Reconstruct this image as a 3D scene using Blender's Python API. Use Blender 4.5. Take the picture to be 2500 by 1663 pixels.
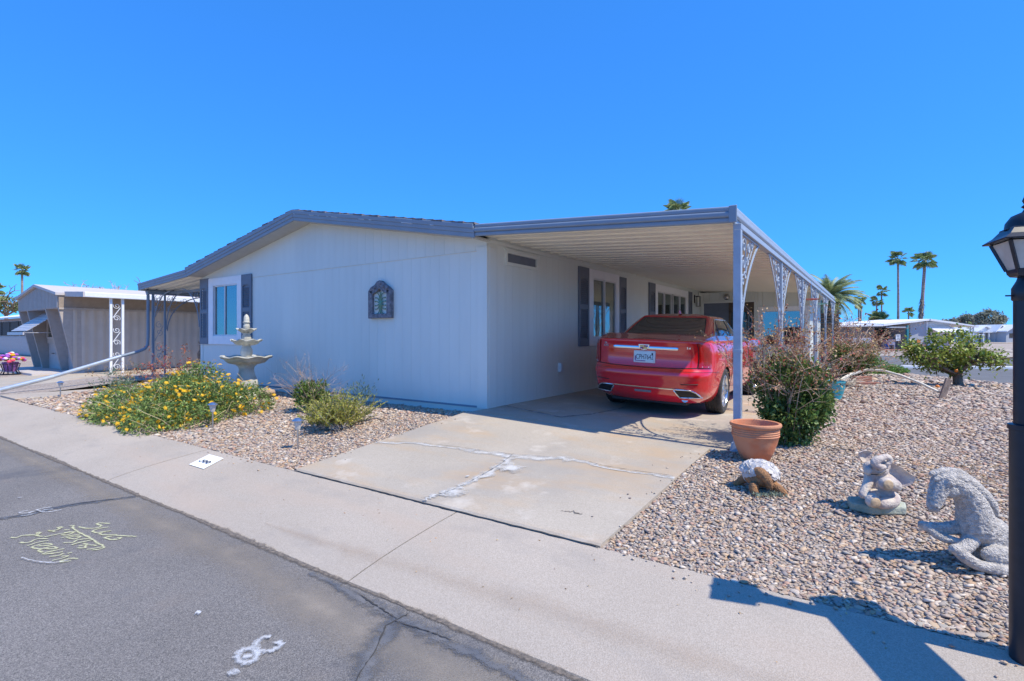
import bpy, bmesh, math, random
import numpy as np
from mathutils import Vector, Matrix
R = math.radians
random.seed(7)
for o in list(bpy.data.objects):
    bpy.data.objects.remove(o)
scn = bpy.context.scene
C = scn.collection

# ---------------------------------------------------------------- camera, sky, sun, exposure
CAM = (4.6211, -5.9992, 1.04)
YAW = 34.811
cd_ = bpy.data.cameras.new('camera')
cd_.sensor_width = 36.0
cd_.lens = 1280.0 / 2500.0 * 36.0
cd_.shift_y = -11.5 / 2500.0
cd_.clip_start = 0.05
cd_.clip_end = 5000
cam = bpy.data.objects.new('camera', cd_)
cam.location = CAM
cam.rotation_euler = (R(90), 0, R(YAW))
C.objects.link(cam)
scn.camera = cam

SUN_EL, SUN_AZ = 57.0, 87.0          # azimuth measured from +Y towards +X
w = bpy.data.worlds.new('World')
scn.world = w
w.use_nodes = True
nt = w.node_tree
nt.nodes.clear()
sky = nt.nodes.new('ShaderNodeTexSky')
sky.sky_type = 'NISHITA'
sky.sun_disc = False
sky.sun_elevation = R(SUN_EL)
sky.sun_rotation = R(SUN_AZ)
sky.altitude = 1500
sky.air_density = 1.0
sky.dust_density = 0.0
sky.ozone_density = 6.0
# even tone compression of the whole sky, as the camera rendered it (deep clear desert blue down to the horizon)
gm = nt.nodes.new('ShaderNodeGamma')
gm.inputs['Gamma'].default_value = 0.55
tn = nt.nodes.new('ShaderNodeMix')
tn.data_type = 'RGBA'; tn.blend_type = 'MULTIPLY'
tn.inputs['Factor'].default_value = 1.0
tn.inputs['B'].default_value = (0.265, 1.055, 2.32, 1)
bg = nt.nodes.new('ShaderNodeBackground')
bg.inputs['Strength'].default_value = 0.15
ow = nt.nodes.new('ShaderNodeOutputWorld')
nt.links.new(sky.outputs[0], gm.inputs['Color'])
nt.links.new(gm.outputs[0], tn.inputs['A'])
nt.links.new(tn.outputs['Result'], bg.inputs['Color'])
nt.links.new(bg.outputs[0], ow.inputs['Surface'])

sl = bpy.data.lights.new('sun', 'SUN')
sl.energy = 3.6
sl.angle = R(0.53)
sl.color = (1.0, 0.925, 0.775)
so = bpy.data.objects.new('sun', sl)
sd = Vector((math.sin(R(SUN_AZ)) * math.cos(R(SUN_EL)), math.cos(R(SUN_AZ)) * math.cos(R(SUN_EL)), math.sin(R(SUN_EL))))
so.rotation_euler = sd.to_track_quat('Z', 'Y').to_euler()
so.location = (20, 0, 30)
C.objects.link(so)

scn.view_settings.view_transform = 'Standard'
scn.view_settings.look = 'None'
scn.view_settings.gamma = 1.0
scn.view_settings.exposure = 0.64
scn.render.resolution_x = 1024
scn.render.resolution_y = 681

# ---------------------------------------------------------------- materials
MATS = {}
def mat(name, col, rough=0.6, var=0.12, scale=8.0, bump=0.0, bscale=40.0, metal=0.0, coat=0.0, spec=0.5,
        col2=None, stretch=(1, 1, 1), island=0.0, sss=0.0, trans=0.0, fac2=(0.35, 0.7), detail=4.0):
    """procedural surface: base colour mottled by noise (towards col2 or darker), fine bump"""
    m = bpy.data.materials.new(name)
    m.use_nodes = True
    t = m.node_tree
    p = t.nodes['Principled BSDF']
    p.inputs['Roughness'].default_value = rough
    p.inputs['Metallic'].default_value = metal
    p.inputs['Specular IOR Level'].default_value = spec
    if coat:
        p.inputs['Coat Weight'].default_value = coat
        p.inputs['Coat Roughness'].default_value = 0.03
    if trans:
        p.inputs['Transmission Weight'].default_value = trans
    tc = t.nodes.new('ShaderNodeTexCoord')
    mp = t.nodes.new('ShaderNodeMapping')
    mp.inputs['Scale'].default_value = stretch
    t.links.new(tc.outputs['Object'], mp.inputs['Vector'])
    nz = t.nodes.new('ShaderNodeTexNoise')
    nz.inputs['Scale'].default_value = scale
    nz.inputs['Detail'].default_value = detail
    t.links.new(mp.outputs[0], nz.inputs['Vector'])
    rp = t.nodes.new('ShaderNodeValToRGB')
    rp.color_ramp.elements[0].position = fac2[0]
    rp.color_ramp.elements[1].position = fac2[1]
    c2 = col2 if col2 else tuple(c * (1 - var) for c in col)
    c1 = col if col2 else tuple(min(1, c * (1 + var)) for c in col)
    rp.color_ramp.elements[0].color = (*c2, 1)
    rp.color_ramp.elements[1].color = (*c1, 1)
    t.links.new(nz.outputs['Fac'], rp.inputs['Fac'])
    out = rp.outputs['Color']
    if island:
        g = t.nodes.new('ShaderNodeNewGeometry')
        h = t.nodes.new('ShaderNodeHueSaturation')
        mr = t.nodes.new('ShaderNodeMapRange')
        mr.inputs['To Min'].default_value = 1 - island
        mr.inputs['To Max'].default_value = 1 + island
        t.links.new(g.outputs['Random Per Island'], mr.inputs['Value'])
        t.links.new(mr.outputs[0], h.inputs['Value'])
        mr2 = t.nodes.new('ShaderNodeMapRange')
        mr2.inputs['To Min'].default_value = 0.5 - island * 0.06
        mr2.inputs['To Max'].default_value = 0.5 + island * 0.06
        ml = t.nodes.new('ShaderNodeMath'); ml.operation = 'MULTIPLY'; ml.inputs[1].default_value = 7.31
        fr = t.nodes.new('ShaderNodeMath'); fr.operation = 'FRACT'
        t.links.new(g.outputs['Random Per Island'], ml.inputs[0])
        t.links.new(ml.outputs[0], fr.inputs[0])
        t.links.new(fr.outputs[0], mr2.inputs['Value'])
        t.links.new(mr2.outputs[0], h.inputs['Hue'])
        t.links.new(out, h.inputs['Color'])
        out = h.outputs['Color']
    t.links.new(out, p.inputs['Base Color'])
    if bump:
        n2 = t.nodes.new('ShaderNodeTexNoise')
        n2.inputs['Scale'].default_value = bscale
        n2.inputs['Detail'].default_value = 5
        t.links.new(mp.outputs[0], n2.inputs['Vector'])
        b = t.nodes.new('ShaderNodeBump')
        b.inputs['Strength'].default_value = bump
        b.inputs['Distance'].default_value = 0.02
        t.links.new(n2.outputs['Fac'], b.inputs['Height'])
        t.links.new(b.outputs[0], p.inputs['Normal'])
    if sss:   # thin leaves let light through
        tr = t.nodes.new('ShaderNodeBsdfTranslucent')
        mx = t.nodes.new('ShaderNodeMixShader')
        mx.inputs[0].default_value = sss
        t.links.new(out, tr.inputs['Color'])
        t.links.new(p.outputs[0], mx.inputs[1])
        t.links.new(tr.outputs[0], mx.inputs[2])
        t.links.new(mx.outputs[0], t.nodes['Material Output'].inputs['Surface'])
    MATS[name] = m
    return m

def stone_mat(name, cols, rough=0.75, bump=0.3, bscale=60, nscale=90, dusty=0.25):
    """every separate stone takes one of several real stone colours"""
    m = bpy.data.materials.new(name); m.use_nodes = True
    t = m.node_tree; p = t.nodes['Principled BSDF']
    p.inputs['Roughness'].default_value = rough
    g = t.nodes.new('ShaderNodeNewGeometry')
    oi = t.nodes.new('ShaderNodeObjectInfo')
    ad = t.nodes.new('ShaderNodeMath'); ad.operation = 'ADD'
    fr = t.nodes.new('ShaderNodeMath'); fr.operation = 'FRACT'
    t.links.new(g.outputs['Random Per Island'], ad.inputs[0])
    t.links.new(oi.outputs['Random'], ad.inputs[1])
    t.links.new(ad.outputs[0], fr.inputs[0])
    rp = t.nodes.new('ShaderNodeValToRGB'); rp.color_ramp.interpolation = 'CONSTANT'
    el = rp.color_ramp.elements
    while len(el) < len(cols): el.new(0.5)
    for i, c in enumerate(cols):
        el[i].position = i / len(cols); el[i].color = (*c, 1)
    t.links.new(fr.outputs[0], rp.inputs['Fac'])
    tc = t.nodes.new('ShaderNodeTexCoord')
    nz = t.nodes.new('ShaderNodeTexNoise'); nz.inputs['Scale'].default_value = nscale; nz.inputs['Detail'].default_value = 3
    t.links.new(tc.outputs['Object'], nz.inputs['Vector'])
    mr = t.nodes.new('ShaderNodeMapRange'); mr.inputs['To Min'].default_value = 1 - dusty; mr.inputs['To Max'].default_value = 1 + dusty
    t.links.new(nz.outputs['Fac'], mr.inputs['Value'])
    h = t.nodes.new('ShaderNodeHueSaturation')
    t.links.new(rp.outputs[0], h.inputs['Color']); t.links.new(mr.outputs[0], h.inputs['Value'])
    t.links.new(h.outputs[0], p.inputs['Base Color'])
    b = t.nodes.new('ShaderNodeBump'); b.inputs['Strength'].default_value = bump; b.inputs['Distance'].default_value = 0.01
    n2 = t.nodes.new('ShaderNodeTexNoise'); n2.inputs['Scale'].default_value = bscale
    t.links.new(tc.outputs['Object'], n2.inputs['Vector'])
    t.links.new(n2.outputs['Fac'], b.inputs['Height']); t.links.new(b.outputs[0], p.inputs['Normal'])
    MATS[name] = m
    return m

def ground_mat(name, cols, vscale, rough=0.9, fine=0.25, stains=None, bump=0.4):
    """speckled ground: small random cells (aggregate) over broad blotches"""
    m = bpy.data.materials.new(name); m.use_nodes = True
    t = m.node_tree; p = t.nodes['Principled BSDF']; p.inputs['Roughness'].default_value = rough
    p.inputs['Specular IOR Level'].default_value = 0.25
    tc = t.nodes.new('ShaderNodeTexCoord')
    v = t.nodes.new('ShaderNodeTexVoronoi'); v.inputs['Scale'].default_value = vscale
    t.links.new(tc.outputs['Object'], v.inputs['Vector'])
    sp = t.nodes.new('ShaderNodeSeparateColor'); t.links.new(v.outputs['Color'], sp.inputs[0])
    rp = t.nodes.new('ShaderNodeValToRGB'); el = rp.color_ramp.elements
    while len(el) < len(cols): el.new(0.5)
    for i, c in enumerate(cols):
        el[i].position = i / max(1, len(cols) - 1); el[i].color = (*c, 1)
    t.links.new(sp.outputs[0], rp.inputs['Fac'])
    nz = t.nodes.new('ShaderNodeTexNoise'); nz.inputs['Scale'].default_value = 0.8; nz.inputs['Detail'].default_value = 6
    t.links.new(tc.outputs['Object'], nz.inputs['Vector'])
    mr = t.nodes.new('ShaderNodeMapRange'); mr.inputs['From Min'].default_value = 0.3; mr.inputs['From Max'].default_value = 0.7
    mr.inputs['To Min'].default_value = 1 - fine; mr.inputs['To Max'].default_value = 1 + fine
    t.links.new(nz.outputs['Fac'], mr.inputs['Value'])
    h = t.nodes.new('ShaderNodeHueSaturation'); t.links.new(rp.outputs[0], h.inputs['Color']); t.links.new(mr.outputs[0], h.inputs['Value'])
    out = h.outputs[0]
    if stains:
        for (sc, col, lo, hi, amt, st) in stains:
            mp = t.nodes.new('ShaderNodeMapping'); mp.inputs['Scale'].default_value = st
            mp.inputs['Location'].default_value = (sc * 3.1, sc, 0)
            t.links.new(tc.outputs['Object'], mp.inputs['Vector'])
            n = t.nodes.new('ShaderNodeTexNoise'); n.inputs['Scale'].default_value = sc; n.inputs['Detail'].default_value = 6; n.inputs['Roughness'].default_value = 0.6
            t.links.new(mp.outputs[0], n.inputs['Vector'])
            q = t.nodes.new('ShaderNodeMapRange'); q.inputs['From Min'].default_value = lo; q.inputs['From Max'].default_value = hi
            q.inputs['To Max'].default_value = amt
            t.links.new(n.outputs['Fac'], q.inputs['Value'])
            mx = t.nodes.new('ShaderNodeMix'); mx.data_type = 'RGBA'
            t.links.new(q.outputs[0], mx.inputs['Factor'])
            t.links.new(out, mx.inputs['A']); mx.inputs['B'].default_value = (*col, 1)
            out = mx.outputs['Result']
    t.links.new(out, p.inputs['Base Color'])
    b = t.nodes.new('ShaderNodeBump'); b.inputs['Strength'].default_value = bump; b.inputs['Distance'].default_value = 0.006
    t.links.new(v.outputs['Distance'], b.inputs['Height']); t.links.new(b.outputs[0], p.inputs['Normal'])
    MATS[name] = m
    return m

def glass_mat(name, col, rough=0.03, tr=0.35, mirror=0.3):
    """window glass: mirror-like film over a dim see-through tint"""
    m = bpy.data.materials.new(name); m.use_nodes = True
    t = m.node_tree; p = t.nodes['Principled BSDF']
    p.inputs['Base Color'].default_value = (*col, 1)
    p.inputs['Roughness'].default_value = rough
    p.inputs['Specular IOR Level'].default_value = 1.0
    p.inputs['IOR'].default_value = 1.7
    nz = t.nodes.new('ShaderNodeTexNoise'); nz.inputs['Scale'].default_value = 1.5
    b = t.nodes.new('ShaderNodeBump'); b.inputs['Strength'].default_value = 0.02; b.inputs['Distance'].default_value = 0.02
    t.links.new(nz.outputs['Fac'], b.inputs['Height']); t.links.new(b.outputs[0], p.inputs['Normal'])
    gl = t.nodes.new('ShaderNodeBsdfGlossy'); gl.inputs['Roughness'].default_value = rough; gl.inputs['Color'].default_value = (0.85, 0.95, 0.95, 1)
    t.links.new(b.outputs[0], gl.inputs['Normal'])
    mg = t.nodes.new('ShaderNodeMixShader'); mg.inputs[0].default_value = mirror
    t.links.new(p.outputs[0], mg.inputs[1]); t.links.new(gl.outputs[0], mg.inputs[2])
    t.links.new(mg.outputs[0], t.nodes['Material Output'].inputs['Surface'])
    if tr:
        q = t.nodes.new('ShaderNodeBsdfTransparent'); q.inputs['Color'].default_value = (0.75, 0.85, 0.8, 1)
        mx = t.nodes.new('ShaderNodeMixShader'); mx.inputs[0].default_value = tr
        t.links.new(mg.outputs[0], mx.inputs[1]); t.links.new(q.outputs[0], mx.inputs[2])
        t.links.new(mx.outputs[0], t.nodes['Material Output'].inputs['Surface'])
    MATS[name] = m
    return m

def worn_mat(name, col, col2, nscale, gain, bias, rough=0.9, cscale=20, small=220.0):
    """thin worn coat (chalk, tar, filler): breaks up into the surface below towards its edges"""
    m = bpy.data.materials.new(name); m.use_nodes = True
    t = m.node_tree; p = t.nodes['Principled BSDF']; p.inputs['Roughness'].default_value = rough; p.inputs['Specular IOR Level'].default_value = 0.2
    tc = t.nodes.new('ShaderNodeTexCoord')
    nz = t.nodes.new('ShaderNodeTexNoise'); nz.inputs['Scale'].default_value = nscale; nz.inputs['Detail'].default_value = 5; nz.inputs['Roughness'].default_value = 0.7
    t.links.new(tc.outputs['Object'], nz.inputs['Vector'])
    n2 = t.nodes.new('ShaderNodeTexNoise'); n2.inputs['Scale'].default_value = small; n2.inputs['Detail'].default_value = 2
    t.links.new(tc.outputs['Object'], n2.inputs['Vector'])
    ad0 = t.nodes.new('ShaderNodeMath'); ad0.operation = 'ADD'; t.links.new(nz.outputs['Fac'], ad0.inputs[0]); t.links.new(n2.outputs['Fac'], ad0.inputs[1])
    at = t.nodes.new('ShaderNodeAttribute'); at.attribute_name = 'edge'
    ad = t.nodes.new('ShaderNodeMath'); ad.operation = 'ADD'; t.links.new(ad0.outputs[0], ad.inputs[0]); t.links.new(at.outputs['Fac'], ad.inputs[1])
    mr = t.nodes.new('ShaderNodeMapRange'); mr.inputs['From Min'].default_value = bias; mr.inputs['From Max'].default_value = bias + gain
    t.links.new(ad.outputs[0], mr.inputs['Value'])
    n3 = t.nodes.new('ShaderNodeTexNoise'); n3.inputs['Scale'].default_value = cscale; n3.inputs['Detail'].default_value = 5
    t.links.new(tc.outputs['Object'], n3.inputs['Vector'])
    rp = t.nodes.new('ShaderNodeValToRGB'); rp.color_ramp.elements[0].position = 0.35; rp.color_ramp.elements[1].position = 0.68
    rp.color_ramp.elements[0].color = (*col2, 1); rp.color_ramp.elements[1].color = (*col, 1)
    t.links.new(n3.outputs['Fac'], rp.inputs['Fac']); t.links.new(rp.outputs[0], p.inputs['Base Color'])
    tr = t.nodes.new('ShaderNodeBsdfTransparent'); mx = t.nodes.new('ShaderNodeMixShader')
    t.links.new(mr.outputs[0], mx.inputs[0]); t.links.new(tr.outputs[0], mx.inputs[1]); t.links.new(p.outputs[0], mx.inputs[2])
    t.links.new(mx.outputs[0], t.nodes['Material Output'].inputs['Surface'])
    MATS[name] = m
    return m

# ---------------------------------------------------------------- mesh helpers
class MB:
    def __init__(s): s.v = []; s.f = []
    def add(s, vs, fs):
        n = len(s.v); s.v += [tuple(v) for v in vs]; s.f += [tuple(i + n for i in f) for f in fs]; return s
    def box(s, x0, x1, y0, y1, z0, z1, M=None):
        vs = [Vector((x, y, z)) for z in (z0, z1) for y in (y0, y1) for x in (x0, x1)]
        if M: vs = [M @ v for v in vs]
        return s.add(vs, [(0, 2, 3, 1), (4, 5, 7, 6), (0, 1, 5, 4), (2, 6, 7, 3), (0, 4, 6, 2), (1, 3, 7, 5)])
    def hexa(s, b, t):
        """bottom quad + top quad (4 points each, same order, counter-clockwise from above)"""
        return s.add(list(b) + list(t), [(3, 2, 1, 0), (4, 5, 6, 7), (0, 1, 5, 4), (1, 2, 6, 5), (2, 3, 7, 6), (3, 0, 4, 7)])
    def bar(s, a, b, wx, wy=None, up=(0, 0, 1)):
        a, b = Vector(a), Vector(b); wy = wy or wx
        d = (b - a).normalized(); u = Vector(up)
        if abs(d.dot(u)) > 0.98: u = Vector((0, 1, 0))
        r = d.cross(u).normalized(); u = r.cross(d)
        q = [(-1, -1), (1, -1), (1, 1), (-1, 1)]
        vs = [p + r * (i * wx / 2) + u * (j * wy / 2) for p in (a, b) for i, j in q]
        return s.add(vs, [(3, 2, 1, 0), (4, 5, 6, 7), (0, 1, 5, 4), (1, 2, 6, 5), (2, 3, 7, 6), (3, 0, 4, 7)])
    def tube(s, pts, r, n=8, closed=False, cap=True):
        pts = [Vector(p) for p in pts]; k = len(pts); rr = r if hasattr(r, '__len__') else [r] * k
        base = len(s.v); prev = None
        for i, p in enumerate(pts):
            a = pts[i - 1] if (i or closed) else p; b = pts[(i + 1) % k] if (i < k - 1 or closed) else p
            d = (b - a).normalized() if (b - a).length > 1e-9 else Vector((0, 0, 1))
            if prev is None:
                u = Vector((0, 0, 1)) if abs(d.z) < 0.9 else Vector((1, 0, 0))
            else: u = prev
            x = d.cross(u)
            if x.length < 1e-6: x = d.cross(Vector((1, 0.3, 0)))
            x.normalize(); y = x.cross(d); prev = y
            for j in range(n):
                t = 2 * math.pi * j / n
                s.v.append(tuple(p + (x * math.cos(t) + y * math.sin(t)) * rr[i]))
        m = k if closed else k - 1
        for i in range(m):
            for j in range(n):
                a0 = base + i * n; b0 = base + ((i + 1) % k) * n
                s.f.append((a0 + j, a0 + (j + 1) % n, b0 + (j + 1) % n, b0 + j))
        if cap and not closed:
            s.f.append(tuple(base + j for j in range(n))[::-1]); s.f.append(tuple(base + (k - 1) * n + j for j in range(n)))
        return s
    def lathe(s, prof, n=32, c=(0, 0, 0), wob=None):
        base = len(s.v); k = len(prof)
        for i, (r, z) in enumerate(prof):
            for j in range(n):
                t = 2 * math.pi * j / n; q = wob(t, i) if wob else (1, 0)
                s.v.append((c[0] + r * q[0] * math.cos(t), c[1] + r * q[0] * math.sin(t), c[2] + z + q[1]))
        for i in range(k - 1):
            for j in range(n):
                s.f.append((base + i * n + j, base + i * n + (j + 1) % n, base + (i + 1) * n + (j + 1) % n, base + (i + 1) * n + j))
        s.f.append(tuple(base + j for j in range(n))[::-1]); s.f.append(tuple(base + (k - 1) * n + j for j in range(n)))
        return s
    def prism(s, poly, a, b, axis='z'):
        """extrude a 2-D polygon between a and b along an axis"""
        n = len(poly)
        def P(p, t): return {'z': (p[0], p[1], t), 'y': (p[0], t, p[1]), 'x': (t, p[0], p[1])}[axis]
        vs = [P(p, a) for p in poly] + [P(p, b) for p in poly]
        fs = [tuple(range(n))[::-1], tuple(range(n, 2 * n))] + [(i, (i + 1) % n, n + (i + 1) % n, n + i) for i in range(n)]
        return s.add(vs, fs)
    def grid(s, rows):
        base = len(s.v); m = len(rows[0])
        for r in rows: s.v += [tuple(p) for p in r]
        for i in range(len(rows) - 1):
            for j in range(m - 1):
                a = base + i * m + j
                s.f.append((a, a + 1, a + m + 1, a + m))
        return s
    def sphere(s, c, r, nu=12, nv=8, M=None):
        r = r if hasattr(r, '__len__') else (r, r, r); vs = []; fs = []
        for i in range(1, nv):
            ph = math.pi * i / nv
            for j in range(nu):
                t = 2 * math.pi * j / nu
                vs.append(Vector((r[0] * math.sin(ph) * math.cos(t), r[1] * math.sin(ph) * math.sin(t), r[2] * math.cos(ph))))
        vs += [Vector((0, 0, r[2])), Vector((0, 0, -r[2]))]
        for i in range(nv - 2):
            for j in range(nu): fs.append((i * nu + j, (i + 1) * nu + j, (i + 1) * nu + (j + 1) % nu, i * nu + (j + 1) % nu))
        t = len(vs) - 2
        for j in range(nu):
            fs.append((t, j, (j + 1) % nu)); fs.append((t + 1, (nv - 2) * nu + (j + 1) % nu, (nv - 2) * nu + j))
        if M: vs = [M @ v for v in vs]
        return s.add([v + Vector(c) for v in vs], fs)
    def mesh(s, name, m=None, smooth=None, fix=True):
        me = bpy.data.meshes.new(name)
        me.from_pydata(s.v, [], s.f)
        if fix:
            b = bmesh.new(); b.from_mesh(me)
            bmesh.ops.recalc_face_normals(b, faces=b.faces)
            b.to_mesh(me); b.free()
        if m: me.materials.append(MATS[m] if isinstance(m, str) else m)
        if smooth is not None:
            me.polygons.foreach_set('use_smooth', [True] * len(me.polygons))
            if smooth < 180: me.set_sharp_from_angle(angle=R(smooth))
        return me
    def build(s, name, m, parent=None, smooth=None, bevel=0, loc=None, rz=0, world=True, fix=True, seg=2):
        """one mesh object; vertices given in world space are moved into the parent's space"""
        if parent is not None and world:
            L = parent_loc(parent); s.v = [(x - L[0], y - L[1], z - L[2]) for x, y, z in s.v]
        o = bpy.data.objects.new(name, s.mesh(name, m, smooth, fix)); C.objects.link(o)
        if getattr(s, 'edge', None):
            a_ = o.data.attributes.new('edge', 'FLOAT', 'POINT'); a_.data.foreach_set('value', s.edge)
        if parent is not None: o.parent = parent
        if loc: o.location = loc
        if rz: o.rotation_euler[2] = rz
        if bevel:
            md = o.modifiers.new('bevel', 'BEVEL'); md.width = bevel; md.segments = seg; md.limit_method = 'ANGLE'; md.angle_limit = R(40)
        return o
def parent_loc(p):
    L = Vector((0, 0, 0))
    while p is not None: L += p.location; p = p.parent
    return L
def thing(name, label, cat, loc=(0, 0, 0), rz=0, group=None):
    o = bpy.data.objects.new(name, None); C.objects.link(o)
    o.location = loc; o.rotation_euler = (0, 0, rz); o.empty_display_size = 0.1
    o['label'] = label; o['category'] = cat
    if group: o['group'] = group
    return o
def tag(o, label=None, cat=None, group=None, kind=None):
    if label: o['label'] = label
    if cat: o['category'] = cat
    if group: o['group'] = group
    if kind: o['kind'] = kind
    return o
def inst(name, me, parent=None, loc=(0, 0, 0), rot=(0, 0, 0), sc=(1, 1, 1)):
    o = bpy.data.objects.new(name, me); C.objects.link(o)
    if parent is not None: o.parent = parent
    o.location = loc; o.rotation_euler = rot; o.scale = sc
    return o
def copy_tree(o, parent=None):
    c = o.copy(); C.objects.link(c); c.parent = parent
    for ch in list(o.children): copy_tree(ch, c)
    return c
def lerp(a, b, t): return a + (b - a) * t
def npmesh(name, V, F, m, smooth=True):
    """big mesh from numpy arrays (all faces with the same corner count)"""
    V = np.asarray(V, dtype=np.float32); F = np.asarray(F, dtype=np.int32); k = F.shape[1]
    me = bpy.data.meshes.new(name)
    me.vertices.add(len(V)); me.vertices.foreach_set('co', V.ravel())
    me.loops.add(F.size); me.loops.foreach_set('vertex_index', F.ravel())
    me.polygons.add(len(F))
    me.polygons.foreach_set('loop_start', np.arange(0, F.size, k, dtype=np.int32))
    me.polygons.foreach_set('loop_total', np.full(len(F), k, dtype=np.int32))
    if smooth: me.polygons.foreach_set('use_smooth', np.ones(len(F), dtype=bool))
    me.update(calc_edges=True); me.validate()
    me.materials.append(MATS[m] if isinstance(m, str) else m)
    return me
# ---------------------------------------------------------------- shared materials
ground_mat('asphalt', [(0.10, 0.095, 0.09), (0.165, 0.155, 0.15), (0.205, 0.19, 0.18), (0.29, 0.27, 0.25)], 240, fine=0.12, bump=0.5,
           stains=[(0.55, (0.095, 0.10, 0.115), 0.54, 0.60, 0.5, (1, 0.6, 1)), (2.2, (0.24, 0.20, 0.17), 0.56, 0.75, 0.4, (1, 1, 1))])
ground_mat('asphalt_far', [(0.13, 0.13, 0.135), (0.16, 0.16, 0.16)], 60, fine=0.1, bump=0.1)
worn_mat('crack_seal', (0.095, 0.105, 0.125), (0.17, 0.165, 0.165), 7, 0.35, 1.12, 0.6, 6)
mat('crack_line', (0.05, 0.047, 0.044), 0.9)
ground_mat('sidewalk_concrete', [(0.345, 0.295, 0.24), (0.41, 0.355, 0.295), (0.485, 0.425, 0.36)], 260, fine=0.07, bump=0.25,
           stains=[(1.3, (0.46, 0.36, 0.28), 0.5, 0.75, 0.6, (0.35, 1.5, 1)), (3.0, (0.31, 0.28, 0.25), 0.55, 0.78, 0.6, (0.6, 1, 1))])
ground_mat('driveway_concrete', [(0.365, 0.32, 0.26), (0.42, 0.37, 0.305), (0.46, 0.405, 0.335)], 160, fine=0.1, bump=0.1,
           stains=[(0.7, (0.32, 0.29, 0.255), 0.48, 0.66, 0.7, (1, 0.7, 1)), (1.1, (0.47, 0.33, 0.20), 0.50, 0.70, 0.7, (0.6, 1.4, 1)), (2.5, (0.60, 0.55, 0.48), 0.58, 0.72, 0.6, (1, 1, 1))])
worn_mat('edge_dirt', (0.24, 0.20, 0.165), (0.10, 0.09, 0.08), 14, 0.5, 1.05, 0.95, 40)
worn_mat('white_patch', (0.60, 0.595, 0.58), (0.45, 0.42, 0.38), 10, 0.55, 0.95, 0.9, 14)
mat('kerb_paint', (0.86, 0.86, 0.84), 0.7, 0.04)
mat('kerb_number', (0.03, 0.04, 0.07), 0.7, 0.1)
worn_mat('chalk_yellow', (0.60, 0.60, 0.36), (0.48, 0.47, 0.30), 30, 0.7, 0.86, 0.95, 20, 260)
worn_mat('chalk_white', (0.72, 0.74, 0.78), (0.55, 0.56, 0.58), 22, 0.8, 1.0, 0.95, 20, 240)
lerp_ = lambda a, b, t: a + (b - a) * t
STONES = [(0.42, 0.33, 0.26), (0.50, 0.45, 0.39), (0.34, 0.24, 0.19), (0.27, 0.27, 0.28), (0.56, 0.53, 0.49), (0.44, 0.31, 0.20),
          (0.38, 0.33, 0.30), (0.46, 0.40, 0.35), (0.31, 0.27, 0.27), (0.40, 0.25, 0.20), (0.52, 0.41, 0.29), (0.36, 0.37, 0.36),
          (0.66, 0.63, 0.58), (0.33, 0.29, 0.24), (0.43, 0.37, 0.34), (0.22, 0.22, 0.25)]
STONES = [tuple(lerp_(c, m_, 0.24) * k_ for c, m_, k_ in zip(s_, (0.415, 0.35, 0.295), (1.07, 0.965, 0.855))) for s_ in STONES]
stone_mat('pebble', STONES)
ground_mat('gravel_floor', [(0.20, 0.15, 0.12), (0.33, 0.27, 0.22), (0.40, 0.33, 0.28), (0.27, 0.24, 0.22), (0.45, 0.40, 0.35)], 30, fine=0.12, bump=1.0)
ground_mat('desert_ground', [(0.36, 0.30, 0.24), (0.42, 0.35, 0.29), (0.30, 0.25, 0.21)], 12, fine=0.15, bump=0.3)

# ---------------------------------------------------------------- the ground
def sstep(a, b, t):
    t = max(0.0, min(1.0, (t - a) / (b - a))); return t * t * (3 - 2 * t)
def G(x, y):
    """height of the garden ground"""
    if x > 3.0:
        if y > 9: return lerp(-0.13, -0.30, sstep(9, 14, y))
        return lerp(-0.275, -0.13, sstep(-3.2, -0.2, y))
    return lerp(-0.275, -0.075, sstep(-3.1, -0.2, y))

g = MB(); S = 1500
g.add([(-S, -S, -0.47), (S, -S, -0.47), (S, S, -0.47), (-S, S, -0.47)], [(0, 1, 2, 3)])
tag(g.build('ground', 'desert_ground'), kind='structure')

# front road (asphalt sheet), slightly crowned away from the kerb
rows = []
for y, z in ((-3.86, -0.428), (-4.6, -0.425), (-6.5, -0.39), (-9.0, -0.40), (-12.0, -0.43)):
    rows.append([(x, y, z) for x in np.linspace(-90, 60, 40)])
road = tag(MB().grid(rows).build('road', 'asphalt', fix=True), kind='structure')
def road_z(y): return -0.425 + max(0, min(1, (-4.6 - y) / 1.9)) * 0.035 - 0.003 * max(0, min(1, (y + 4.6) / 0.74))
# side street beyond the corner of the lot
st = MB().grid([[(x, y, -0.315) for x in np.linspace(-60, 140, 20)] for y in (11.5, 20, 37)])
st2 = tag(st.build('side_street', 'asphalt_far'), kind='structure')
st = MB().grid([[(x, y, -0.3195) for x in (12.5, 24)] for y in (-3.9, 5, 11.6)])
tag(st.build('corner_street', 'asphalt_far'), kind='structure')
st = MB().add([(10.3, 36.95, -0.318), (21, 36.95, -0.318), (44, 110, -0.318), (24, 110, -0.318)], [(0, 1, 2, 3)])
tag(st.build('far_street', 'asphalt_far'), kind='structure')

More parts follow.
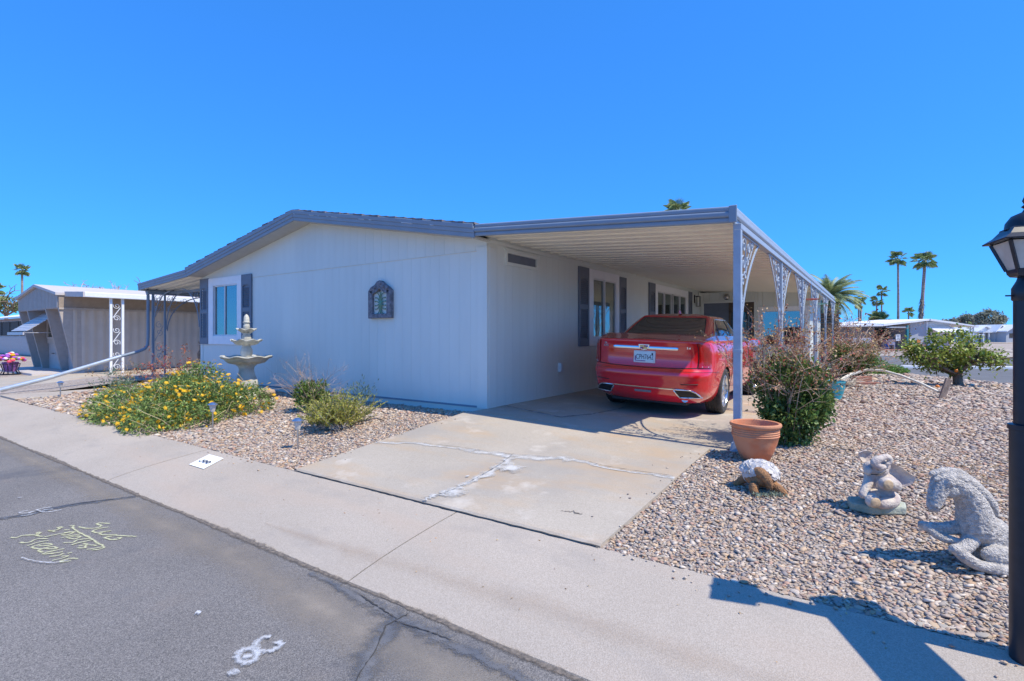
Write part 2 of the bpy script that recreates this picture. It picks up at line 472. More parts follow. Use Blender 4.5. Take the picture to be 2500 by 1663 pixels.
# ---- pavement slabs with a rolled kerb profile: each slab is one piece
SW = [(-3.0, -0.283), (-3.2, -0.302), (-3.4, -0.325), (-3.6, -0.352), (-3.75, -0.376), (-3.87, -0.399), (-3.95, -0.417), (-4.0, -0.432)]
pv = bpy.data.objects.new('sidewalk', None); C.objects.link(pv); tag(pv, kind='structure')
def sw_z(y):
    for (y0, z0), (y1, z1) in zip(SW, SW[1:]):
        if y1 <= y <= y0: return lerp(z0, z1, (y0 - y) / (y0 - y1))
    return SW[0][1]
joints = [-32, -28.4, -24.6, -20.8, -17.0, -13.2, -9.4, -5.58, -1.77, 2.03, 5.83, 9.6]
rr = random.Random(3)
for a, b in zip(joints, joints[1:]):
    k = MB(); xs = np.linspace(a + 0.005, b - 0.005, 14)
    dz = rr.uniform(-0.003, 0.003)
    rows = []
    for i, (y, z) in enumerate(SW):
        rows.append([(x, y + (0.008 * math.sin(x * 9.1) + 0.006 * math.sin(x * 23.7) if i == len(SW) - 1 else 0), z + dz) for x in xs])
    rows.insert(0, [(x, -3.0, -0.45) for x in xs])
    rows.append([(x, -4.0, -0.5) for x in xs])
    k.grid(rows)
    k.add([r[0] for r in rows], [tuple(range(len(rows)))]); k.add([r[-1] for r in rows], [tuple(range(len(rows)))[::-1]])
    k.build('slab', 'sidewalk_concrete', pv, smooth=35)
# dirt in the joints and the grimy seam where kerb meets asphalt
k = MB()
for x in joints[1:-1]:
    k.grid([[(x - 0.007, y, z - 0.006), (x + 0.007, y, z - 0.006)] for y, z in SW])
k.build('joint_dirt', 'crack_line', pv, fix=False)
# ragged grit along the seam: broken patches of different width
k = MB(); rr = random.Random(11); x = -30.0
xs = np.arange(-26, 8.0, 0.045)
up = []; lo = []
ph = 0
for i, x in enumerate(xs):
    n = 0.5 + 0.5 * math.sin(x * 2.3) * math.sin(x * 0.71 + 1) + rr.uniform(-0.35, 0.35)
    u = -3.99 + 0.028 * max(0, n) ; l = -4.008 - 0.02 * abs(math.sin(x * 1.3)) - rr.uniform(0, 0.016)
    up.append((x, u, sw_z(max(-4.0, u)) + 0.0045)); lo.append((x, l, road_z(l) + 0.0045))
mid = [(p[0], -4.0, -0.4235) for p in up]
k.grid([up, mid, lo]); k.edge = [0.0] * len(up) + [0.75] * len(up) + [0.0] * len(up); k.build('seam_grit', 'edge_dirt', pv, fix=False)

# ---- driveway ramp and carport slab
def DZ(x, y):
    top = -0.012 - 0.036 * max(0, x)
    if y >= -0.36: return top
    return lerp(-0.270, top, sstep(-3.4, -0.2, y) if False else max(0, (y + 3.0) / 2.64))
dw = bpy.data.objects.new('driveway', None); C.objects.link(dw); tag(dw, kind='structure')
def slab_piece(x0, x1, ys, name, zoff=0.0):
    k = MB(); xs = np.linspace(x0, x1, 9)
    rows = [[(x, ys[0], -0.5) for x in xs]] + [[(x, ys[0], DZ(x, ys[0]) - 0.012 + zoff) for x in xs]] + [[(x, y, DZ(x, y) + zoff) for x in xs] for y in [ys[0] + 0.018] + list(ys[1:])]
    rows.append([(x, ys[-1], -0.5) for x in xs])
    k.grid(rows)
    for c in (0, -1):
        col = [r[c] for r in rows[1:-1]]
        k.grid([col, [(p[0], p[1], -0.5) for p in col]])
    return k.build(name, 'driveway_concrete', dw, smooth=30)
slab_piece(-0.06, 3.2, list(np.linspace(-2.985, -0.37, 8)), 'slab')
slab_piece(0.0, 3.36, list(np.linspace(-0.362, 15.0, 24)), 'slab')

def ribbon(pts, widths, zf, lift, seed=0, rag=0.25, n=6):
    """flat ragged strip along a polyline lying on a surface"""
    rr = random.Random(seed); P = []; W = []
    for i in range(len(pts) - 1):
        for t in range(n):
            q = t / n
            P.append((lerp(pts[i][0], pts[i + 1][0], q), lerp(pts[i][1], pts[i + 1][1], q))); W.append(lerp(widths[i], widths[i + 1], q))
    P.append(pts[-1]); W.append(widths[-1])
    A = []; B = []
    for i, p in enumerate(P):
        a = P[max(0, i - 1)]; b = P[min(len(P) - 1, i + 1)]
        dx, dy = b[0] - a[0], b[1] - a[1]; L = math.hypot(dx, dy) or 1
        nx, ny = -dy / L, dx / L
        wa = W[i] * (0.5 + rr.uniform(-rag, rag)); wb = W[i] * (0.5 + rr.uniform(-rag, rag))
        jx = rr.uniform(-rag, rag) * W[i] * 0.5
        q = (p[0] + nx * (wa + jx), p[1] + ny * (wa + jx)); s = (p[0] - nx * (wb - jx), p[1] - ny * (wb - jx))
        A.append((q[0], q[1], zf(*q) + lift)); B.append((s[0], s[1], zf(*s) + lift))
    Mm = [((a[0] + b[0]) / 2, (a[1] + b[1]) / 2, zf((a[0] + b[0]) / 2, (a[1] + b[1]) / 2) + lift) for a, b in zip(A, B)]
    q = MB().grid([A, Mm, B]); q.edge = [0.0] * len(A) + [0.55] * len(A) + [0.0] * len(A)
    return q
crack = [(-0.05, -1.99), (0.469, -1.805), (0.967, -1.737), (1.21, -1.716), (1.609, -1.662), (2.1, -1.519), (2.328, -1.479), (2.534, -1.536), (2.809, -1.524), (3.19, -1.481)]
branch = [(1.609, -1.662), (1.70, -1.953), (1.728, -2.256), (1.723, -2.468), (1.719, -2.712), (1.702, -2.877), (1.658, -2.98)]
ribbon(crack, [0.07, 0.08, 0.06, 0.13, 0.16, 0.14, 0.10, 0.06, 0.06, 0.09], DZ, 0.004, 1, 0.3).build('crack_patch', 'white_patch', dw, fix=False)
ribbon(branch, [0.13, 0.11, 0.12, 0.08, 0.11, 0.10, 0.06], DZ, 0.0075, 2, 0.35).build('crack_patch', 'white_patch', dw, fix=False)
def blob(c, rx, ry, seed, lift):
    rr = random.Random(seed); k = MB(); n = 22
    pts = [(c[0] + rx * math.cos(2 * math.pi * i / n) * rr.uniform(0.65, 1.15), c[1] + ry * math.sin(2 * math.pi * i / n) * rr.uniform(0.65, 1.15)) for i in range(n)]
    k.add([(p[0], p[1], DZ(*p) + lift) for p in pts] + [(c[0], c[1], DZ(*c) + lift)], [(i, (i + 1) % n, n) for i in range(n)]); k.edge = [0.0] * n + [0.7]; return k
blob((1.83, -2.0), 0.17, 0.14, 4, 0.011).build('crack_patch', 'white_patch', dw, fix=False)
blob((1.79, -2.73), 0.11, 0.12, 5, 0.011).build('crack_patch', 'white_patch', dw, fix=False)
blob((1.62, -2.38), 0.02, 0.03, 6, 0.011).build('crack_patch', 'white_patch', dw, fix=False)
ribbon([(p[0] + 0.012 * math.sin(9 * i), p[1] + 0.01) for i, p in enumerate(crack)], [0.006] * 10, DZ, 0.0155, 7, 0.5, 8).build('crack', 'crack_line', dw, fix=False)
ribbon([(p[0] + 0.02 * math.sin(5 * i), p[1]) for i, p in enumerate(branch)], [0.004] * 7, DZ, 0.0155, 8, 0.5, 8).build('crack', 'crack_line', dw, fix=False)
sc = [(0.03, 0.40), (0.594, 0.275), (1.143, 0.129), (1.348, 0.688), (1.412, 1.192), (1.451, 1.675)]
ribbon(sc, [0.05, 0.07, 0.10, 0.04, 0.03, 0.02], DZ, 0.004, 9, 0.4).build('crack_patch', 'white_patch', dw, fix=False)
ribbon(sc, [0.010, 0.012, 0.014, 0.014, 0.012, 0.008], DZ, 0.008, 10, 0.5, 8).build('crack', 'crack_line', dw, fix=False)
ribbon([(2.72, -2.63), (2.82, -2.60), (2.88, -2.61)], [0.02, 0.035, 0.015], DZ, 0.004, 12, 0.5).build('crack', 'edge_dirt', dw, fix=False)
# dark dirt in the seam between ramp and pavement
ribbon([(-0.06, -3.0), (1.0, -2.998), (2.0, -3.0), (3.2, -2.998)], [0.015, 0.013, 0.016, 0.013], lambda x, y: -0.280, 0.0045, 13, 0.3, 20).build('seam_dirt', 'crack_line', dw, fix=False)

# ---- tar bands, cracks and writing on the road
RZ = lambda x, y: road_z(y)
ribbon([(-1.105, -4.9), (-1.071, -4.761), (-1.116, -4.569), (-1.079, -4.384), (-0.981, -4.175), (-0.926, -4.03)], [0.13, 0.12, 0.13, 0.12, 0.12, 0.10], RZ, 0.004, 20, 0.12).build('crack_seal', 'crack_seal', road, fix=False)
ribbon([(-1.35, -6.5), (-1.2, -5.5), (-1.105, -4.9)], [0.13, 0.12, 0.13], RZ, 0.004, 21, 0.12).build('crack_seal', 'crack_seal', road, fix=False)
ribbon([(-1.35, -6.5), (-1.2, -5.5), (-1.10, -4.9), (-1.071, -4.761), (-1.116, -4.569), (-1.079, -4.384), (-0.981, -4.175), (-0.926, -4.03)], [0.01] * 8, RZ, 0.008, 22, 0.5).build('crack', 'crack_line', road, fix=False)
ribbon([(2.57, -4.06), (2.60, -4.19), (2.70, -4.36), (2.82, -4.52), (3.0, -4.8), (3.3, -5.3), (3.8, -6.2)], [0.17, 0.20, 0.21, 0.20, 0.2, 0.2, 0.2], RZ, 0.004, 23, 0.10).build('crack_seal', 'crack_seal', road, fix=False)
ribbon([(2.60, -4.05), (2.59, -4.19), (2.71, -4.36), (2.79, -4.52), (3.0, -4.8), (3.3, -5.3), (3.8, -6.2)], [0.005] * 7, RZ, 0.0085, 24, 0.6, 9).build('crack', 'crack_line', road, fix=False)
ribbon([(1.75, -4.05), (2.1, -4.075), (2.35, -4.09), (2.57, -4.10), (2.9, -4.11), (3.3, -4.14), (3.8, -4.16)], [0.06, 0.11, 0.15, 0.18, 0.13, 0.10, 0.06], RZ, 0.0062, 25, 0.12, 14).build('crack_seal', 'crack_seal', road, fix=False)
ribbon([(2.2, -4.06), (2.4, -4.09), (2.59, -4.12)], [0.004, 0.008, 0.004], RZ, 0.0105, 26, 0.6, 9).build('crack', 'crack_line', road, fix=False)
ribbon([(2.60, -4.14), (2.8, -4.11), (3.0, -4.10)], [0.006, 0.006, 0.004], RZ, 0.0105, 27, 0.6, 9).build('crack', 'crack_line', road, fix=False)

CH = {
's': [(-0.281, -4.435), (-0.358, -4.474), (-0.353, -4.498), (-0.29, -4.49), (-0.249, -4.516), (-0.265, -4.55), (-0.318, -4.581), (-0.394, -4.598)],
'w': [(-0.2, -4.469), (-0.214, -4.535), (-0.192, -4.571), (-0.141, -4.57), (-0.12, -4.547), (-0.094, -4.486), (-0.103, -4.526), (-0.087, -4.557), (-0.02, -4.544), (0.035, -4.489)],
'g': [(0.195, -4.427), (0.138, -4.455), (0.062, -4.498), (0.037, -4.536), (0.04, -4.567), (0.115, -4.553), (0.149, -4.522), (0.134, -4.501), (0.11, -4.518)],
'l': [(-0.46, -4.635), (-0.452, -4.612), (-0.396, -4.636), (-0.252, -4.638), (-0.039, -4.629), (0.111, -4.633), (0.239, -4.633), (0.258, -4.67), (0.237, -4.699)],
't': [(-0.461, -4.681), (-0.498, -4.68), (-0.487, -4.699), (-0.447, -4.697), (-0.435, -4.741), (-0.48, -4.758), (-0.4, -4.741)],
'm1': [(-0.32, -4.816), (-0.321, -4.769), (-0.314, -4.723), (-0.277, -4.648)], 'm2': [(-0.394, -4.686), (-0.369, -4.66)],
'm3': [(-0.288, -4.73), (-0.246, -4.709), (-0.273, -4.661), (-0.315, -4.691), (-0.306, -4.717)],
'a1': [(-0.204, -4.752), (-0.213, -4.702), (-0.192, -4.647)], 'a2': [(-0.196, -4.722), (-0.106, -4.707), (-0.125, -4.665), (-0.171, -4.681), (-0.171, -4.721)],
's2': [(-0.079, -4.768), (-0.034, -4.734), (-0.061, -4.699), (-0.056, -4.673), (-0.023, -4.634)], 'h1': [(0.016, -4.752), (0.007, -4.691), (0.021, -4.635)],
'h2': [(0.078, -4.73), (0.085, -4.681), (0.038, -4.692)], 'h3': [(0.107, -4.742), (0.151, -4.716), (0.099, -4.693), (0.166, -4.654)], 'h4': [(0.192, -4.716), (0.212, -4.688), (0.22, -4.639)],
'3': [(-0.509, -4.956), (-0.467, -4.942), (-0.487, -4.893), (-0.442, -4.853), (-0.43, -4.829), (-0.467, -4.805), (-0.475, -4.818), (-0.408, -4.838), (-0.345, -4.818)],
'S': [(-0.332, -4.948), (-0.275, -4.917), (-0.309, -4.879), (-0.31, -4.849), (-0.26, -4.811)], 'll': [(-0.207, -4.936), (-0.227, -4.876), (-0.212, -4.819)],
'e1': [(-0.147, -4.887), (-0.1, -4.847), (-0.115, -4.828), (-0.171, -4.852), (-0.171, -4.882), (-0.155, -4.922), (-0.098, -4.913), (-0.058, -4.89)],
'e2': [(-0.062, -4.878), (0.008, -4.844), (-0.004, -4.824), (-0.053, -4.843), (-0.062, -4.878), (-0.036, -4.917), (0.021, -4.905)],
'v': [(0.057, -4.802), (0.045, -4.853), (0.04, -4.892), (0.06, -4.914), (0.096, -4.873), (0.114, -4.826)], 'i': [(0.148, -4.904), (0.172, -4.867), (0.157, -4.83)], 'd': [(0.176, -4.817), (0.182, -4.793)],
'n': [(0.239, -4.912), (0.249, -4.879), (0.236, -4.829), (0.202, -4.853)], 'gg': [(0.336, -4.806), (0.288, -4.833), (0.294, -4.88), (0.328, -4.875), (0.332, -4.841)]}
WH = [[(-1.141, -4.574), (-1.155, -4.616), (-1.147, -4.654), (-1.138, -4.669), (-1.082, -4.651), (-1.088, -4.623), (-1.058, -4.586)],
[(-1.079, -4.67), (-1.028, -4.655), (-0.992, -4.62), (-0.987, -4.585), (-0.985, -4.547)],
[(-1.177, -4.717), (-1.174, -4.757), (-1.15, -4.775), (-1.096, -4.744), (-1.11, -4.698), (-1.09, -4.719), (-1.066, -4.733)],
[(-1.042, -4.7), (-1.024, -4.734), (-1.028, -4.767), (-1.052, -4.787)], [(-1.705, -4.669), (-1.694, -4.642)],
[(2.219, -4.585), (2.195, -4.612), (2.219, -4.655), (2.25, -4.675), (2.292, -4.674), (2.323, -4.649), (2.329, -4.613), (2.316, -4.587), (2.291, -4.59), (2.291, -4.605)],
[(2.23, -4.758), (2.216, -4.716), (2.252, -4.691), (2.308, -4.704), (2.333, -4.745), (2.312, -4.768), (2.258, -4.764), (2.232, -4.74)], [(2.265, -4.744), (2.293, -4.714)],
[(1.69, -4.69), (1.708, -4.67)], [(2.349, -4.852), (2.354, -4.81)],
[(0.041, -5.017), (0.116, -5.003), (0.195, -4.98), (0.259, -4.955), (0.31, -4.919), (0.334, -4.884), (0.33, -4.855)]]
def stroke(pts, wd, m, seed, lift):
    P = [Vector((p[0], p[1], 0)) for p in pts]; Q = []
    for i in range(len(P) - 1):      # smooth the hand-drawn line
        a, b, c, d = P[max(0, i - 1)], P[i], P[i + 1], P[min(len(P) - 1, i + 2)]
        for t in (0, 0.25, 0.5, 0.75):
            Q.append(0.5 * ((2 * b) + (c - a) * t + (2 * a - 5 * b + 4 * c - d) * t * t + (3 * b - a - 3 * c + d) * t ** 3))
    Q.append(P[-1])
    return ribbon([(q.x, q.y) for q in Q], [wd] * len(Q), RZ, lift, seed, 0.2, 1).build('chalk_stroke', m, road, fix=False)
for i, (k_, pts) in enumerate(CH.items()): stroke(pts, 0.021, 'chalk_yellow', 30 + i, 0.0045 + 0.0003 * (i % 6))
for i, pts in enumerate(WH): stroke(pts, (0.020, 0.020, 0.020, 0.020, 0.022, 0.038, 0.050, 0.05, 0.05, 0.05, 0.016)[i], 'chalk_white', 60 + i, 0.0110 + 0.0003 * i)

worn_mat('tyre_wear', (0.50, 0.37, 0.26), (0.42, 0.34, 0.27), 3.0, 2.6, 1.10, 0.95, 8, 160)
ribbon([(0.8, -3.80), (1.2, -3.79), (1.5, -3.78), (2.0, -3.75), (3.0, -3.70), (4.2, -3.66), (6.5, -3.63)], [0.02, 0.10, 0.14, 0.20, 0.24, 0.26, 0.24], lambda x, y: sw_z(y), 0.0036, 71, 0.08, 10).build('wear_band', 'tyre_wear', pv, fix=False)
worn_mat('dust_tan', (0.36, 0.31, 0.255), (0.29, 0.255, 0.215), 2.2, 1.1, 1.0, 0.95, 5, 200)
ribbon([(-7, -4.12), (-2, -4.16), (0.5, -4.2), (2.2, -4.26), (4.0, -4.3), (6.5, -4.3)], [0.25, 0.3, 0.36, 0.42, 0.45, 0.45], RZ, 0.0022, 72, 0.06, 10).build('road_dust', 'dust_tan', road, fix=False)
# house number stencilled on the kerb: black digits 366 on a white plate of paint
def sheet(poly, zf, lift, name, m, parent):
    return MB().add([(x, y, zf(x, y) + lift) for x, y in poly], [tuple(range(len(poly)))]).build(name, m, parent, fix=False)
sheet([(-1.345, -3.399), (-1.02, -3.401), (-1.192, -3.115), (-1.52, -3.112)], lambda x, y: sw_z(y), 0.006, 'painted_plate', 'kerb_paint', pv)
def text_mesh(body, size, name, m, parent, M, bold=0.0, sx=1.0, ext=0.0):
    cu = bpy.data.curves.new(name, 'FONT'); cu.body = body; cu.size = size; cu.align_x = 'CENTER'; cu.align_y = 'CENTER'; cu.offset = bold; cu.extrude = ext
    cu.resolution_u = 3
    to = bpy.data.objects.new(name, cu); C.objects.link(to)
    me = bpy.data.meshes.new_from_object(to.evaluated_get(bpy.context.evaluated_depsgraph_get()))
    bpy.data.objects.remove(to)
    me.transform(M @ Matrix.Diagonal((sx, 1, 1, 1)))
    me.materials.clear(); me.materials.append(MATS[m])
    o = bpy.data.objects.new(name, me); C.objects.link(o)
    if parent is not None: o.parent = parent
    return o
Mx = Matrix.Translation((-1.27, -3.257, sw_z(-3.257) + 0.0095)) @ Matrix.Rotation(R(-3.5), 4, 'X') @ Matrix(((1, -0.60, 0, 0), (0, 1, 0, 0), (0, 0, 1, 0), (0, 0, 0, 1)))
text_mesh('366', 0.175, 'painted_number', 'kerb_number', pv, Mx, 0.001, 0.80)
# ---------------------------------------------------------------- gravel beds
def right_edge(y):
    ks = [(-3.0, 8.5), (0, 10.0), (6, 10.0), (9, 9.3), (11.5, 8.6), (13.6, 7.7), (16, 6.2), (18, 4.9), (20, 3.5)]
    for (a, xa), (b, xb) in zip(ks, ks[1:]):
        if a <= y <= b: return lerp(xa, xb, (y - a) / (b - a))
    return 3.5
def left_edge(y): return 3.17 if y < -0.36 else 3.33
rows = []
for y in list(np.linspace(-3.0, 0, 13)) + list(np.linspace(0.5, 20, 40)):
    a, b = left_edge(y), right_edge(y)
    rows.append([(lerp(a, b, t), y, G(lerp(a, b, t) if lerp(a, b, t) > 3 else 3.1, y) - 0.016) for t in np.linspace(0, 1, 16)])
bedR = tag(MB().grid(rows).build('gravel_bed', 'gravel_floor', smooth=180), kind='structure')
rows = [[(x, y, G(x, y) - 0.016) for x in np.linspace(-9.85, -0.03, 20)] for y in np.linspace(-3.0, 0.02, 12)]
bedL = tag(MB().grid(rows).build('gravel_bed', 'gravel_floor', smooth=180), kind='structure')
rows = [[(x, y, G(x, min(y, -0.1)) - 0.02) for x in np.linspace(-13.2, -10.95, 6)] for y in np.linspace(-3.0, 14, 16)]
bedM = tag(MB().grid(rows).build('gravel_bed', 'gravel_floor', smooth=180), kind='structure')
rows = [[(x, y, -0.29) for x in np.linspace(-60, -19.5, 6)] for y in np.linspace(-3.0, 3, 4)]
rows2 = [[(x, y, -0.30) for x in np.linspace(-13.0, 3.4, 6)] for y in np.linspace(14.9, 19.5, 4)]
tag(MB().grid(rows2).build('gravel_bed', 'gravel_floor'), kind='structure')

rng = np.random.default_rng(5)
def ico(sub):
    b = bmesh.new(); bmesh.ops.create_icosphere(b, subdivisions=sub, radius=1.0)
    b.verts.ensure_lookup_table()
    V = np.array([v.co[:] for v in b.verts]); F = np.array([[v.index for v in f.verts] for f in b.faces]); b.free()
    return V, F
def pebble_shapes(sub, n, seed):
    V, F = ico(sub); r = np.random.default_rng(seed); out = []
    for i in range(n):
        W = V.copy()
        for k in range(4):      # flattened facets and lumps
            d = r.normal(size=3); d /= np.linalg.norm(d)
            h = r.uniform(0.55, 0.85); t = W @ d
            W = W - np.outer(np.maximum(0, t - h) * 0.9, d)
        W *= 1 + 0.08 * r.normal(size=(len(W), 1))
        out.append(W)
    return out, F
def inside(px, py, side):
    if side == 'R':
        le = np.where(py < -0.36, 3.20, 3.37)
        re = np.array([right_edge(v) for v in py])
        return (px > le + 0.01) & (px < re) & (py > -2.99) & (py < 19.5)
    return (px > -9.83) & (px < -0.09) & (py > -2.99) & (py < -0.03)
yaw = math.radians(YAW); FW = np.array([-math.sin(yaw), math.cos(yaw)]); RT = np.array([math.cos(yaw), math.sin(yaw)])
def scatter(side):
    P = []; S = []
    zones = [(0, 3.4, 0.0245), (3.4, 5.0, 0.026), (5.0, 7.5, 0.030), (7.5, 11, 0.039), (11, 16, 0.060), (16, 28, 0.09)]
    bx = (3.1, 10.0, -3.0, 19.5) if side == 'R' else (-9.9, 0.0, -3.0, 0.0)
    for d0, d1, s in zones:
        st = s * 0.78
        gx, gy = np.meshgrid(np.arange(bx[0], bx[1], st), np.arange(bx[2], bx[3], st))
        gx = gx.ravel() + rng.uniform(-0.5, 0.5, gx.size) * st; gy = gy.ravel() + rng.uniform(-0.5, 0.5, gy.size) * st
        rx_, ry_ = gx - CAM[0], gy - CAM[1]; d = np.hypot(rx_, ry_)
        fwd = rx_ * FW[0] + ry_ * FW[1]; lat = rx_ * RT[0] + ry_ * RT[1]
        ang = np.degrees(np.arctan2(lat, fwd))
        m = (d >= d0) & (d < d1) & (np.abs(ang) < 55)
        gx, gy, d = gx[m], gy[m], d[m]
        m = inside(gx, gy, side)
        P.append(np.stack([gx[m], gy[m], d[m]], 1)); S.append(np.full(m.sum(), s))
    return np.concatenate(P), np.concatenate(S)
stuffN = 0
for side, bed in (('R', bedR), ('L', bedL)):
    P, S = scatter(side)
    o_ = np.argsort(P[:, 2]); P, S = P[o_], S[o_]
    n = len(P); stuffN += n
    zz = np.array([G(x if side == 'L' else max(x, 3.1), y) for x, y in P[:, :2]])
    size = S * np.clip(rng.lognormal(0.04, 0.33, n), 0.5, 2.1)
    a = size * rng.uniform(0.50, 0.68, n); b = a * rng.uniform(0.5, 0.85, n); c = a * rng.uniform(0.20, 0.36, n)
    th = rng.uniform(0, 2 * math.pi, n); tx = rng.normal(0, 0.22, n); ty = rng.normal(0, 0.22, n)
    zpos = zz - 0.016 + c * rng.uniform(0.15, 1.3, n)
    k0 = 0
    if side == 'R':
        k0 = 300
        sh, F = pebble_shapes(2, 4, 3)
        mes = [npmesh('pebble', W, F, 'pebble') for W in sh]
        for i in range(k0):
            inst('pebble', mes[i % 4], bed, (P[i, 0], P[i, 1], zpos[i]), (tx[i], ty[i], th[i]), (a[i], b[i], c[i]))
    for lo, hi, sub in ((0, 3.1, 2), (3.1, 99, 1)):
        idx = np.where((P[:, 2] >= lo) & (P[:, 2] < hi))[0]; idx = idx[idx >= k0]
        if len(idx) == 0: continue
        sh, F = pebble_shapes(sub, 6, 9); SH = np.stack(sh)
        W = SH[rng.integers(0, 6, len(idx))] * np.stack([a[idx], b[idx], c[idx]], 1)[:, None, :]
        x, y, z = W[..., 0], W[..., 1], W[..., 2]
        cx_, sx_ = np.cos(tx[idx])[:, None], np.sin(tx[idx])[:, None]; y, z = y * cx_ - z * sx_, y * sx_ + z * cx_
        cy_, sy_ = np.cos(ty[idx])[:, None], np.sin(ty[idx])[:, None]; x, z = x * cy_ + z * sy_, -x * sy_ + z * cy_
        ct, st_ = np.cos(th[idx])[:, None], np.sin(th[idx])[:, None]; x, y = x * ct - y * st_, x * st_ + y * ct
        V = np.stack([x + P[idx, 0][:, None], y + P[idx, 1][:, None], z + zpos[idx][:, None]], 2).reshape(-1, 3)
        nv = SH.shape[1]
        FF = (F[None] + (np.arange(len(idx)) * nv)[:, None, None]).reshape(-1, 3)
        ob = inst('pebbles', npmesh('pebbles', V, FF, 'pebble'), bed); ob['kind'] = 'stuff'
print('pebbles', stuffN)

# a few stones kicked out onto the concrete
rs = random.Random(19); sh, F = pebble_shapes(1, 3, 17); mes = [npmesh('stray_pebble', W, F, 'pebble') for W in sh]
def stray(x, y, z, s): inst('stray_pebble', mes[rs.randint(0, 2)], bedR, (x, y, z + s * 0.25), (rs.gauss(0, 0.2), rs.gauss(0, 0.2), rs.uniform(0, 6)), (s * 0.6, s * 0.45, s * 0.28))
for i in range(46):
    x = rs.uniform(3.3, 6.3); y = -3.0 - abs(rs.gauss(0, 0.10)); stray(x, y, sw_z(y), rs.uniform(0.010, 0.026))
for i in range(30):
    x = rs.uniform(-7, -0.2); y = -3.0 - abs(rs.gauss(0, 0.08)); stray(x, y, sw_z(y), rs.uniform(0.010, 0.026))
for i in range(34):
    y = rs.uniform(-2.9, -0.4); x = (3.2 - abs(rs.gauss(0, 0.09))) if i % 2 else (-0.05 + abs(rs.gauss(0, 0.09))); stray(x, y, DZ(x, y), rs.uniform(0.010, 0.024))

# neighbour's walk and drive
MB().box(-10.98, -9.84, -3.0, 13, -0.5, -0.245).build('walkway', 'sidewalk_concrete', None, bevel=0.01)['kind'] = 'structure'
k = MB(); k.hexa([(-18.1, -3.0, -0.6), (-13.2, -3.0, -0.6), (-13.2, 14, -0.6), (-18.1, 14, -0.6)], [(-18.1, -3.0, -0.275), (-13.2, -3.0, -0.275), (-13.2, 14, -0.17), (-18.1, 14, -0.17)])
k.build('neighbour_driveway', 'driveway_concrete')['kind'] = 'structure'
k = MB(); k.hexa([(-60, -3.0, -0.6), (-18.11, -3.0, -0.6), (-18.11, 30, -0.6), (-60, 30, -0.6)], [(-60, -3.0, -0.275), (-18.11, -3.0, -0.275), (-18.11, 30, -0.2), (-60, 30, -0.2)])
k.build('neighbour_yard', 'gravel_floor')['kind'] = 'structure'
# ---------------------------------------------------------------- the main house
mat('siding', (0.72, 0.745, 0.685), 0.55, 0.045, 1.6, bump=0.06, bscale=25, stretch=(1, 1, 0.25))
mat('siding_dark_gap', (0.66, 0.69, 0.635), 0.7)
mat('fascia_blue', (0.225, 0.28, 0.345), 0.5, 0.05, 4)
mat('shutter_grey', (0.155, 0.175, 0.215), 0.5, 0.06)
mat('white_trim', (0.88, 0.88, 0.88), 0.5, 0.03)
mat('vinyl', (0.72, 0.72, 0.72), 0.35, 0.03)
mat('shingle', (0.20, 0.165, 0.15), 0.9, 0.3, 30, bump=0.5, bscale=80)
mat('lap_tan', (0.80, 0.72, 0.55), 0.6, 0.05)
mat('soffit', (0.50, 0.49, 0.46), 0.6, 0.05)
mat('pan_ceiling', (0.90, 0.86, 0.74), 0.42, 0.05, 2)
mat('pan_dark', (0.10, 0.09, 0.08), 0.9)
mat('curtain', (0.30, 0.30, 0.27), 0.9, 0.2, 6, stretch=(6, 6, 0.3))
mat('curtain_green', (0.30, 0.42, 0.36), 0.9, 0.2, 6, stretch=(6, 6, 0.3))
mat('swag_white', (0.75, 0.77, 0.76), 0.9, 0.05)
mat('room_dark', (0.05, 0.055, 0.055), 0.9)
glass_mat('window_glass', (0.012, 0.03, 0.03), 0.02, 0.32)
mat('door_brown', (0.10, 0.075, 0.055), 0.5)
mat('black_metal', (0.012, 0.013, 0.017), 0.35, 0.1)
mat('chip_white', (0.7, 0.7, 0.7), 0.8)

H = thing('mobile_home', 'pale blue-grey mobile home with vertical siding and low gabled roof', 'house', (-4.25, 5.5, 0))
HX0, HX1, HY1 = -8.55, 0.0, 11.1
APX, APZ = -4.23, 3.17         # underside of rake at the ridge
def rake(x):   # soffit height across the gable
    return APZ - (abs(x - APX)) * ((APZ - 2.40) / 4.27)
def rects_minus(x0, x1, z0, z1, holes):
    """vertical strip minus rectangular openings"""
    segs = [(z0, z1)]
    for (a, b, c, d) in holes:
        if b <= x0 + 1e-4 or a >= x1 - 1e-4: continue
        n = []
        for s0, s1 in segs:
            if d <= s0 or c >= s1: n.append((s0, s1)); continue
            if c > s0: n.append((s0, c))
            if d < s1: n.append((d, s1))
        segs = n
    return segs
def cuts(a, b, pit, holes):
    e = list(np.arange(a, b - 0.02, pit)) + [b]
    for h in holes:
        for t in h[:2]:
            if a < t < b and min(abs(t - q) for q in e) > 0.004: e.append(t)
    return sorted(e)
# inner wall body
k = MB(); poly = [(HX0 + 0.03, -0.15), (HX1 - 0.15, -0.15), (HX1 - 0.15, rake(0) - 0.02), (APX, APZ - 0.02), (HX0 + 0.03, rake(HX0) - 0.02)]
k.prism(poly, 0.16, 14.6, 'y').build('wall', 'siding_dark_gap', H)
# sheathing behind the boards, with the window openings left free
def sheath(axis, a, b, z0, z1, holes, d0, d1):
    e = sorted({a, b} | {t for h in holes for t in h[:2]}); k = MB()
    for p, q in zip(e, e[1:]):
        for s0, s1 in rects_minus(p, q, z0, z1, holes):
            if axis == 'x': k.box(p, q, d0, d1, s0, s1)
            else: k.box(d0, d1, p, q, s0, s1)
    return k.build('wall', 'siding_dark_gap', H)
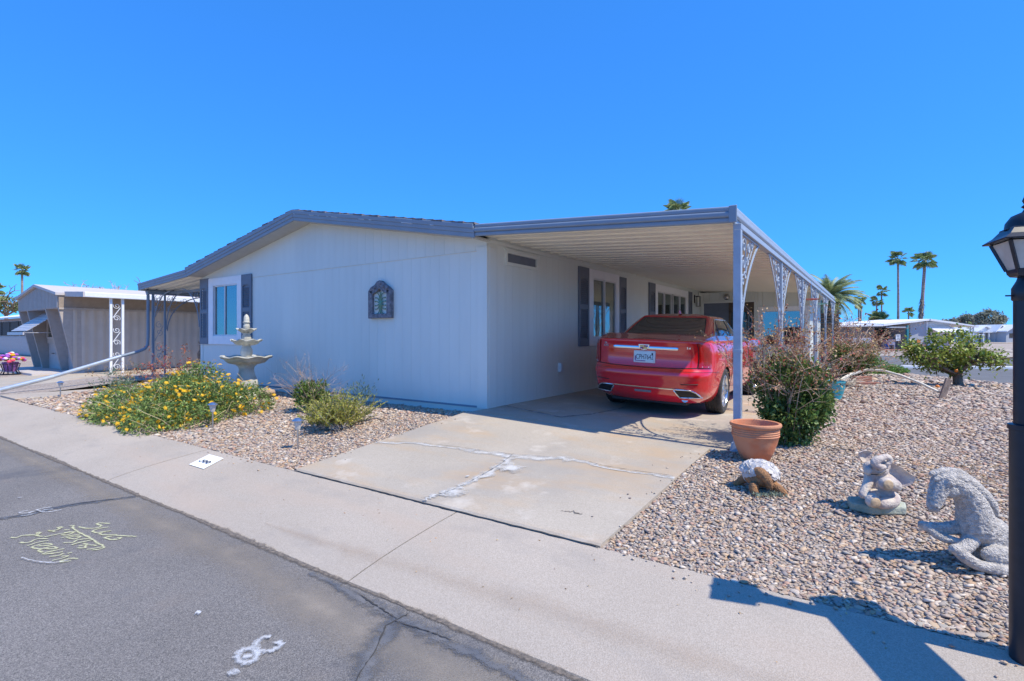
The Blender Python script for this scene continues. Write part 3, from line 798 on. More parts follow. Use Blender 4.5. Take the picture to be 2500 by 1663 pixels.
# gable front: boards with narrow grooves, split by the horizontal lap line
PIT = 0.2035
fw = [(-7.94, -6.87, 1.04, 2.19)]
sheath('x', HX0 + 0.03, -0.008, -0.15, 2.36, fw, 0.0162, 0.034)
MB().prism([(HX0 + 0.03, 2.361), (-0.008, 2.361), (-0.008, rake(0) - 0.02), (APX, APZ - 0.02), (HX0 + 0.03, rake(HX0) - 0.02)], 0.0122, 0.034, 'y').build('wall', 'siding_dark_gap', H)
SEAM = 2.28
xs = cuts(HX0 + 0.10, -0.17, PIT, fw)
for a, b in zip(xs, xs[1:]):
    ga = 0.0012
    for z0, z1 in rects_minus(a, b, 0.02, SEAM, fw):
        MB().box(a + ga, b - ga, 0.014, 0.03, z0, z1).build('siding_board', 'siding', H)
for a in np.arange(HX0, -0.001, PIT):
    b = min(a + PIT, 0.0); q = 0.0012
    a_, b_ = a + q, b - q
    if b_ - a_ < 0.02: continue
    pl = [(a_, SEAM + 0.006), (b_, SEAM + 0.006), (b_, rake(b_) + 0.02)]
    if a_ < APX < b_: pl.append((APX, APZ + 0.02))
    pl.append((a_, rake(a_) + 0.02))
    MB().prism(pl, 0.010, 0.03, 'y').build('siding_board', 'siding', H)
MB().box(HX0 + 0.02, -0.18, 0.0095, 0.03, SEAM - 0.005, SEAM + 0.002).build('lap_strip', 'lap_tan', H)
MB().box(-0.172, 0.012, -0.006, 0.055, -0.02, 2.335).build('corner_trim', 'white_trim' if False else 'siding', H, bevel=0.004)
MB().box(HX0 - 0.01, HX0 + 0.10, -0.002, 0.05, -0.02, 2.27).build('corner_trim', 'siding', H, bevel=0.004)
# skirting
MB().box(HX0 - 0.005, 0.004, 0.008, 0.05, -0.22, 0.018).build('skirting', 'siding', H)
MB().box(HX0 - 0.005, 0.008, -0.004, 0.03, -0.01, 0.016).build('skirting_rail', 'fascia_blue', H)
# carport-side wall: boards along Y at X = 0
win1 = (3.45, 4.55, 1.0, 2.19); win2 = (7.17, 9.62, 1.0, 2.19); vent = (0.49, 1.36, 2.145, 2.33)
hl = [(w_[0], w_[1], w_[2], w_[3]) for w_ in (win1, win2, vent)]
sheath('y', 0.036, 14.6, -0.15, 2.5, hl, -0.022, -0.0045)
ys = cuts(0.055, HY1, PIT, hl)
for a, b in zip(ys, ys[1:]):
    for z0, z1 in rects_minus(a, b, -0.2, 2.52, hl):
        MB().box(-0.03, -0.001, a + 0.0018, b - 0.0018, z0, z1).build('siding_board', 'siding', H)
MB().box(-0.03, 0.014, 0.056, 0.22, -0.02, 2.33).build('corner_trim', 'siding', H, bevel=0.004)
MB().box(-0.03, 0.010, 0.05, HY1, 2.455, 2.53).build('top_rail', 'siding', H)
# left side wall (under the patio awning)
MB().box(HX0 - 0.002, HX0 + 0.03, 0.05, 14.6, -0.2, 2.36).build('wall', 'siding', H)

# roof: two slopes of shingle courses, rake fascia in three steps, soffits
OV = -0.35
def roofz(x): return rake(x) + 0.19
for side in (-1, 1):
    x_e = 0.06 if side > 0 else -8.47
    slope = (roofz(x_e) - (APZ + 0.19)) / (x_e - APX)
    L = abs(x_e - APX); n = 22
    for i in range(n):
        xa = APX + side * L * i / n; xb = APX + side * L * (i + 1) / n + side * 0.02
        za = APZ + 0.19 + slope * (xa - APX); zb = APZ + 0.19 + slope * (xb - APX)
        yj = OV - 0.03 + 0.012 * math.sin(i * 2.7)
        k = MB(); lo_, hi_ = (xa, xb) if xa < xb else (xb, xa); zl, zh = (za, zb) if xa < xb else (zb, za)
        tl = 0.006 if side > 0 else 0.022; thh = 0.022 if side > 0 else 0.006
        k.hexa([(lo_, yj, zl - 0.002), (hi_, yj, zh - 0.002), (hi_, 14.8, zh - 0.002), (lo_, 14.8, zl - 0.002)],
               [(lo_, yj, zl + tl), (hi_, yj, zh + thh), (hi_, 14.8, zh + thh), (lo_, 14.8, zl + tl)])
        k.build('shingle_course', 'shingle', H)
    # soffit under the gable overhang
    k = MB(); a, b = (x_e, APX) if side < 0 else (APX, x_e)
    za, zb = rake(a) + 0.022, rake(b) + 0.022
    k.hexa([(a, OV + 0.02, za - 0.012), (b, OV + 0.02, zb - 0.012), (b, 0.02, zb - 0.012), (a, 0.02, za - 0.012)], [(a, OV + 0.02, za), (b, OV + 0.02, zb), (b, 0.02, zb), (a, 0.02, za)]).build('soffit', 'soffit', H)
    # stepped rake fascia
    for z0, z1, d in ((0.0, 0.065, 0.0), (0.062, 0.125, 0.016), (0.122, 0.188, 0.032)):
        k = MB()
        k.hexa([(a, OV - d, rake(a) + z0), (b, OV - d, rake(b) + z0), (b, OV + 0.03, rake(b) + z0), (a, OV + 0.03, rake(a) + z0)],
               [(a, OV - d - 0.006, rake(a) + z1), (b, OV - d - 0.006, rake(b) + z1), (b, OV + 0.03, rake(b) + z1), (a, OV + 0.03, rake(a) + z1)])
        k.build('fascia', 'fascia_blue', H, bevel=0.008)
k = MB()
for x, L in ((-3.7, 0.13), (-3.45, 0.03), (-3.2, 0.05), (-3.07, 0.16), (-2.35, 0.13), (-2.1, 0.06), (-1.35, 0.24), (-0.75, 0.07), (-4.18, 0.04)):
    z = rake(x) + 0.124; z2 = rake(x + L) + 0.124
    k.hexa([(x, OV - 0.034, z - 0.004), (x + L, OV - 0.034, z2 - 0.003), (x + L, OV - 0.018, z2 - 0.003), (x, OV - 0.018, z - 0.004)], [(x, OV - 0.032, z + 0.004), (x + L, OV - 0.034, z2 + 0.002), (x + L, OV - 0.018, z2 + 0.002), (x, OV - 0.018, z + 0.004)])
k.build('paint_chips', 'chip_white', H)

def shutter(parent, axis, a, b, z0, z1, off):
    """louvred shutter in the wall plane; axis 'x' = front wall (faces -Y), 'y' = carport wall (faces +X)"""
    def bx(k, p0, p1, q0, q1, d0, d1):
        if axis == 'x': k.box(p0, p1, off - d1, off - d0, q0, q1)
        else: k.box(off + d0, off + d1, p0, p1, q0, q1)
        return k
    mid = z0 + (z1 - z0) * 0.50; st = 0.055
    fr = bx(MB(), a, a + st, z0, z1, 0, 0.032); bx(fr, b - st, b, z0, z1, 0, 0.032)
    bx(fr, a + st, b - st, z1 - 0.22, z1, 0, 0.030); bx(fr, a + st, b - st, mid - 0.045, mid + 0.045, 0, 0.030); bx(fr, a + st, b - st, z0, z0 + 0.15, 0, 0.030)
    bx(fr, a + st, b - st, z0 + 0.15, z1 - 0.22, 0, 0.008)
    cx_ = (a + b) / 2
    # arched hood over the upper louvres
    pl = [(a + st, z1 - 0.225), (b - st, z1 - 0.225), (b - st, z1 - 0.26)] + [(cx_ + (b - a - 2 * st) / 2 * math.cos(t), z1 - 0.26 + 0.03 * math.sin(t)) for t in np.linspace(0.2, math.pi - 0.2, 6)] + [(a + st, z1 - 0.26)]
    if axis == 'x': fr.prism(pl, off - 0.030, off, 'y')
    else: fr.prism(pl, off, off + 0.030, 'x')
    sh = fr.build('shutter', 'shutter_grey', parent)
    for lo, hi in ((z0 + 0.155, mid - 0.05), (mid + 0.05, z1 - 0.265)):
        n = max(4, int((hi - lo) / 0.036))
        for i in range(n):
            z = lo + (hi - lo) * (i + 0.5) / n
            k = MB()
            if axis == 'x':
                k.hexa([(a + st, off - 0.030, z - 0.016), (b - st, off - 0.030, z - 0.016), (b - st, off - 0.006, z + 0.004), (a + st, off - 0.006, z + 0.004)],
                       [(a + st, off - 0.028, z - 0.010), (b - st, off - 0.028, z - 0.010), (b - st, off - 0.006, z + 0.012), (a + st, off - 0.006, z + 0.012)])
            else:
                k.hexa([(off + 0.030, a + st, z - 0.016), (off + 0.030, b - st, z - 0.016), (off + 0.006, b - st, z + 0.004), (off + 0.006, a + st, z + 0.004)],
                       [(off + 0.028, a + st, z - 0.010), (off + 0.028, b - st, z - 0.010), (off + 0.006, b - st, z + 0.012), (off + 0.006, a + st, z + 0.012)])
            k.build('louvre', 'shutter_grey', sh)
    return sh
def window(parent, axis, ta, tb, tz0, tz1, panes, off, curt='curtain', swag=False):
    """flat white surround, vinyl sash frame, glass panes set back, a dim room behind. panes: list of (a,b,z0,z1)"""
    def bx(k, p0, p1, q0, q1, d0, d1):
        if axis == 'x': k.box(p0, p1, off - d1, off - d0, q0, q1)
        else: k.box(off + d0, off + d1, p0, p1, q0, q1)
        return k
    pa, pb = min(p[0] for p in panes), max(p[1] for p in panes); pz0, pz1 = panes[0][2], panes[0][3]
    fr = MB()
    bx(fr, ta, pa, tz0, tz1, 0.0, 0.022); bx(fr, pb, tb, tz0, tz1, 0.0, 0.022)
    bx(fr, pa, pb, tz0, pz0, 0.0, 0.022); bx(fr, pa, pb, pz1, tz1, 0.0, 0.022)
    wn = fr.build('window', 'white_trim', parent, bevel=0.003)
    sash = MB(); b_ = 0.028
    for i, (a, b, z0, z1) in enumerate(panes):
        d0, d1 = (-0.03, 0.012) if i % 2 else (-0.045, -0.005)
        bx(sash, a, a + b_, z0, z1, d0, d1); bx(sash, b - b_, b, z0, z1, d0, d1)
        bx(sash, a + b_, b - b_, z0, z0 + b_, d0, d1); bx(sash, a + b_, b - b_, z1 - b_, z1, d0, d1)
    sash.build('sash', 'vinyl', wn, bevel=0.002)
    for i, (a, b, z0, z1) in enumerate(panes):
        d = -0.012 if i % 2 else -0.028
        bx(MB(), a + b_, b - b_, z0 + b_, z1 - b_, d - 0.004, d).build('pane', 'window_glass', wn)
    # curtain folds behind the glass
    n = 40; k = MB(); A = []; B = []
    for i in range(n + 1):
        t = pa + (pb - pa) * i / n; dd = -0.075 - 0.012 * (1 + math.sin(i * 1.9))
        A.append((t, off - dd, pz0) if axis == 'x' else (off + dd, t, pz0)); B.append((t, off - dd, pz1) if axis == 'x' else (off + dd, t, pz1))
    # room box sits inside the wall thickness
    k.grid([A, B]).build('curtain', curt, wn, fix=False)
    if swag:
        for i, (a, b, z0, z1) in enumerate(panes):
            k = MB(); r0, r1 = [], []
            for j in range(13):
                u = j / 12; x = lerp(a + 0.03, b - 0.03, u); dip = 0.13 * (1 - (2 * u - 1) ** 2)
                r0.append((x, off + 0.066, z0 + 0.36 - dip)); r1.append((x, off + 0.064, z0 + 0.28 - dip * 1.05))
            k.grid([r0, r1]).build('swag', 'swag_white', wn, fix=False)
    return wn
# front window
window(H, 'x', -8.154, -6.69, 0.846, 2.362, [(-7.94, -7.42, 1.04, 2.19), (-7.44, -6.87, 1.04, 2.19)], 0.006, 'curtain_green', True)
shutter(H, 'x', -8.545, -8.16, 0.846, 2.375, 0.008)
shutter(H, 'x', -6.684, -6.29, 0.846, 2.362, 0.008)
# carport-side windows
window(H, 'y', 3.245, 4.72, 0.842, 2.355, [(3.45, 4.01, 1.0, 2.19), (3.99, 4.55, 1.0, 2.19)], 0.0, 'curtain')
shutter(H, 'y', 2.824, 3.24, 0.842, 2.355, 0.0)
shutter(H, 'y', 4.725, 5.10, 0.842, 2.33, 0.0)
window(H, 'y', 6.98, 9.82, 0.842, 2.36, [(7.17, 7.75, 1.0, 2.19), (7.73, 8.30, 1.0, 2.19), (8.50, 9.08, 1.0, 2.19), (9.06, 9.62, 1.0, 2.19)], 0.0, 'curtain')
shutter(H, 'y', 6.541, 6.97, 0.842, 2.36, 0.0)
shutter(H, 'y', 9.83, 10.20, 0.842, 2.36, 0.0)
# small high window near the corner
fr = MB(); a, b, c, d = vent
for t in ((a - 0.03, a + 0.02, c - 0.03, d + 0.02), (b - 0.02, b + 0.03, c - 0.03, d + 0.02)): fr.box(-0.03, 0.022, *t)
fr.box(-0.03, 0.022, a + 0.02, b - 0.02, c - 0.03, c + 0.02); fr.box(-0.03, 0.022, a + 0.02, b - 0.02, d - 0.03, d + 0.02)
vw = fr.build('window', 'siding', H, bevel=0.004)
MB().box(-0.02, -0.008, a + 0.02, b - 0.02, c + 0.02, d - 0.03).build('pane', 'shutter_grey', vw)
MB().box(-0.024, 0.03, a - 0.05, b + 0.05, d + 0.02, d + 0.034).build('drip_cap', 'siding', vw)
# cover plate low on the wall
k = MB().box(-0.002, 0.05, 2.08, 2.16, 0.40, 0.56).box(0.05, 0.058, 2.09, 2.15, 0.42, 0.54)
k.build('outlet_cover', 'vinyl', H, bevel=0.006)

# rear room closing the carport
RB = 11.1
MB().box(-0.04, 3.05, RB + 0.04, 14.55, -0.25, 2.40).build('wall', 'siding_dark_gap', H)
hl2 = [(0.13, 1.60, -0.2, 2.06), (1.70, 3.03, 0.75, 1.88)]
xs = cuts(0.0, 3.05, PIT * 1.5, hl2)
for a, b in zip(xs, xs[1:]):
    for z0, z1 in rects_minus(a, b, -0.2, 2.40, hl2):
        MB().box(a + 0.003, b - 0.003, RB, RB + 0.05, z0, z1).build('siding_board', 'siding', H)
for y in np.arange(RB, 14.5, 0.31):
    MB().box(3.02, 3.062, y + 0.003, min(14.55, y + 0.31) - 0.003, -0.2, 2.38).build('siding_board', 'siding', H)
# sliding door: screen panel left, glass right
fr = MB()
fr.box(0.06, 0.13, RB - 0.03, RB + 0.04, -0.05, 2.06); fr.box(1.60, 1.67, RB - 0.03, RB + 0.04, -0.05, 2.06); fr.box(0.06, 1.67, RB - 0.03, RB + 0.04, 2.06, 2.13)
dr = fr.build('door', 'siding', H, bevel=0.004)
MB().box(0.13, 0.90, RB + 0.006, RB + 0.03, -0.1, 2.06).build('screen_panel', 'shutter_grey', dr)
k = MB(); k.box(0.88, 0.95, RB - 0.012, RB + 0.03, -0.1, 1.80); k.box(1.54, 1.60, RB - 0.012, RB + 0.03, -0.1, 1.80); k.box(1.23, 1.27, RB - 0.010, RB + 0.03, -0.1, 1.76); k.box(0.88, 1.60, RB - 0.012, RB + 0.03, 1.76, 2.06)
k.build('door_frame', 'door_brown', dr)
MB().box(0.95, 1.54, RB + 0.0, RB + 0.006, -0.1, 1.76).build('pane', 'window_glass', dr)
k = MB(); A = []; B = []
for i in range(60):
    A.append((0.9 + 0.7 * i / 59, RB + 0.034 + 0.006 * (i % 2), -0.1)); B.append((0.9 + 0.7 * i / 59, RB + 0.034 + 0.006 * (i % 2), 1.8))
k.grid([A, B]).build('blinds', 'curtain', dr, fix=False)
window(H, 'x', 1.70, 3.04, 0.62, 1.90, [(1.80, 2.40, 0.75, 1.78), (2.38, 2.95, 0.75, 1.78)], RB, 'curtain')
# door in the rear room's outer side and a white frame
k = MB(); k.box(3.06, 3.10, 11.95, 12.05, -0.1, 1.95); k.box(3.06, 3.10, 12.95, 13.05, -0.1, 1.95); k.box(3.06, 3.10, 12.05, 12.95, 1.85, 1.95)
dr2 = k.build('door', 'white_trim', H)
MB().box(3.063, 3.075, 12.05, 12.95, -0.1, 1.85).build('pane', 'window_glass', dr2)
# dome light above the sliding door
lt = MB().lathe([(0.02, 0), (0.075, 0.004), (0.085, 0.03), (0.07, 0.07), (0.03, 0.095), (0.0, 0.10)], 20).v
k = MB().lathe([(0.03, 0.0), (0.085, 0.004), (0.095, 0.03), (0.08, 0.075), (0.045, 0.10), (0.004, 0.11)], 20)
k.v = [(0.815 + x, RB - z, 2.24 + y) for x, y, z in k.v]
mat('dome_metal', (0.5, 0.48, 0.45), 0.3, 0.1, metal=0.8)
k.build('porch_light', 'dome_metal', H, smooth=60)
# wall lantern by the last window
k = MB(); k.box(0.0, 0.02, 10.47, 10.55, 2.05, 2.30); k.bar((0.02, 10.51, 2.26), (0.12, 10.51, 2.26), 0.015)
k.bar((0.12, 10.51, 2.27), (0.12, 10.51, 2.38), 0.01)
wl = k.build('wall_lantern', 'black_metal', H)
k = MB()
for sx in (0.07, 0.17):
    for sy in (10.46, 10.56): k.bar((sx, sy, 1.95), (sx, sy, 2.25), 0.012)
k.box(0.06, 0.18, 10.45, 10.57, 2.235, 2.25); k.box(0.06, 0.18, 10.45, 10.57, 1.94, 1.952)
k.build('lantern_cage', 'black_metal', wl)
MB().lathe([(0.02, 1.955), (0.022, 2.06), (0.0, 2.07)], 10, (0.12, 10.51, 0)).build('candle', 'white_trim', wl)
# ---------------------------------------------------------------- carport: pans, fascia, posts with scroll brackets
CP = thing('carport', 'long carport with cream pan ceiling and blue-grey scrollwork posts', 'carport', (1.7, 7, 0))
CX0, CX1, CY0, CY1 = 0.02, 3.40, -0.33, 14.75
def cz(x): return lerp(2.475, 2.245, (x - 0.0) / 3.4)     # underside of the pans
# one shared pan: flat trough with raised ribs, running across the carport
N = 50; pw = (CY1 - CY0) / N
prof = [(pw * 0.02, -0.016), (pw * 0.021, 0.0), (pw * 0.47, 0.0), (pw * 0.485, 0.03), (pw * 0.525, 0.03), (pw * 0.54, 0.0), (pw * 0.939, 0.0), (pw * 0.94, -0.016)]
k = MB()
bot = [[(x, y, cz(x) - cz(0) + z) for (y, z) in prof] for x in (CX0, CX1)]
top = [[(x, y, cz(x) - cz(0) + z + 0.006) for (y, z) in prof] for x in (CX0, CX1)]
k.grid(bot).grid(top)
k.grid([bot[0], top[0]]).grid([bot[1], top[1]])
pan = k.mesh('roof_pan', 'pan_ceiling', fix=True)
for i in range(N):
    inst('roof_pan', pan, CP, (-1.7, CY0 + i * pw - 7, cz(0)))
MB().box(0.0, 0.012, CY0, CY1, 2.39, 2.440).build('wall_ledger', 'siding', CP)
# roof skin seen only from above
k = MB(); k.hexa([(0.0, CY0, cz(0) + 0.066), (CX1, CY0, cz(CX1) + 0.066), (CX1, CY1, cz(CX1) + 0.066), (0.0, CY1, cz(0) + 0.066)], [(0.0, CY0, cz(0) + 0.074), (CX1, CY0, cz(CX1) + 0.074), (CX1, CY1, cz(CX1) + 0.074), (0.0, CY1, cz(0) + 0.074)])
k.build('roof_skin', 'vinyl', CP)
# front fascia: rolled profile of three bands following the slope
for z0, z1, d in ((-0.055, 0.005, 0.0), (0.0, 0.062, 0.022), (0.057, 0.115, 0.012)):
    k = MB(); a, b = 0.058, 3.44
    k.hexa([(a, CY0 - 0.02 - d, cz(a) + z0), (b, CY0 - 0.02 - d, cz(b) + z0), (b, CY0 + 0.02, cz(b) + z0), (a, CY0 + 0.02, cz(a) + z0)],
           [(a, CY0 - 0.02 - d, cz(a) + z1), (b, CY0 - 0.02 - d, cz(b) + z1), (b, CY0 + 0.02, cz(b) + z1), (a, CY0 + 0.02, cz(a) + z1)])
    k.build('fascia', 'fascia_blue', CP, bevel=0.02, seg=3)
zf = cz(CX1)
mat('fascia_light', (0.35, 0.40, 0.47), 0.45, 0.04)
for z0, z1, d in ((-0.055, 0.005, 0.0), (0.0, 0.062, 0.03), (0.057, 0.115, 0.015)):
    MB().box(CX1 - 0.0, CX1 + 0.035 + d, CY0 - 0.04, CY1, zf + z0, zf + z1).build('gutter', 'fascia_light', CP, bevel=0.018, seg=3)
MB().box(CX1 - 0.012, CX1 + 0.068, CY0 - 0.047, CY0 - 0.03, zf - 0.058, zf + 0.118).build('gutter_cap', 'fascia_blue', CP, bevel=0.01)
MB().box(3.41, 3.49, CY0 + 0.05, CY1 - 0.1, zf - 0.115, zf - 0.055).build('beam', 'fascia_light', CP, bevel=0.006)

def spiral(c, r, turns, a0, sgn=1, n=22):
    return [(c[0] + r * (1 - 0.8 * t) * math.cos(a0 + sgn * turns * 2 * math.pi * t), c[1] + r * (1 - 0.8 * t) * math.sin(a0 + sgn * turns * 2 * math.pi * t)) for t in np.linspace(0, 1, n)]
mat('post_blue', (0.36, 0.41, 0.475), 0.45, 0.08, 12, bump=0.1, bscale=30)
mat('post_rust', (0.25, 0.24, 0.25), 0.6, 0.4, 25)
BX, ZT = 3.45, zf - 0.116
def bracket_bm(sgn):
    """triangular scroll bracket in the YZ plane, local origin at post face and beam underside"""
    k = MB(); W, Hh = 1.02, 1.12
    cur = [(sgn * (0.018 + (W - 0.018) * (1 - math.sin(t)) ** 0.9), -Hh * (math.sin(t) * 0.0 + (1 - math.cos(t)) * 0 + t / (math.pi / 2)) ** 1.25) for t in np.linspace(0, math.pi / 2, 14)]
    for (a, b) in zip(cur, cur[1:]):
        k.bar((0, a[0], a[1]), (0, b[0], b[1]), 0.028, 0.012, up=(1, 0, 0))
    k.bar((0, sgn * 0.0, -0.012), (0, sgn * W, -0.012), 0.024, 0.014)
    k.bar((0, sgn * 0.014, -0.01), (0, sgn * 0.014, -Hh - 0.05), 0.024, 0.014)
    for (cy, cz_, r, tn, a0, s2) in ((0.16, -0.12, 0.085, 1.3, 0.5, 1), (0.13, -0.31, 0.085, 1.3, 2.5, -1), (0.40, -0.11, 0.075, 1.3, 1.0, -1), (0.34, -0.26, 0.06, 1.3, 3.4, 1), (0.60, -0.075, 0.05, 1.3, 0.4, 1), (0.10, -0.50, 0.065, 1.2, 1.2, 1), (0.22, -0.44, 0.05, 1.2, 3.0, -1), (0.07, -0.70, 0.038, 1.2, 1.5, 1), (0.055, -0.82, 0.03, 1.2, 4.0, -1)):
        sp = spiral((cy, cz_), r, tn, a0, s2)
        k.tube([(0, sgn * p[0], p[1]) for p in sp], 0.009, 5)
    for a, b in (((0.26, -0.03), (0.24, -0.40)), ((0.50, -0.03), (0.26, -0.42)), ((0.06, -0.56), (0.06, -0.74)), ((0.70, -0.03), (0.46, -0.24))):
        k.bar((0, sgn * a[0], a[1]), (0, sgn * b[0], b[1]), 0.010)
    return k
brP = bracket_bm(1).mesh('scroll_bracket', 'post_blue'); brN = bracket_bm(-1).mesh('scroll_bracket', 'post_blue')
def scroll_col():
    k = MB(); z = -0.25
    while z > -2.2:
        k.tube([(0, p[0], p[1] + z) for p in spiral((0.0, 0.0), 0.032, 1.2, 1.5, 1)], 0.0055, 5)
        k.tube([(0, p[0], p[1] + z - 0.17) for p in spiral((0.0, 0.0), 0.032, 1.2, 4.6, 1)], 0.0055, 5)
        k.bar((0, 0.028, z + 0.0), (0, -0.028, z - 0.17), 0.009)
        z -= 0.42
    return k.mesh('scroll_infill', 'post_blue')
scm = scroll_col()
POSTY = [-0.25, 2.65, 5.34, 7.91, 10.95, 13.97]
for i, y in enumerate(POSTY):
    zb = G(3.45, y) if y < -0.36 else DZ(3.3, y)
    zb = min(zb, -0.10) - 0.02
    w_ = 0.075 if i == 0 else 0.05
    k = MB().box(BX - w_ / 2, BX + w_ / 2, y - w_ / 2, y + w_ / 2, zb, ZT)
    if i == 0:
        k.box(BX - w_ / 2 - 0.004, BX + w_ / 2 + 0.004, y - w_ / 2 - 0.004, y + w_ / 2 + 0.004, 0.865, 0.90)
        k.hexa([(BX - 0.07, y - 0.07, zb), (BX + 0.07, y - 0.07, zb), (BX + 0.07, y + 0.07, zb), (BX - 0.07, y + 0.07, zb)], [(BX - 0.05, y - 0.05, zb + 0.10), (BX + 0.05, y - 0.05, zb + 0.10), (BX + 0.05, y + 0.05, zb + 0.10), (BX - 0.05, y + 0.05, zb + 0.10)])
    ps = k.build('post', 'post_blue', CP, bevel=0.004)
    k = MB().box(BX - 0.014, BX + 0.014, y + 0.115, y + 0.141, zb, ZT); k.build('side_bar', 'post_blue', ps)
    inst('scroll_infill', scm, ps, (BX - 1.7, y + 0.078 - 7, ZT))
    inst('scroll_bracket', brP, ps, (BX - 1.7, y + 0.14 - 7, ZT))
    if i > 0: inst('scroll_bracket', brN, ps, (BX - 1.7, y - 0.03 - 7, ZT))

# ---------------------------------------------------------------- patio awning on the far (left) side
PA = thing('patio_awning', 'sloping blue-grey patio awning on scroll posts left of the house', 'awning', (-9.8, 5, 0))
AX0, AX1 = -11.1, -8.47
def az(x): return lerp(2.255, 2.43, (x - AX0) / (AX1 - AX0))
for i in range(50):
    y0 = -0.33 + i * 0.2
    k = MB(); pr = [(0, 0), (0.12, 0), (0.14, 0.035), (0.18, 0.035), (0.2, 0)]
    k.grid([[(x, y0 + y, az(x) + z) for y, z in pr] for x in (AX0, AX1)]).grid([[(x, y0 + y, az(x) + z + 0.006) for y, z in pr] for x in (AX0, AX1)])
    k.build('roof_pan', 'pan_ceiling', PA, fix=False)
for z0, z1, d in ((-0.03, 0.035, 0.0), (0.03, 0.09, 0.016), (0.085, 0.14, 0.03)):
    k = MB(); a, b = AX0 - 0.03, AX1 + 0.004
    k.hexa([(a, -0.35 - d, az(a) + z0), (b, -0.35 - d, az(b) + z0), (b, -0.32, az(b) + z0), (a, -0.32, az(a) + z0)], [(a, -0.356 - d, az(a) + z1), (b, -0.356 - d, az(b) + z1), (b, -0.32, az(b) + z1), (a, -0.32, az(a) + z1)])
    k.build('fascia', 'fascia_blue', PA, bevel=0.01)
MB().box(AX0 - 0.05, AX0 + 0.02, -0.36, 9.7, 2.22, 2.36).build('gutter', 'fascia_blue', PA, bevel=0.015)
MB().box(-11.06, -10.98, -0.2, 9.6, 2.13, 2.21).build('beam', 'fascia_blue', PA)
MB().box(-11.0, AX1 + 0.3, 0.30, 0.37, 2.16, 2.22).build('cross_beam', 'fascia_blue', PA)
def awn_post(y):
    ps = MB().box(-11.045, -10.995, y - 0.025, y + 0.025, -0.25, 2.13).build('post', 'fascia_blue', PA)
    MB().box(-11.04, -11.0, y + 0.26, y + 0.30, -0.25, 2.13).build('side_bar', 'fascia_blue', ps)
    k = MB(); z = 1.95
    while z > 0.3:
        for dz, a0 in ((0, 1.5), (-0.2, 4.6)):
            k.tube([(-11.02, y + 0.145 + 2.6 * p[0], z + dz + 2.6 * p[1]) for p in spiral((0, 0), 0.035, 1.2, a0, 1)], 0.007, 5)
        k.bar((-11.02, y + 0.24, z - 0.02), (-11.02, y + 0.04, z - 0.42), 0.01); z -= 0.62
    k.build('scroll_infill', 'fascia_blue', ps)['kind'] = 'stuff'
    return ps
pp = awn_post(-0.06); awn_post(4.3); awn_post(8.8)
# curved brackets with scrolls across to the house and along the beam
def arc_bracket(o, dx, dy, name):
    k = MB(); P = []
    for t in np.linspace(0, math.pi / 2, 12):
        u = 0.95 * (1 - math.cos(t)); v = -0.95 * (1 - math.sin(t))
        P.append((o[0] + dx * u, o[1] + dy * u, o[2] + v))
    k.tube(P, 0.014, 6)
    for (u, v, r) in ((0.17, -0.17, 0.11), (0.42, -0.12, 0.09), (0.14, -0.42, 0.08)):
        k.tube([(o[0] + dx * (u + p[0]), o[1] + dy * (u + p[0]), o[2] + v + p[1]) for p in spiral((0, 0), r, 1.3, u * 7, 1)], 0.007, 5)
    return k.build('scroll_bracket', 'fascia_blue', pp)
arc_bracket((-10.99, -0.06, 2.16), 1, 0, 'a'); arc_bracket((-10.99, 0.24, 2.16), 1, 0, 'b'); arc_bracket((-8.58, -0.02, 2.2), -1, 0, 'c'); arc_bracket((-11.02, 0.28, 2.12), 0, 1, 'd')
# downspout with a long bare extension lying towards the street
DS = thing('downspout', 'long metal downspout running from the awning corner to the ground', 'downspout', (-11.1, -0.2, -0.2))
k = MB(); q = -11.085
k.tube([(q, -0.19, 2.24), (q, -0.15, 2.1), (q, -0.15, 1.0), (q, -0.16, 0.80), (q - 0.01, -0.22, 0.70), (q - 0.03, -0.36, 0.63), (q - 0.09, -0.75, 0.51)], 0.038, 8)
k.build('painted_pipe', 'fascia_blue', DS, smooth=60)
mat('bare_alu', (0.62, 0.66, 0.68), 0.35, 0.08, metal=0.6)
MB().tube([(q - 0.085, -0.72, 0.52), (q - 0.36, -1.9, 0.10), (q - 0.40, -2.02, 0.055)], 0.045, 8).build('bare_extension', 'bare_alu', DS, smooth=60)
MB().tube([(q - 0.38, -1.98, 0.07), (q - 0.62, -2.86, -0.19)], 0.05, 8).build('bare_extension', 'bare_alu', DS, smooth=60)

# ---------------------------------------------------------------- plaque on the front wall
mat('plaque_stone', (0.20, 0.20, 0.225), 0.9, 0.35, 20, bump=0.6, bscale=50)
mat('verdigris', (0.10, 0.33, 0.30), 0.6, col2=(0.22, 0.30, 0.16), scale=12, metal=0.2)
PL = thing('wall_plaque', 'grey carved wall plaque with green metal scrollwork on the front wall', 'plaque', (-2.22, 0, 1.6))
x0, x1, z0, z1 = -2.50, -1.945, 1.335, 1.80
k = MB(); k.box(x0, x0 + 0.10, -0.06, 0.012, z0, z1); k.box(x1 - 0.10, x1, -0.06, 0.012, z0, z1); k.box(x0 + 0.10, x1 - 0.10, -0.06, 0.012, z0, z0 + 0.075)
pl = [(x0, z1), (x0 + 0.10, z1 - 0.06), (-2.30, z1 - 0.02), (-2.22, z1 + 0.03), (-2.14, z1 - 0.02), (x1 - 0.10, z1 - 0.06), (x1, z1), (x1 - 0.08, z1 + 0.06), (-2.10, z1 + 0.10), (-2.17, z1 + 0.155), (-2.22, z1 + 0.17), (-2.28, z1 + 0.155), (-2.34, z1 + 0.10), (x0 + 0.06, z1 + 0.06)]
k.prism(pl, -0.06, 0.012, 'y')
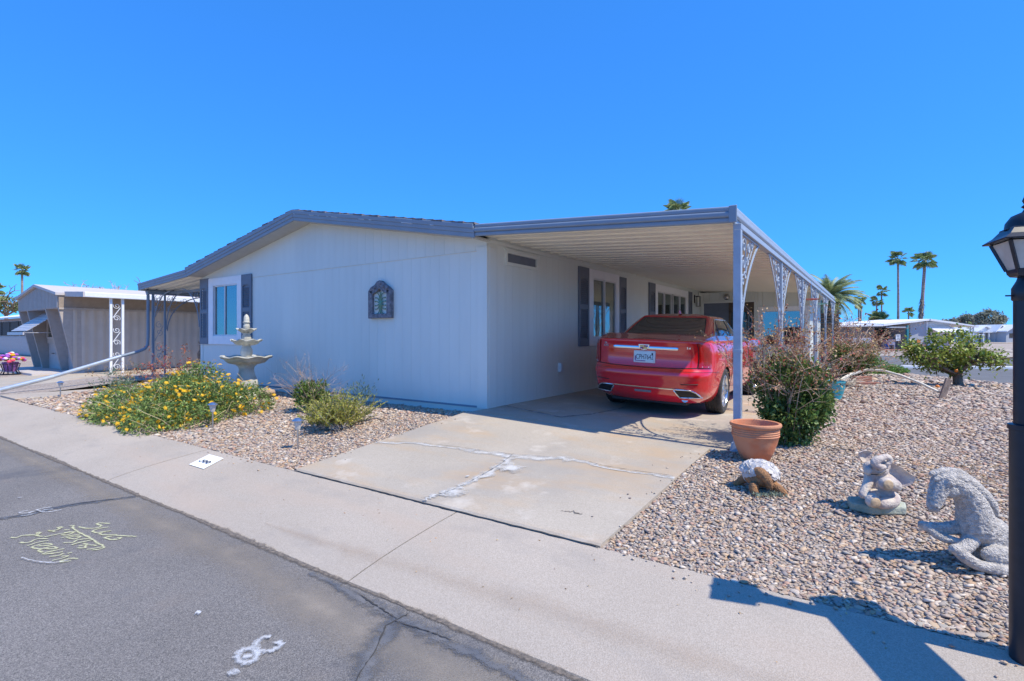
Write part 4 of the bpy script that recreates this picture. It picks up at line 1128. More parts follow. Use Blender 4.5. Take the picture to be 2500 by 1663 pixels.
for (a, b, r) in ((-2.40, z1 + 0.035, 0.035), (-2.32, z1 + 0.06, 0.03), (-2.22, z1 + 0.11, 0.05), (-2.12, z1 + 0.06, 0.03), (-2.04, z1 + 0.035, 0.035), (-2.22, z1 + 0.05, 0.03)): k.sphere((a, -0.062, b), (r, 0.016, r), 10, 6)
k.build('frame', 'plaque_stone', PL, bevel=0.006)
MB().box(x0 + 0.09, x1 - 0.09, -0.008, 0.012, z0 + 0.07, z1 - 0.02).build('backing', 'siding', PL)
k = MB(); cx_, czz = -2.22, 1.585; q = -0.030
k.tube([(cx_, q, czz - 0.17), (cx_, q, czz + 0.19)], 0.011, 6)
for a in (0.25, 0.62, 1.05):
    for sx in (-1, 1):
        for sz in (-1, 1):
            L = 0.13 + 0.07 * (a / 1.05) ** 2; P = []
            for t in np.linspace(0, 1, 10):
                r = L * t; an = a + 0.35 * math.sin(t * 3.0) * (1 if a > 0.5 else 0.4)
                P.append((cx_ + sx * r * math.cos(an) * 0.95, q - 0.006 * math.sin(t * 3), czz + sz * r * math.sin(an)))
            k.tube(P, [0.012 - 0.006 * t for t in np.linspace(0, 1, 10)], 6)
            k.sphere(P[-1], 0.014, 6, 4)
k.sphere((cx_, q - 0.01, czz), (0.028, 0.014, 0.028), 8, 6)
k.build('scrollwork', 'verdigris', PL, smooth=60)
# ---------------------------------------------------------------- the red car
def car_paint():
    m = bpy.data.materials.new('car_paint'); m.use_nodes = True
    t = m.node_tree; p = t.nodes['Principled BSDF']
    p.inputs['Metallic'].default_value = 0.0; p.inputs['Roughness'].default_value = 0.25
    p.inputs['Coat Weight'].default_value = 1.0; p.inputs['Coat Roughness'].default_value = 0.02; p.inputs['Coat IOR'].default_value = 1.8
    nz = t.nodes.new('ShaderNodeTexNoise'); nz.inputs['Scale'].default_value = 900
    rp = t.nodes.new('ShaderNodeValToRGB')
    rp.color_ramp.elements[0].color = (0.66, 0.004, 0.010, 1); rp.color_ramp.elements[1].color = (0.82, 0.006, 0.016, 1)
    t.links.new(nz.outputs['Fac'], rp.inputs['Fac']); t.links.new(rp.outputs[0], p.inputs['Base Color'])
    # thin dust on the upper faces
    g = t.nodes.new('ShaderNodeNewGeometry'); s = t.nodes.new('ShaderNodeSeparateXYZ'); t.links.new(g.outputs['Normal'], s.inputs[0])
    mr = t.nodes.new('ShaderNodeMapRange'); mr.inputs['From Min'].default_value = 0.75; mr.inputs['From Max'].default_value = 1.0; mr.inputs['To Max'].default_value = 0.20
    t.links.new(s.outputs['Z'], mr.inputs['Value'])
    d = t.nodes.new('ShaderNodeBsdfDiffuse'); d.inputs['Color'].default_value = (0.30, 0.22, 0.18, 1)
    mx = t.nodes.new('ShaderNodeMixShader'); t.links.new(mr.outputs[0], mx.inputs[0]); t.links.new(p.outputs[0], mx.inputs[1]); t.links.new(d.outputs[0], mx.inputs[2])
    t.links.new(mx.outputs[0], t.nodes['Material Output'].inputs['Surface'])
    MATS['car_paint'] = m
car_paint()
mat('car_black', (0.012, 0.012, 0.013), 0.5, 0.1)
mat('car_seam', (0.02, 0.003, 0.004), 0.7, 0.1)
mat('chrome', (0.78, 0.80, 0.82), 0.08, 0.02, metal=1.0)
mat('tyre', (0.045, 0.042, 0.04), 0.85, 0.3, 20, bump=0.3, bscale=60)
mat('alloy', (0.70, 0.72, 0.75), 0.22, 0.04, metal=0.9)
mat('tail_red', (0.42, 0.003, 0.004), 0.12, 0.1, 30, coat=1.0)
mat('tail_inner', (0.80, 0.03, 0.02), 0.3, 0.2, 60, coat=1.0)
mat('plate_white', (0.62, 0.78, 0.80), 0.4, 0.05)
mat('plate_ink', (0.02, 0.03, 0.06), 0.5)
mat('plate_purple', (0.25, 0.10, 0.30), 0.5, 0.4, 40)
mat('emblem_gold', (0.55, 0.40, 0.12), 0.3, metal=0.8)
mat('emblem_blue', (0.05, 0.06, 0.30), 0.3)
mat('emblem_red', (0.40, 0.02, 0.04), 0.3)
glass_mat('car_glass', (0.020, 0.034, 0.030), 0.02, 0.0, 0.07)

def cr(pts, u):
    """Catmull-Rom through pts, u in 0..1"""
    n = len(pts) - 1; s = min(max(u, 0), 1) * n; i = min(int(s), n - 1); t = s - i
    a, b, c, d = (np.array(pts[max(0, i - 1)]), np.array(pts[i]), np.array(pts[i + 1]), np.array(pts[min(n, i + 2)]))
    return 0.5 * (2 * b + (c - a) * t + (2 * a - 5 * b + 4 * c - d) * t * t + (3 * b - a - 3 * c + d) * t ** 3)
#            z     W      yr     yf
LV = [(0.205, 0.78, -0.90, 3.66), (0.265, 0.845, -1.00, 3.74), (0.33, 0.875, -1.065, 3.78), (0.42, 0.893, -1.095, 3.80), (0.52, 0.905, -1.112, 3.80),
      (0.585, 0.912, -1.128, 3.80), (0.635, 0.914, -1.110, 3.79), (0.69, 0.915, -1.072, 3.78), (0.76, 0.916, -1.050, 3.76), (0.84, 0.914, -1.048, 3.74), (0.92, 0.908, -1.058, 3.70),
      (0.985, 0.892, -1.075, 3.66), (1.035, 0.868, -1.098, 3.60), (1.058, 0.84, -1.085, 3.56)]
def plan(W, yr, yf, u):
    c = [(0, yr), (0.30 * W, yr + 0.006), (0.55 * W, yr + 0.03), (0.74 * W, yr + 0.085), (0.875 * W, yr + 0.19), (0.95 * W, yr + 0.36), (0.985 * W, -0.30), (W, 0.35), (W, 1.2), (0.995 * W, 2.1), (0.985 * W, 2.75), (0.93 * W, 3.2), (0.80 * W, yf - 0.2), (0.5 * W, yf - 0.05), (0, yf)]
    return cr(c, u)
NU = len(range(15)) - 1
def hood(y): return 0.0 if y < 1.9 else 0.30 * ((y - 1.9) / 1.9) ** 0.9
def body(u, v):
    """lower body surface; v runs over the levels 0..1, u from rear centre (0) along the right flank to the nose (1); negative u = left"""
    s = abs(u); z, W, yr, yf = cr(LV, v)
    # haunch: waisted flank below the shoulder line
    x, y = plan(W, yr, yf, s)
    z = z - hood(y) * max(0, (z - 0.55) / 0.5) * 0.9
    z += 0.02 * sstep(0.2, 1.0, (y + 1.1) / 3) * (1 if z > 0.8 else 0)
    return np.array([math.copysign(x, u) if u else 0.0, y, z])
def surf_off(f, u, v, d):
    e = 1e-3; p = f(u, v); a = f(u + e, v) - f(u - e, v); b = f(u, min(1, v + e)) - f(u, max(0, v - e))
    n = np.cross(a, b); L = np.linalg.norm(n); n = n / L if L > 1e-9 else np.array([0, -1, 0])
    c = p - np.array([0, 1.2, 0.6])
    if np.dot(n, c) < 0: n = -n
    return p + n * d
CAR = thing('parked_car', 'glossy red sedan parked nose-in under the carport, seen from behind', 'car', (1.88, 2.16, DZ(1.88, 2)), R(2.0))
CAR.rotation_euler = (0, math.atan(0.036), R(2.0))
CAR.scale = (0.985, 1.0, 1.01)
us = np.concatenate([np.linspace(-1, -0.45, 22)[:-1], np.linspace(-0.45, 0.45, 73), np.linspace(0.45, 1, 22)[1:]])
vs_ = np.linspace(0, 1, 53)
k = MB(); rows = [[body(u, v) for u in us] for v in vs_]
k.grid(rows)
def deckz(x, y): return 1.058 + 0.075 * sstep(-1.09, -0.35, y) - hood(y) * 0.93 + (0.02 if y > 1 else 0)
top = rows[-1]
for s0, s1 in ((1.0, 0.97), (0.97, 0.8), (0.8, 0.5), (0.5, 0.2), (0.2, 0.0)):
    def rr_(s):
        out = []
        for p in top:
            y = p[1] + 0.03 * (1 - s) * (1 if p[1] < 0 else -1) * (1 if s > 0.9 else 1)
            out.append((p[0] * s, y, p[2] if s == 1 else deckz(p[0] * s, y) + 0.012 * (1 - s * s)))
        return out
    k.grid([rr_(s0), rr_(s1)])
bot = rows[0]
k.grid([bot, [(p[0] * 0.6, p[1] * 0.98 + 0.02, p[2] - 0.01) for p in bot]]); k.grid([[(p[0] * 0.6, p[1] * 0.98 + 0.02, p[2] - 0.01) for p in bot], [(0, p[1] * 0.98 + 0.02, p[2] - 0.01) for p in bot]])
bo = k.build('body', 'car_paint', CAR, world=False)
b = bmesh.new(); b.from_mesh(bo.data); bmesh.ops.remove_doubles(b, verts=b.verts, dist=0.0006)
bmesh.ops.dissolve_degenerate(b, edges=b.edges, dist=1e-5); bmesh.ops.recalc_face_normals(b, faces=b.faces); b.to_mesh(bo.data); b.free()
ct = MB()
for y in (0.0, 2.91):
    for sx in (-1, 1):
        k = MB(); n = 40; a0 = [(sx * 0.58, y + 0.365 * math.cos(2 * math.pi * i / n), 0.325 + 0.365 * math.sin(2 * math.pi * i / n)) for i in range(n)]
        a1 = [(sx * 1.2, p[1], p[2]) for p in a0]
        ct.add(a0 + a1, [tuple(range(n)), tuple(range(n, 2 * n))[::-1]] + [(i, (i + 1) % n, n + (i + 1) % n, n + i) for i in range(n)])
cut = bpy.data.objects.new('cut', ct.mesh('cut', 'car_black')); C.objects.link(cut); cut.parent = CAR
md = bo.modifiers.new('arches', 'BOOLEAN'); md.object = cut; md.operation = 'DIFFERENCE'; md.solver = 'EXACT'
md.material_mode = 'TRANSFER'
me = bpy.data.meshes.new_from_object(bo.evaluated_get(bpy.context.evaluated_depsgraph_get()))
bo.modifiers.clear(); bo.data = me; bpy.data.objects.remove(cut)
me.polygons.foreach_set('use_smooth', [True] * len(me.polygons)); me.set_sharp_from_angle(angle=R(32))

# cabin
CB = [(0, -0.50), (0.34, -0.49), (0.58, -0.455), (0.70, -0.36), (0.765, -0.10), (0.80, 0.35), (0.81, 0.9), (0.80, 1.45), (0.77, 1.9), (0.66, 2.25), (0.40, 2.42), (0, 2.47)]
CT = [(0, 0.50), (0.28, 0.49), (0.45, 0.46), (0.525, 0.42), (0.560, 0.50), (0.590, 0.75), (0.600, 1.0), (0.590, 1.2), (0.560, 1.36), (0.50, 1.47), (0.30, 1.56), (0, 1.59)]
def cabin(u, v):
    s = abs(u); a = cr(CB, s); c = cr(CT, s)
    z = lerp(1.0, 1.425, v) - 0.09 * (1 - v) * sstep(1.4, 2.5, a[1])
    p = a + (c - a) * v
    bul = 0.035 * math.sin(math.pi * v)
    q = np.array([p[0] - 0.0, p[1] - 1.0]); L = np.linalg.norm(q) or 1
    p = p + q / L * bul
    return np.array([math.copysign(p[0], u) if u else 0.0, p[1], z])
us2 = np.linspace(-1, 1, 141); k = MB(); rows = [[cabin(u, v) for u in us2] for v in np.linspace(0, 1, 25)]
top = rows[-1]
for i, s in enumerate((0.97, 0.90, 0.75, 0.5, 0.25, 0.0)):
    rows.append([(p[0] * s, 1.0 + (p[1] - 1.0) * s, 1.425 + 0.056 * (1 - s ** 2.2) + (0.004 if s < 1 else 0)) for p in top])
k.grid(rows)
cb = k.build('cabin', 'car_paint', CAR, world=False, smooth=50)
def patch(f, u0, u1, v0, v1, d, name, m, parent, nu=24, nv=10, thick=0.0, shape=None):
    k = MB(); rows = []
    for j in range(nv + 1):
        v = lerp(v0, v1, j / nv); r = []
        for i in range(nu + 1):
            u = lerp(u0, u1, i / nu)
            uu, vv = shape(i / nu, j / nv, u, v) if shape else (u, v)
            r.append(surf_off(f, uu, vv, d))
        rows.append(r)
    k.grid(rows)
    if thick:
        bd = rows[0] + [r[-1] for r in rows[1:]] + rows[-1][::-1][1:] + [r[0] for r in rows[::-1][1:-1]]
        pb = []
        for j in range(nv + 1):
            v = lerp(v0, v1, j / nv)
            for i in range(nu + 1): pass
        ctr = np.mean(np.array(bd), axis=0)
        inn = [np.array(p) - (np.array(p) - np.array([0, 1.2, 0.7])) / np.linalg.norm(np.array(p) - np.array([0, 1.2, 0.7])) * thick for p in bd]
        k.grid([bd + [bd[0]], inn + [inn[0]]])
    return k.build(name, m, parent, smooth=40, world=False, fix=False)
rw = patch(cabin, -0.215, 0.215, 0.27, 0.93, 0.005, 'rear_window', 'car_glass', CAR)
def rim(f, u0, u1, v0, v1, d, r, name, m, parent, n=16):
    P = [surf_off(f, lerp(u0, u1, t), v0, d) for t in np.linspace(0, 1, n)] + [surf_off(f, u1, lerp(v0, v1, t), d) for t in np.linspace(0, 1, n)][1:] + [surf_off(f, lerp(u1, u0, t), v1, d) for t in np.linspace(0, 1, n)][1:] + [surf_off(f, u0, lerp(v1, v0, t), d) for t in np.linspace(0, 1, n)][1:-1]
    return MB().tube(P, r, 6, closed=True).build(name, m, parent, smooth=60, world=False)
rim(cabin, -0.215, 0.215, 0.27, 0.93, 0.003, 0.007, 'window_seal', 'car_black', rw)
# high brake strip inside the glass edge is left out; side glass with bright surround
for sg in (1, -1):
    def shp(a, b, u, v): return (u + sg * 0.035 * (b ** 2) * (1 - a) ** 3, v)
    sw = patch(cabin, sg * 0.345, sg * 0.74, 0.13, 0.90, 0.005, 'side_window', 'car_glass', CAR, 30, 10, shape=shp)
    P = [surf_off(cabin, *shp(t, 0, lerp(sg * 0.345, sg * 0.74, t), 0.13), 0.007) for t in np.linspace(0, 1, 20)] + [surf_off(cabin, *shp(1, t, sg * 0.74, lerp(0.13, 0.90, t)), 0.007) for t in np.linspace(0, 1, 8)][1:] + [surf_off(cabin, *shp(1 - t, 1, lerp(sg * 0.74, sg * 0.345, t), 0.90), 0.007) for t in np.linspace(0, 1, 20)][1:] + [surf_off(cabin, *shp(0, 1 - t, sg * 0.345, lerp(0.90, 0.13, t)), 0.007) for t in np.linspace(0, 1, 10)][1:-1]
    MB().tube(P, 0.010, 6, closed=True).build('chrome_surround', 'chrome', sw, smooth=60, world=False)
    for u0, u1, w0 in ((0.405, 0.385, 0.012), (0.535, 0.545, 0.03)):
        k = MB(); A = []; B = []
        for t in np.linspace(0, 1, 8):
            u = lerp(u0, u1, t); v = lerp(0.13, 0.90, t)
            A.append(surf_off(cabin, sg * (u - w0 * 0.35), v, 0.009)); B.append(surf_off(cabin, sg * (u + w0 * 0.35), v, 0.009))
        k.grid([A, B]).build('pillar_trim', 'car_black', sw, world=False, fix=False)
ws = patch(cabin, 0.80, 1.0, 0.15, 0.93, 0.005, 'windscreen', 'car_glass', CAR); patch(cabin, -1.0, -0.80, 0.15, 0.93, 0.005, 'windscreen', 'car_glass', CAR)
# shark-fin aerial
k = MB(); P = [[(0.030 * s * (1 - 0.75 * h), 0.62 + l * 0.17 * (1 - 0.55 * h) + 0.01 * h, 1.474 + 0.065 * h) for l, s in ((0, 0.25), (0.25, 1), (0.7, 0.7), (1, 0.05), (0.7, -0.7), (0.25, -1), (0, -0.25), (0, 0.25))] for h in (0, 0.4, 0.8, 1)]
k.grid(P); k.add([p for p in P[-1][:-1]], [tuple(range(7))]); k.build('aerial_fin', 'car_paint', CAR, smooth=50, world=False)

def vz(z):   # level parameter for a height
    return min(np.linspace(0, 1, 400), key=lambda v: abs(cr(LV, v)[0] - z))
def ux(x, z):    # u on the rear for a lateral position
    v = vz(z); return min(np.linspace(0, 0.42, 500), key=lambda u: abs(body(u, v)[0] - x))
def bline(pts, r, name, m, parent, d=0.0, n=10, sides=5):
    P = []
    for (u0, v0), (u1, v1) in zip(pts, pts[1:]):
        P += [surf_off(body, lerp(u0, u1, t), lerp(v0, v1, t), d) for t in np.linspace(0, 1, n)[:-1]]
    P.append(surf_off(body, *pts[-1], d))
    return MB().tube(P, r, sides).build(name, m, parent, smooth=60, world=False)
# tail lamps: tall corner units
for sg in (1, -1):
    ua, ub = ux(0.72, 0.8), ux(0.70, 0.8) + 0.105
    def shp(a, b, u, v): return (u + sg * 0.012 * b * (1 - a), v)
    tl = patch(body, sg * ua, sg * ub, vz(0.70), vz(1.035), 0.012, 'tail_lamp', 'tail_red', CAR, 14, 16, thick=0.03, shape=shp)
    bline([(sg * ua, vz(0.70)), (sg * ub, vz(0.70)), (sg * ub, vz(0.86)), (sg * ub, vz(1.03))], 0.0045, 'lamp_seal', 'car_seam', tl, 0.008)
    k = MB()
    for i in range(18):
        v = lerp(vz(0.735), vz(0.97), i / 17)
        A = [surf_off(body, sg * lerp(ua + 0.030, ub - 0.014, t), v, 0.0135) for t in np.linspace(0, 1, 7)]; B = [surf_off(body, sg * lerp(ua + 0.030, ub - 0.014, t), v + 0.009, 0.0175) for t in np.linspace(0, 1, 7)]
        k.grid([A, B])
    k.build('lens_ribs', 'tail_inner', tl, smooth=30, world=False, fix=False)
    k = MB()
    for t in (0.25, 0.7): k.sphere(surf_off(body, sg * lerp(ua, ub, t), vz(0.715), 0.014), 0.006, 6, 4)
    k.build('lens_bulb', 'white_trim', tl, world=False)
    # bootlid seam beside the lamp, door and fuel-flap seams on the flank
    bline([(sg * (ua - 0.004), vz(0.70)), (sg * (ua + 0.006), vz(1.03))], 0.005, 'boot_seam', 'car_seam', CAR, 0.0)
    for yy in (0.42, 1.42, 2.25):
        u_ = min(np.linspace(0.3, 0.8, 400), key=lambda u: abs(body(u, 0.5)[1] - yy))
        bline([(sg * u_, vz(0.36)), (sg * u_, 1.0)], 0.004, 'door_seam', 'car_seam', CAR, 0.0)
    u_ = min(np.linspace(0.3, 0.8, 400), key=lambda u: abs(body(u, 0.5)[1] - 0.62))
    P = [surf_off(body, sg * (u_ + t), vz(0.90), 0.03 if 0 < i < 3 else 0.004) for i, t in enumerate((0, 0.004, 0.020, 0.024))]
    MB().tube(P, 0.011, 8).build('door_handle', 'chrome', CAR, smooth=60, world=False)
    bline([(sg * ux(0.5, 0.6), vz(0.645)), (sg * 0.36, vz(0.645)), (sg * 0.415, vz(0.62))], 0.003, 'bumper_seam', 'car_seam', CAR, 0.0)
bline([(-ux(0.72, 0.8), vz(0.70)), (-ux(0.45, 0.7), vz(0.685)), (0, vz(0.675)), (ux(0.45, 0.7), vz(0.685)), (ux(0.72, 0.8), vz(0.70))], 0.006, 'boot_seam', 'car_seam', CAR, 0.0)
# chrome bar, badge, plate, lettering on the boot lid
uw = ux(0.47, 0.95)
k = MB(); rows = []
for i in range(41):
    t = lerp(-1, 1, i / 40); u = uw * t; hh = 0.024 if abs(t) < 0.97 else 0.015
    c0 = surf_off(body, u, vz(0.945), 0.0)
    ring = [(0, -hh), (-0.016, -hh * 0.8), (-0.022, 0), (-0.016, hh * 0.8), (0, hh)]
    rows.append([(c0[0], c0[1] + a, c0[2] + b_) for a, b_ in ring])
k.grid(rows); k.add(rows[0], [tuple(range(5))]); k.add(rows[-1], [tuple(range(5))[::-1]])
k.build('chrome_bar', 'chrome', CAR, smooth=35, world=False)
yb = body(0, vz(0.95))[1]
em = MB().prism([(-0.082, 0.992), (0.082, 0.992), (0.070, 0.94), (0.035, 0.918), (0, 0.912), (-0.035, 0.918), (-0.070, 0.94)], yb - 0.034, yb - 0.01, 'y').build('badge', 'chrome', CAR, bevel=0.004, world=False)
def quad(x0, x1, z0, z1, m, nm): MB().box(x0, x1, yb - 0.0375, yb - 0.0335, z0, z1).build(nm, m, em, world=False)
quad(-0.058, -0.004, 0.958, 0.980, 'emblem_gold', 'badge_field'); quad(0.0, 0.030, 0.958, 0.980, 'emblem_red', 'badge_field'); quad(0.032, 0.058, 0.958, 0.980, 'emblem_blue', 'badge_field')
quad(-0.052, -0.028, 0.932, 0.955, 'emblem_blue', 'badge_field'); quad(-0.026, -0.004, 0.926, 0.955, 'emblem_red', 'badge_field'); quad(0.0, 0.050, 0.930, 0.955, 'emblem_gold', 'badge_field')
yp = body(0, vz(0.80))[1]
k = MB(); k.box(-0.158, 0.158, yp - 0.022, yp + 0.01, 0.735, 0.905)
pf = k.build('licence_plate', 'vinyl', CAR, bevel=0.012, world=False)
MB().box(-0.138, 0.138, yp - 0.0235, yp - 0.02, 0.755, 0.885).build('plate_face', 'plate_white', pf, world=False)
MB().box(-0.13, 0.02, yp - 0.0248, yp - 0.0232, 0.757, 0.768).build('plate_print', 'plate_purple', pf, world=False)
MB().box(-0.136, -0.118, yp - 0.0248, yp - 0.0232, 0.77, 0.83).build('plate_print', 'plate_purple', pf, world=False)
MB().box(0.105, 0.128, yp - 0.0248, yp - 0.0232, 0.845, 0.875).build('plate_print', 'plate_ink', pf, world=False)
text_mesh('CPH7642', 0.098, 'plate_number', 'plate_ink', pf, Matrix.Translation((0.006, yp - 0.0256, 0.815)) @ Matrix.Rotation(R(90), 4, 'X'), 0.0, 0.66)
def badge_txt(s, x, z, sz, nm):
    u = ux(abs(x), z); p = body(u, vz(z)); yv = p[1]
    text_mesh(s, sz, nm, 'chrome', CAR, Matrix.Translation((x, yv - 0.004, z)) @ Matrix.Rotation(R(14 if x < 0 else -14) * -1 * -1, 4, 'Z') @ Matrix.Rotation(R(90), 4, 'X'), 0.001, 1.2, 0.004)
def badge_side(s, x, z, sz, nm):
    u = ux(abs(x), z); v = vz(z); p = body(u, v); q = body(u + 0.01, v)
    an = math.atan2(q[1] - p[1], q[0] - p[0]); an = an if x > 0 else -an
    o = surf_off(body, math.copysign(u, x), v, 0.006)
    text_mesh(s, sz, nm, 'chrome', CAR, Matrix.Translation(o) @ Matrix.Rotation(an, 4, 'Z') @ Matrix.Rotation(R(90), 4, 'X'), 0.001, 1.25, 0.003)
badge_side('CTS', -0.60, 0.955, 0.040, 'model_badge'); badge_side('IVL', -0.60, 0.995, 0.028, 'dealer_badge'); badge_side('3.6', 0.60, 0.962, 0.036, 'engine_badge')
# lower bumper: chrome strip, exhaust finishers, reflector slots, rear valance
bline([(-ux(0.44, 0.40), vz(0.405)), (0, vz(0.40)), (ux(0.44, 0.40), vz(0.405))], 0.008, 'chrome_strip', 'chrome', CAR, 0.004, 20)
for sg in (1, -1):
    poly = [(0.425, 0.405), (0.63, 0.405), (0.70, 0.375), (0.76, 0.305), (0.50, 0.300)]
    def onb(x, z, d):
        u = ux(min(x, 0.86), z); p = surf_off(body, sg * u, vz(z), d); return p
    P = []
    for (a, b_) in zip(poly, poly[1:] + poly[:1]):
        for t in np.linspace(0, 1, 6)[:-1]: P.append(onb(lerp(a[0], b_[0], t), lerp(a[1], b_[1], t), 0.012))
    ex = MB().tube(P, 0.010, 6, closed=True).build('exhaust_finisher', 'chrome', CAR, smooth=60, world=False)
    ins = MB(); rows = []
    for tz in np.linspace(0, 1, 6):
        zz_ = lerp(0.302, 0.403, tz); xl = lerp(0.50, 0.425, tz); xr = 0.755 - 0.06 * tz - 0.065 * tz ** 2 * 1.0
        rows.append([onb(lerp(xl, xr, q), zz_, 0.007) for q in np.linspace(0, 1, 8)])
    ins.grid(rows).build('exhaust_mouth', 'car_black', ex, world=False, fix=False)
    bline([(sg * ux(0.52, 0.47), vz(0.475)), (sg * ux(0.73, 0.47), vz(0.485))], 0.007, 'reflector_slot', 'car_seam', CAR, 0.0)
patch(body, -ux(0.12, 0.34), ux(0.12, 0.34), vz(0.335), vz(0.365), 0.004, 'tow_cover', 'alloy', CAR, 10, 3)
MB().box(-0.55, 0.55, -0.85, 2.9, 0.17, 0.24).build('underbody', 'car_black', CAR, world=False)
MB().tube([(0.55, -0.92, 0.27), (0.45, -0.7, 0.24), (0.3, 0.4, 0.22)], 0.05, 8).build('silencer', 'alloy', CAR, smooth=60, world=False)
# mirrors
for sg in (1, -1):
    k = MB(); k.sphere((sg * 0.985, 1.93, 1.02), (0.115, 0.06, 0.075), 14, 8); mr = k.build('door_mirror', 'car_paint', CAR, smooth=80, world=False)
    MB().box(sg * 0.985 - 0.09, sg * 0.985 + 0.09, 1.862, 1.874, 0.965, 1.075).build('mirror_glass', 'chrome', mr, bevel=0.005, world=False)
# wheels
def wheel_mesh():
    prof = [(0.235, -0.105), (0.262, -0.118), (0.300, -0.1225), (0.322, -0.112), (0.331, -0.095)]
    for yv in (-0.06, -0.02, 0.02, 0.06): prof += [(0.3325, yv - 0.012), (0.324, yv - 0.008), (0.324, yv + 0.0), (0.3325, yv + 0.004)]
    prof += [(0.331, 0.095), (0.322, 0.112), (0.300, 0.1225), (0.262, 0.118), (0.235, 0.105)]
    k = MB(); n = 64
    for j in range(n):
        pass
    rows = []
    for j in range(n + 1):
        a = 2 * math.pi * j / n; lug = 0.0
        rows.append([(x, r * math.cos(a), r * math.sin(a)) for r, x in prof])
    k.grid(rows)
    tyre = k.mesh('tyre', 'tyre', 30, fix=True)
    # cross cuts in the tread
    c = MB()
    for j in range(80):
        a = 2 * math.pi * j / 80
        for x0, x1 in ((-0.095, -0.072), (-0.052, -0.03), (-0.012, 0.01), (0.03, 0.05), (0.068, 0.095)):
            r = 0.3332; w_ = 0.0016 / r
            c.add([(x0, r * math.cos(a - w_), r * math.sin(a - w_)), (x1, r * math.cos(a - w_ + 0.02), r * math.sin(a - w_ + 0.02)), (x1, r * math.cos(a + w_ + 0.02), r * math.sin(a + w_ + 0.02)), (x0, r * math.cos(a + w_), r * math.sin(a + w_))], [(0, 1, 2, 3)])
    cutm = c.mesh('tread_cuts', 'car_black', fix=False)
    k = MB(); rows = []
    rp = [(0.238, 0.110), (0.228, 0.112), (0.222, 0.10), (0.214, 0.06), (0.205, -0.09), (0.215, -0.10)]
    for j in range(n + 1):
        a = 2 * math.pi * j / n; rows.append([(x, r * math.cos(a), r * math.sin(a)) for r, x in rp])
    k.grid(rows)
    for j in range(5):
        for s in (-1, 1):
            a = 2 * math.pi * j / 5 + s * 0.17; a1 = 2 * math.pi * j / 5 + s * 0.24
            k.hexa([(0.070, 0.05 * math.cos(a - 0.22), 0.05 * math.sin(a - 0.22)), (0.070, 0.05 * math.cos(a + 0.22), 0.05 * math.sin(a + 0.22)), (0.078, 0.222 * math.cos(a1 + 0.06), 0.222 * math.sin(a1 + 0.06)), (0.078, 0.222 * math.cos(a1 - 0.06), 0.222 * math.sin(a1 - 0.06))],
                   [(0.092, 0.05 * math.cos(a - 0.18), 0.05 * math.sin(a - 0.18)), (0.092, 0.05 * math.cos(a + 0.18), 0.05 * math.sin(a + 0.18)), (0.104, 0.222 * math.cos(a1 + 0.04), 0.222 * math.sin(a1 + 0.04)), (0.104, 0.222 * math.cos(a1 - 0.04), 0.222 * math.sin(a1 - 0.04))])
    kk = MB().lathe([(0.062, 0.07), (0.062, 0.088), (0.045, 0.096), (0.0, 0.098)], 20); kk.v = [(z, x, y) for x, y, z in kk.v]
    k.add(kk.v, kk.f)
    rimm = k.mesh('rim', 'alloy', 35)
    dk = MB().lathe([(0.20, 0.0), (0.20, 0.02), (0.0, 0.021)], 32); dk.v = [(z, x, y) for x, y, z in dk.v]
    hub = dk.mesh('brake_disc', 'car_black', 40)
    return tyre, cutm, rimm, hub
tyre, cutm, rimm, hub = wheel_mesh()
for y in (0.0, 2.91):
    for sg in (1, -1):
        wl_ = inst('wheel', tyre, CAR, (sg * 0.785, y, 0.331), (0, 0, 0 if sg > 0 else math.pi))
        for nm, mm in (('tread_cuts', cutm), ('rim', rimm), ('brake_disc', hub)): inst(nm, mm, wl_)
# ---------------------------------------------------------------- garden ornaments and street furniture
RZC = R(YAW)
def sculpt(name, m, parent, balls, tubes, voxel=0.008, smooth_it=4, disp=0.0, dscale=0.05, boxes=(), sub=False):
    """one continuous statue body: overlapping volumes fused by a voxel remesh"""
    k = MB()
    for b_ in balls:
        c, r = b_[0], b_[1]; M = b_[2] if len(b_) > 2 else None
        k.sphere(c, r, 16, 10, M)
    for pts, rad in tubes:
        P = [Vector(p) for p in pts]; Q = []; RR = []
        rad = rad if hasattr(rad, '__len__') else [rad] * len(P)
        for i in range(len(P) - 1):
            a, b, c, d = P[max(0, i - 1)], P[i], P[i + 1], P[min(len(P) - 1, i + 2)]
            for t in np.linspace(0, 1, 6)[:-1]:
                Q.append(0.5 * ((2 * b) + (c - a) * t + (2 * a - 5 * b + 4 * c - d) * t * t + (3 * b - a - 3 * c + d) * t ** 3)); RR.append(lerp(rad[i], rad[i + 1], t))
        Q.append(P[-1]); RR.append(rad[-1])
        k.tube(Q, RR, 12); k.sphere(Q[0], RR[0], 12, 8); k.sphere(Q[-1], RR[-1], 12, 8)
    for b_ in boxes: k.box(*b_)
    o = k.build(name, m, parent, world=False)
    r = o.modifiers.new('fuse', 'REMESH'); r.mode = 'VOXEL'; r.voxel_size = voxel
    s = o.modifiers.new('soft', 'SMOOTH'); s.iterations = smooth_it; s.factor = 0.5
    if disp:
        tx = bpy.data.textures.new(name + '_tex', 'CLOUDS'); tx.noise_scale = dscale; tx.noise_depth = 3
        d = o.modifiers.new('tex', 'DISPLACE'); d.texture = tx; d.strength = disp; d.texture_coords = 'LOCAL'
    me = bpy.data.meshes.new_from_object(o.evaluated_get(bpy.context.evaluated_depsgraph_get()))
    o.modifiers.clear(); o.data = me
    me.polygons.foreach_set('use_smooth', [True] * len(me.polygons))
    return o
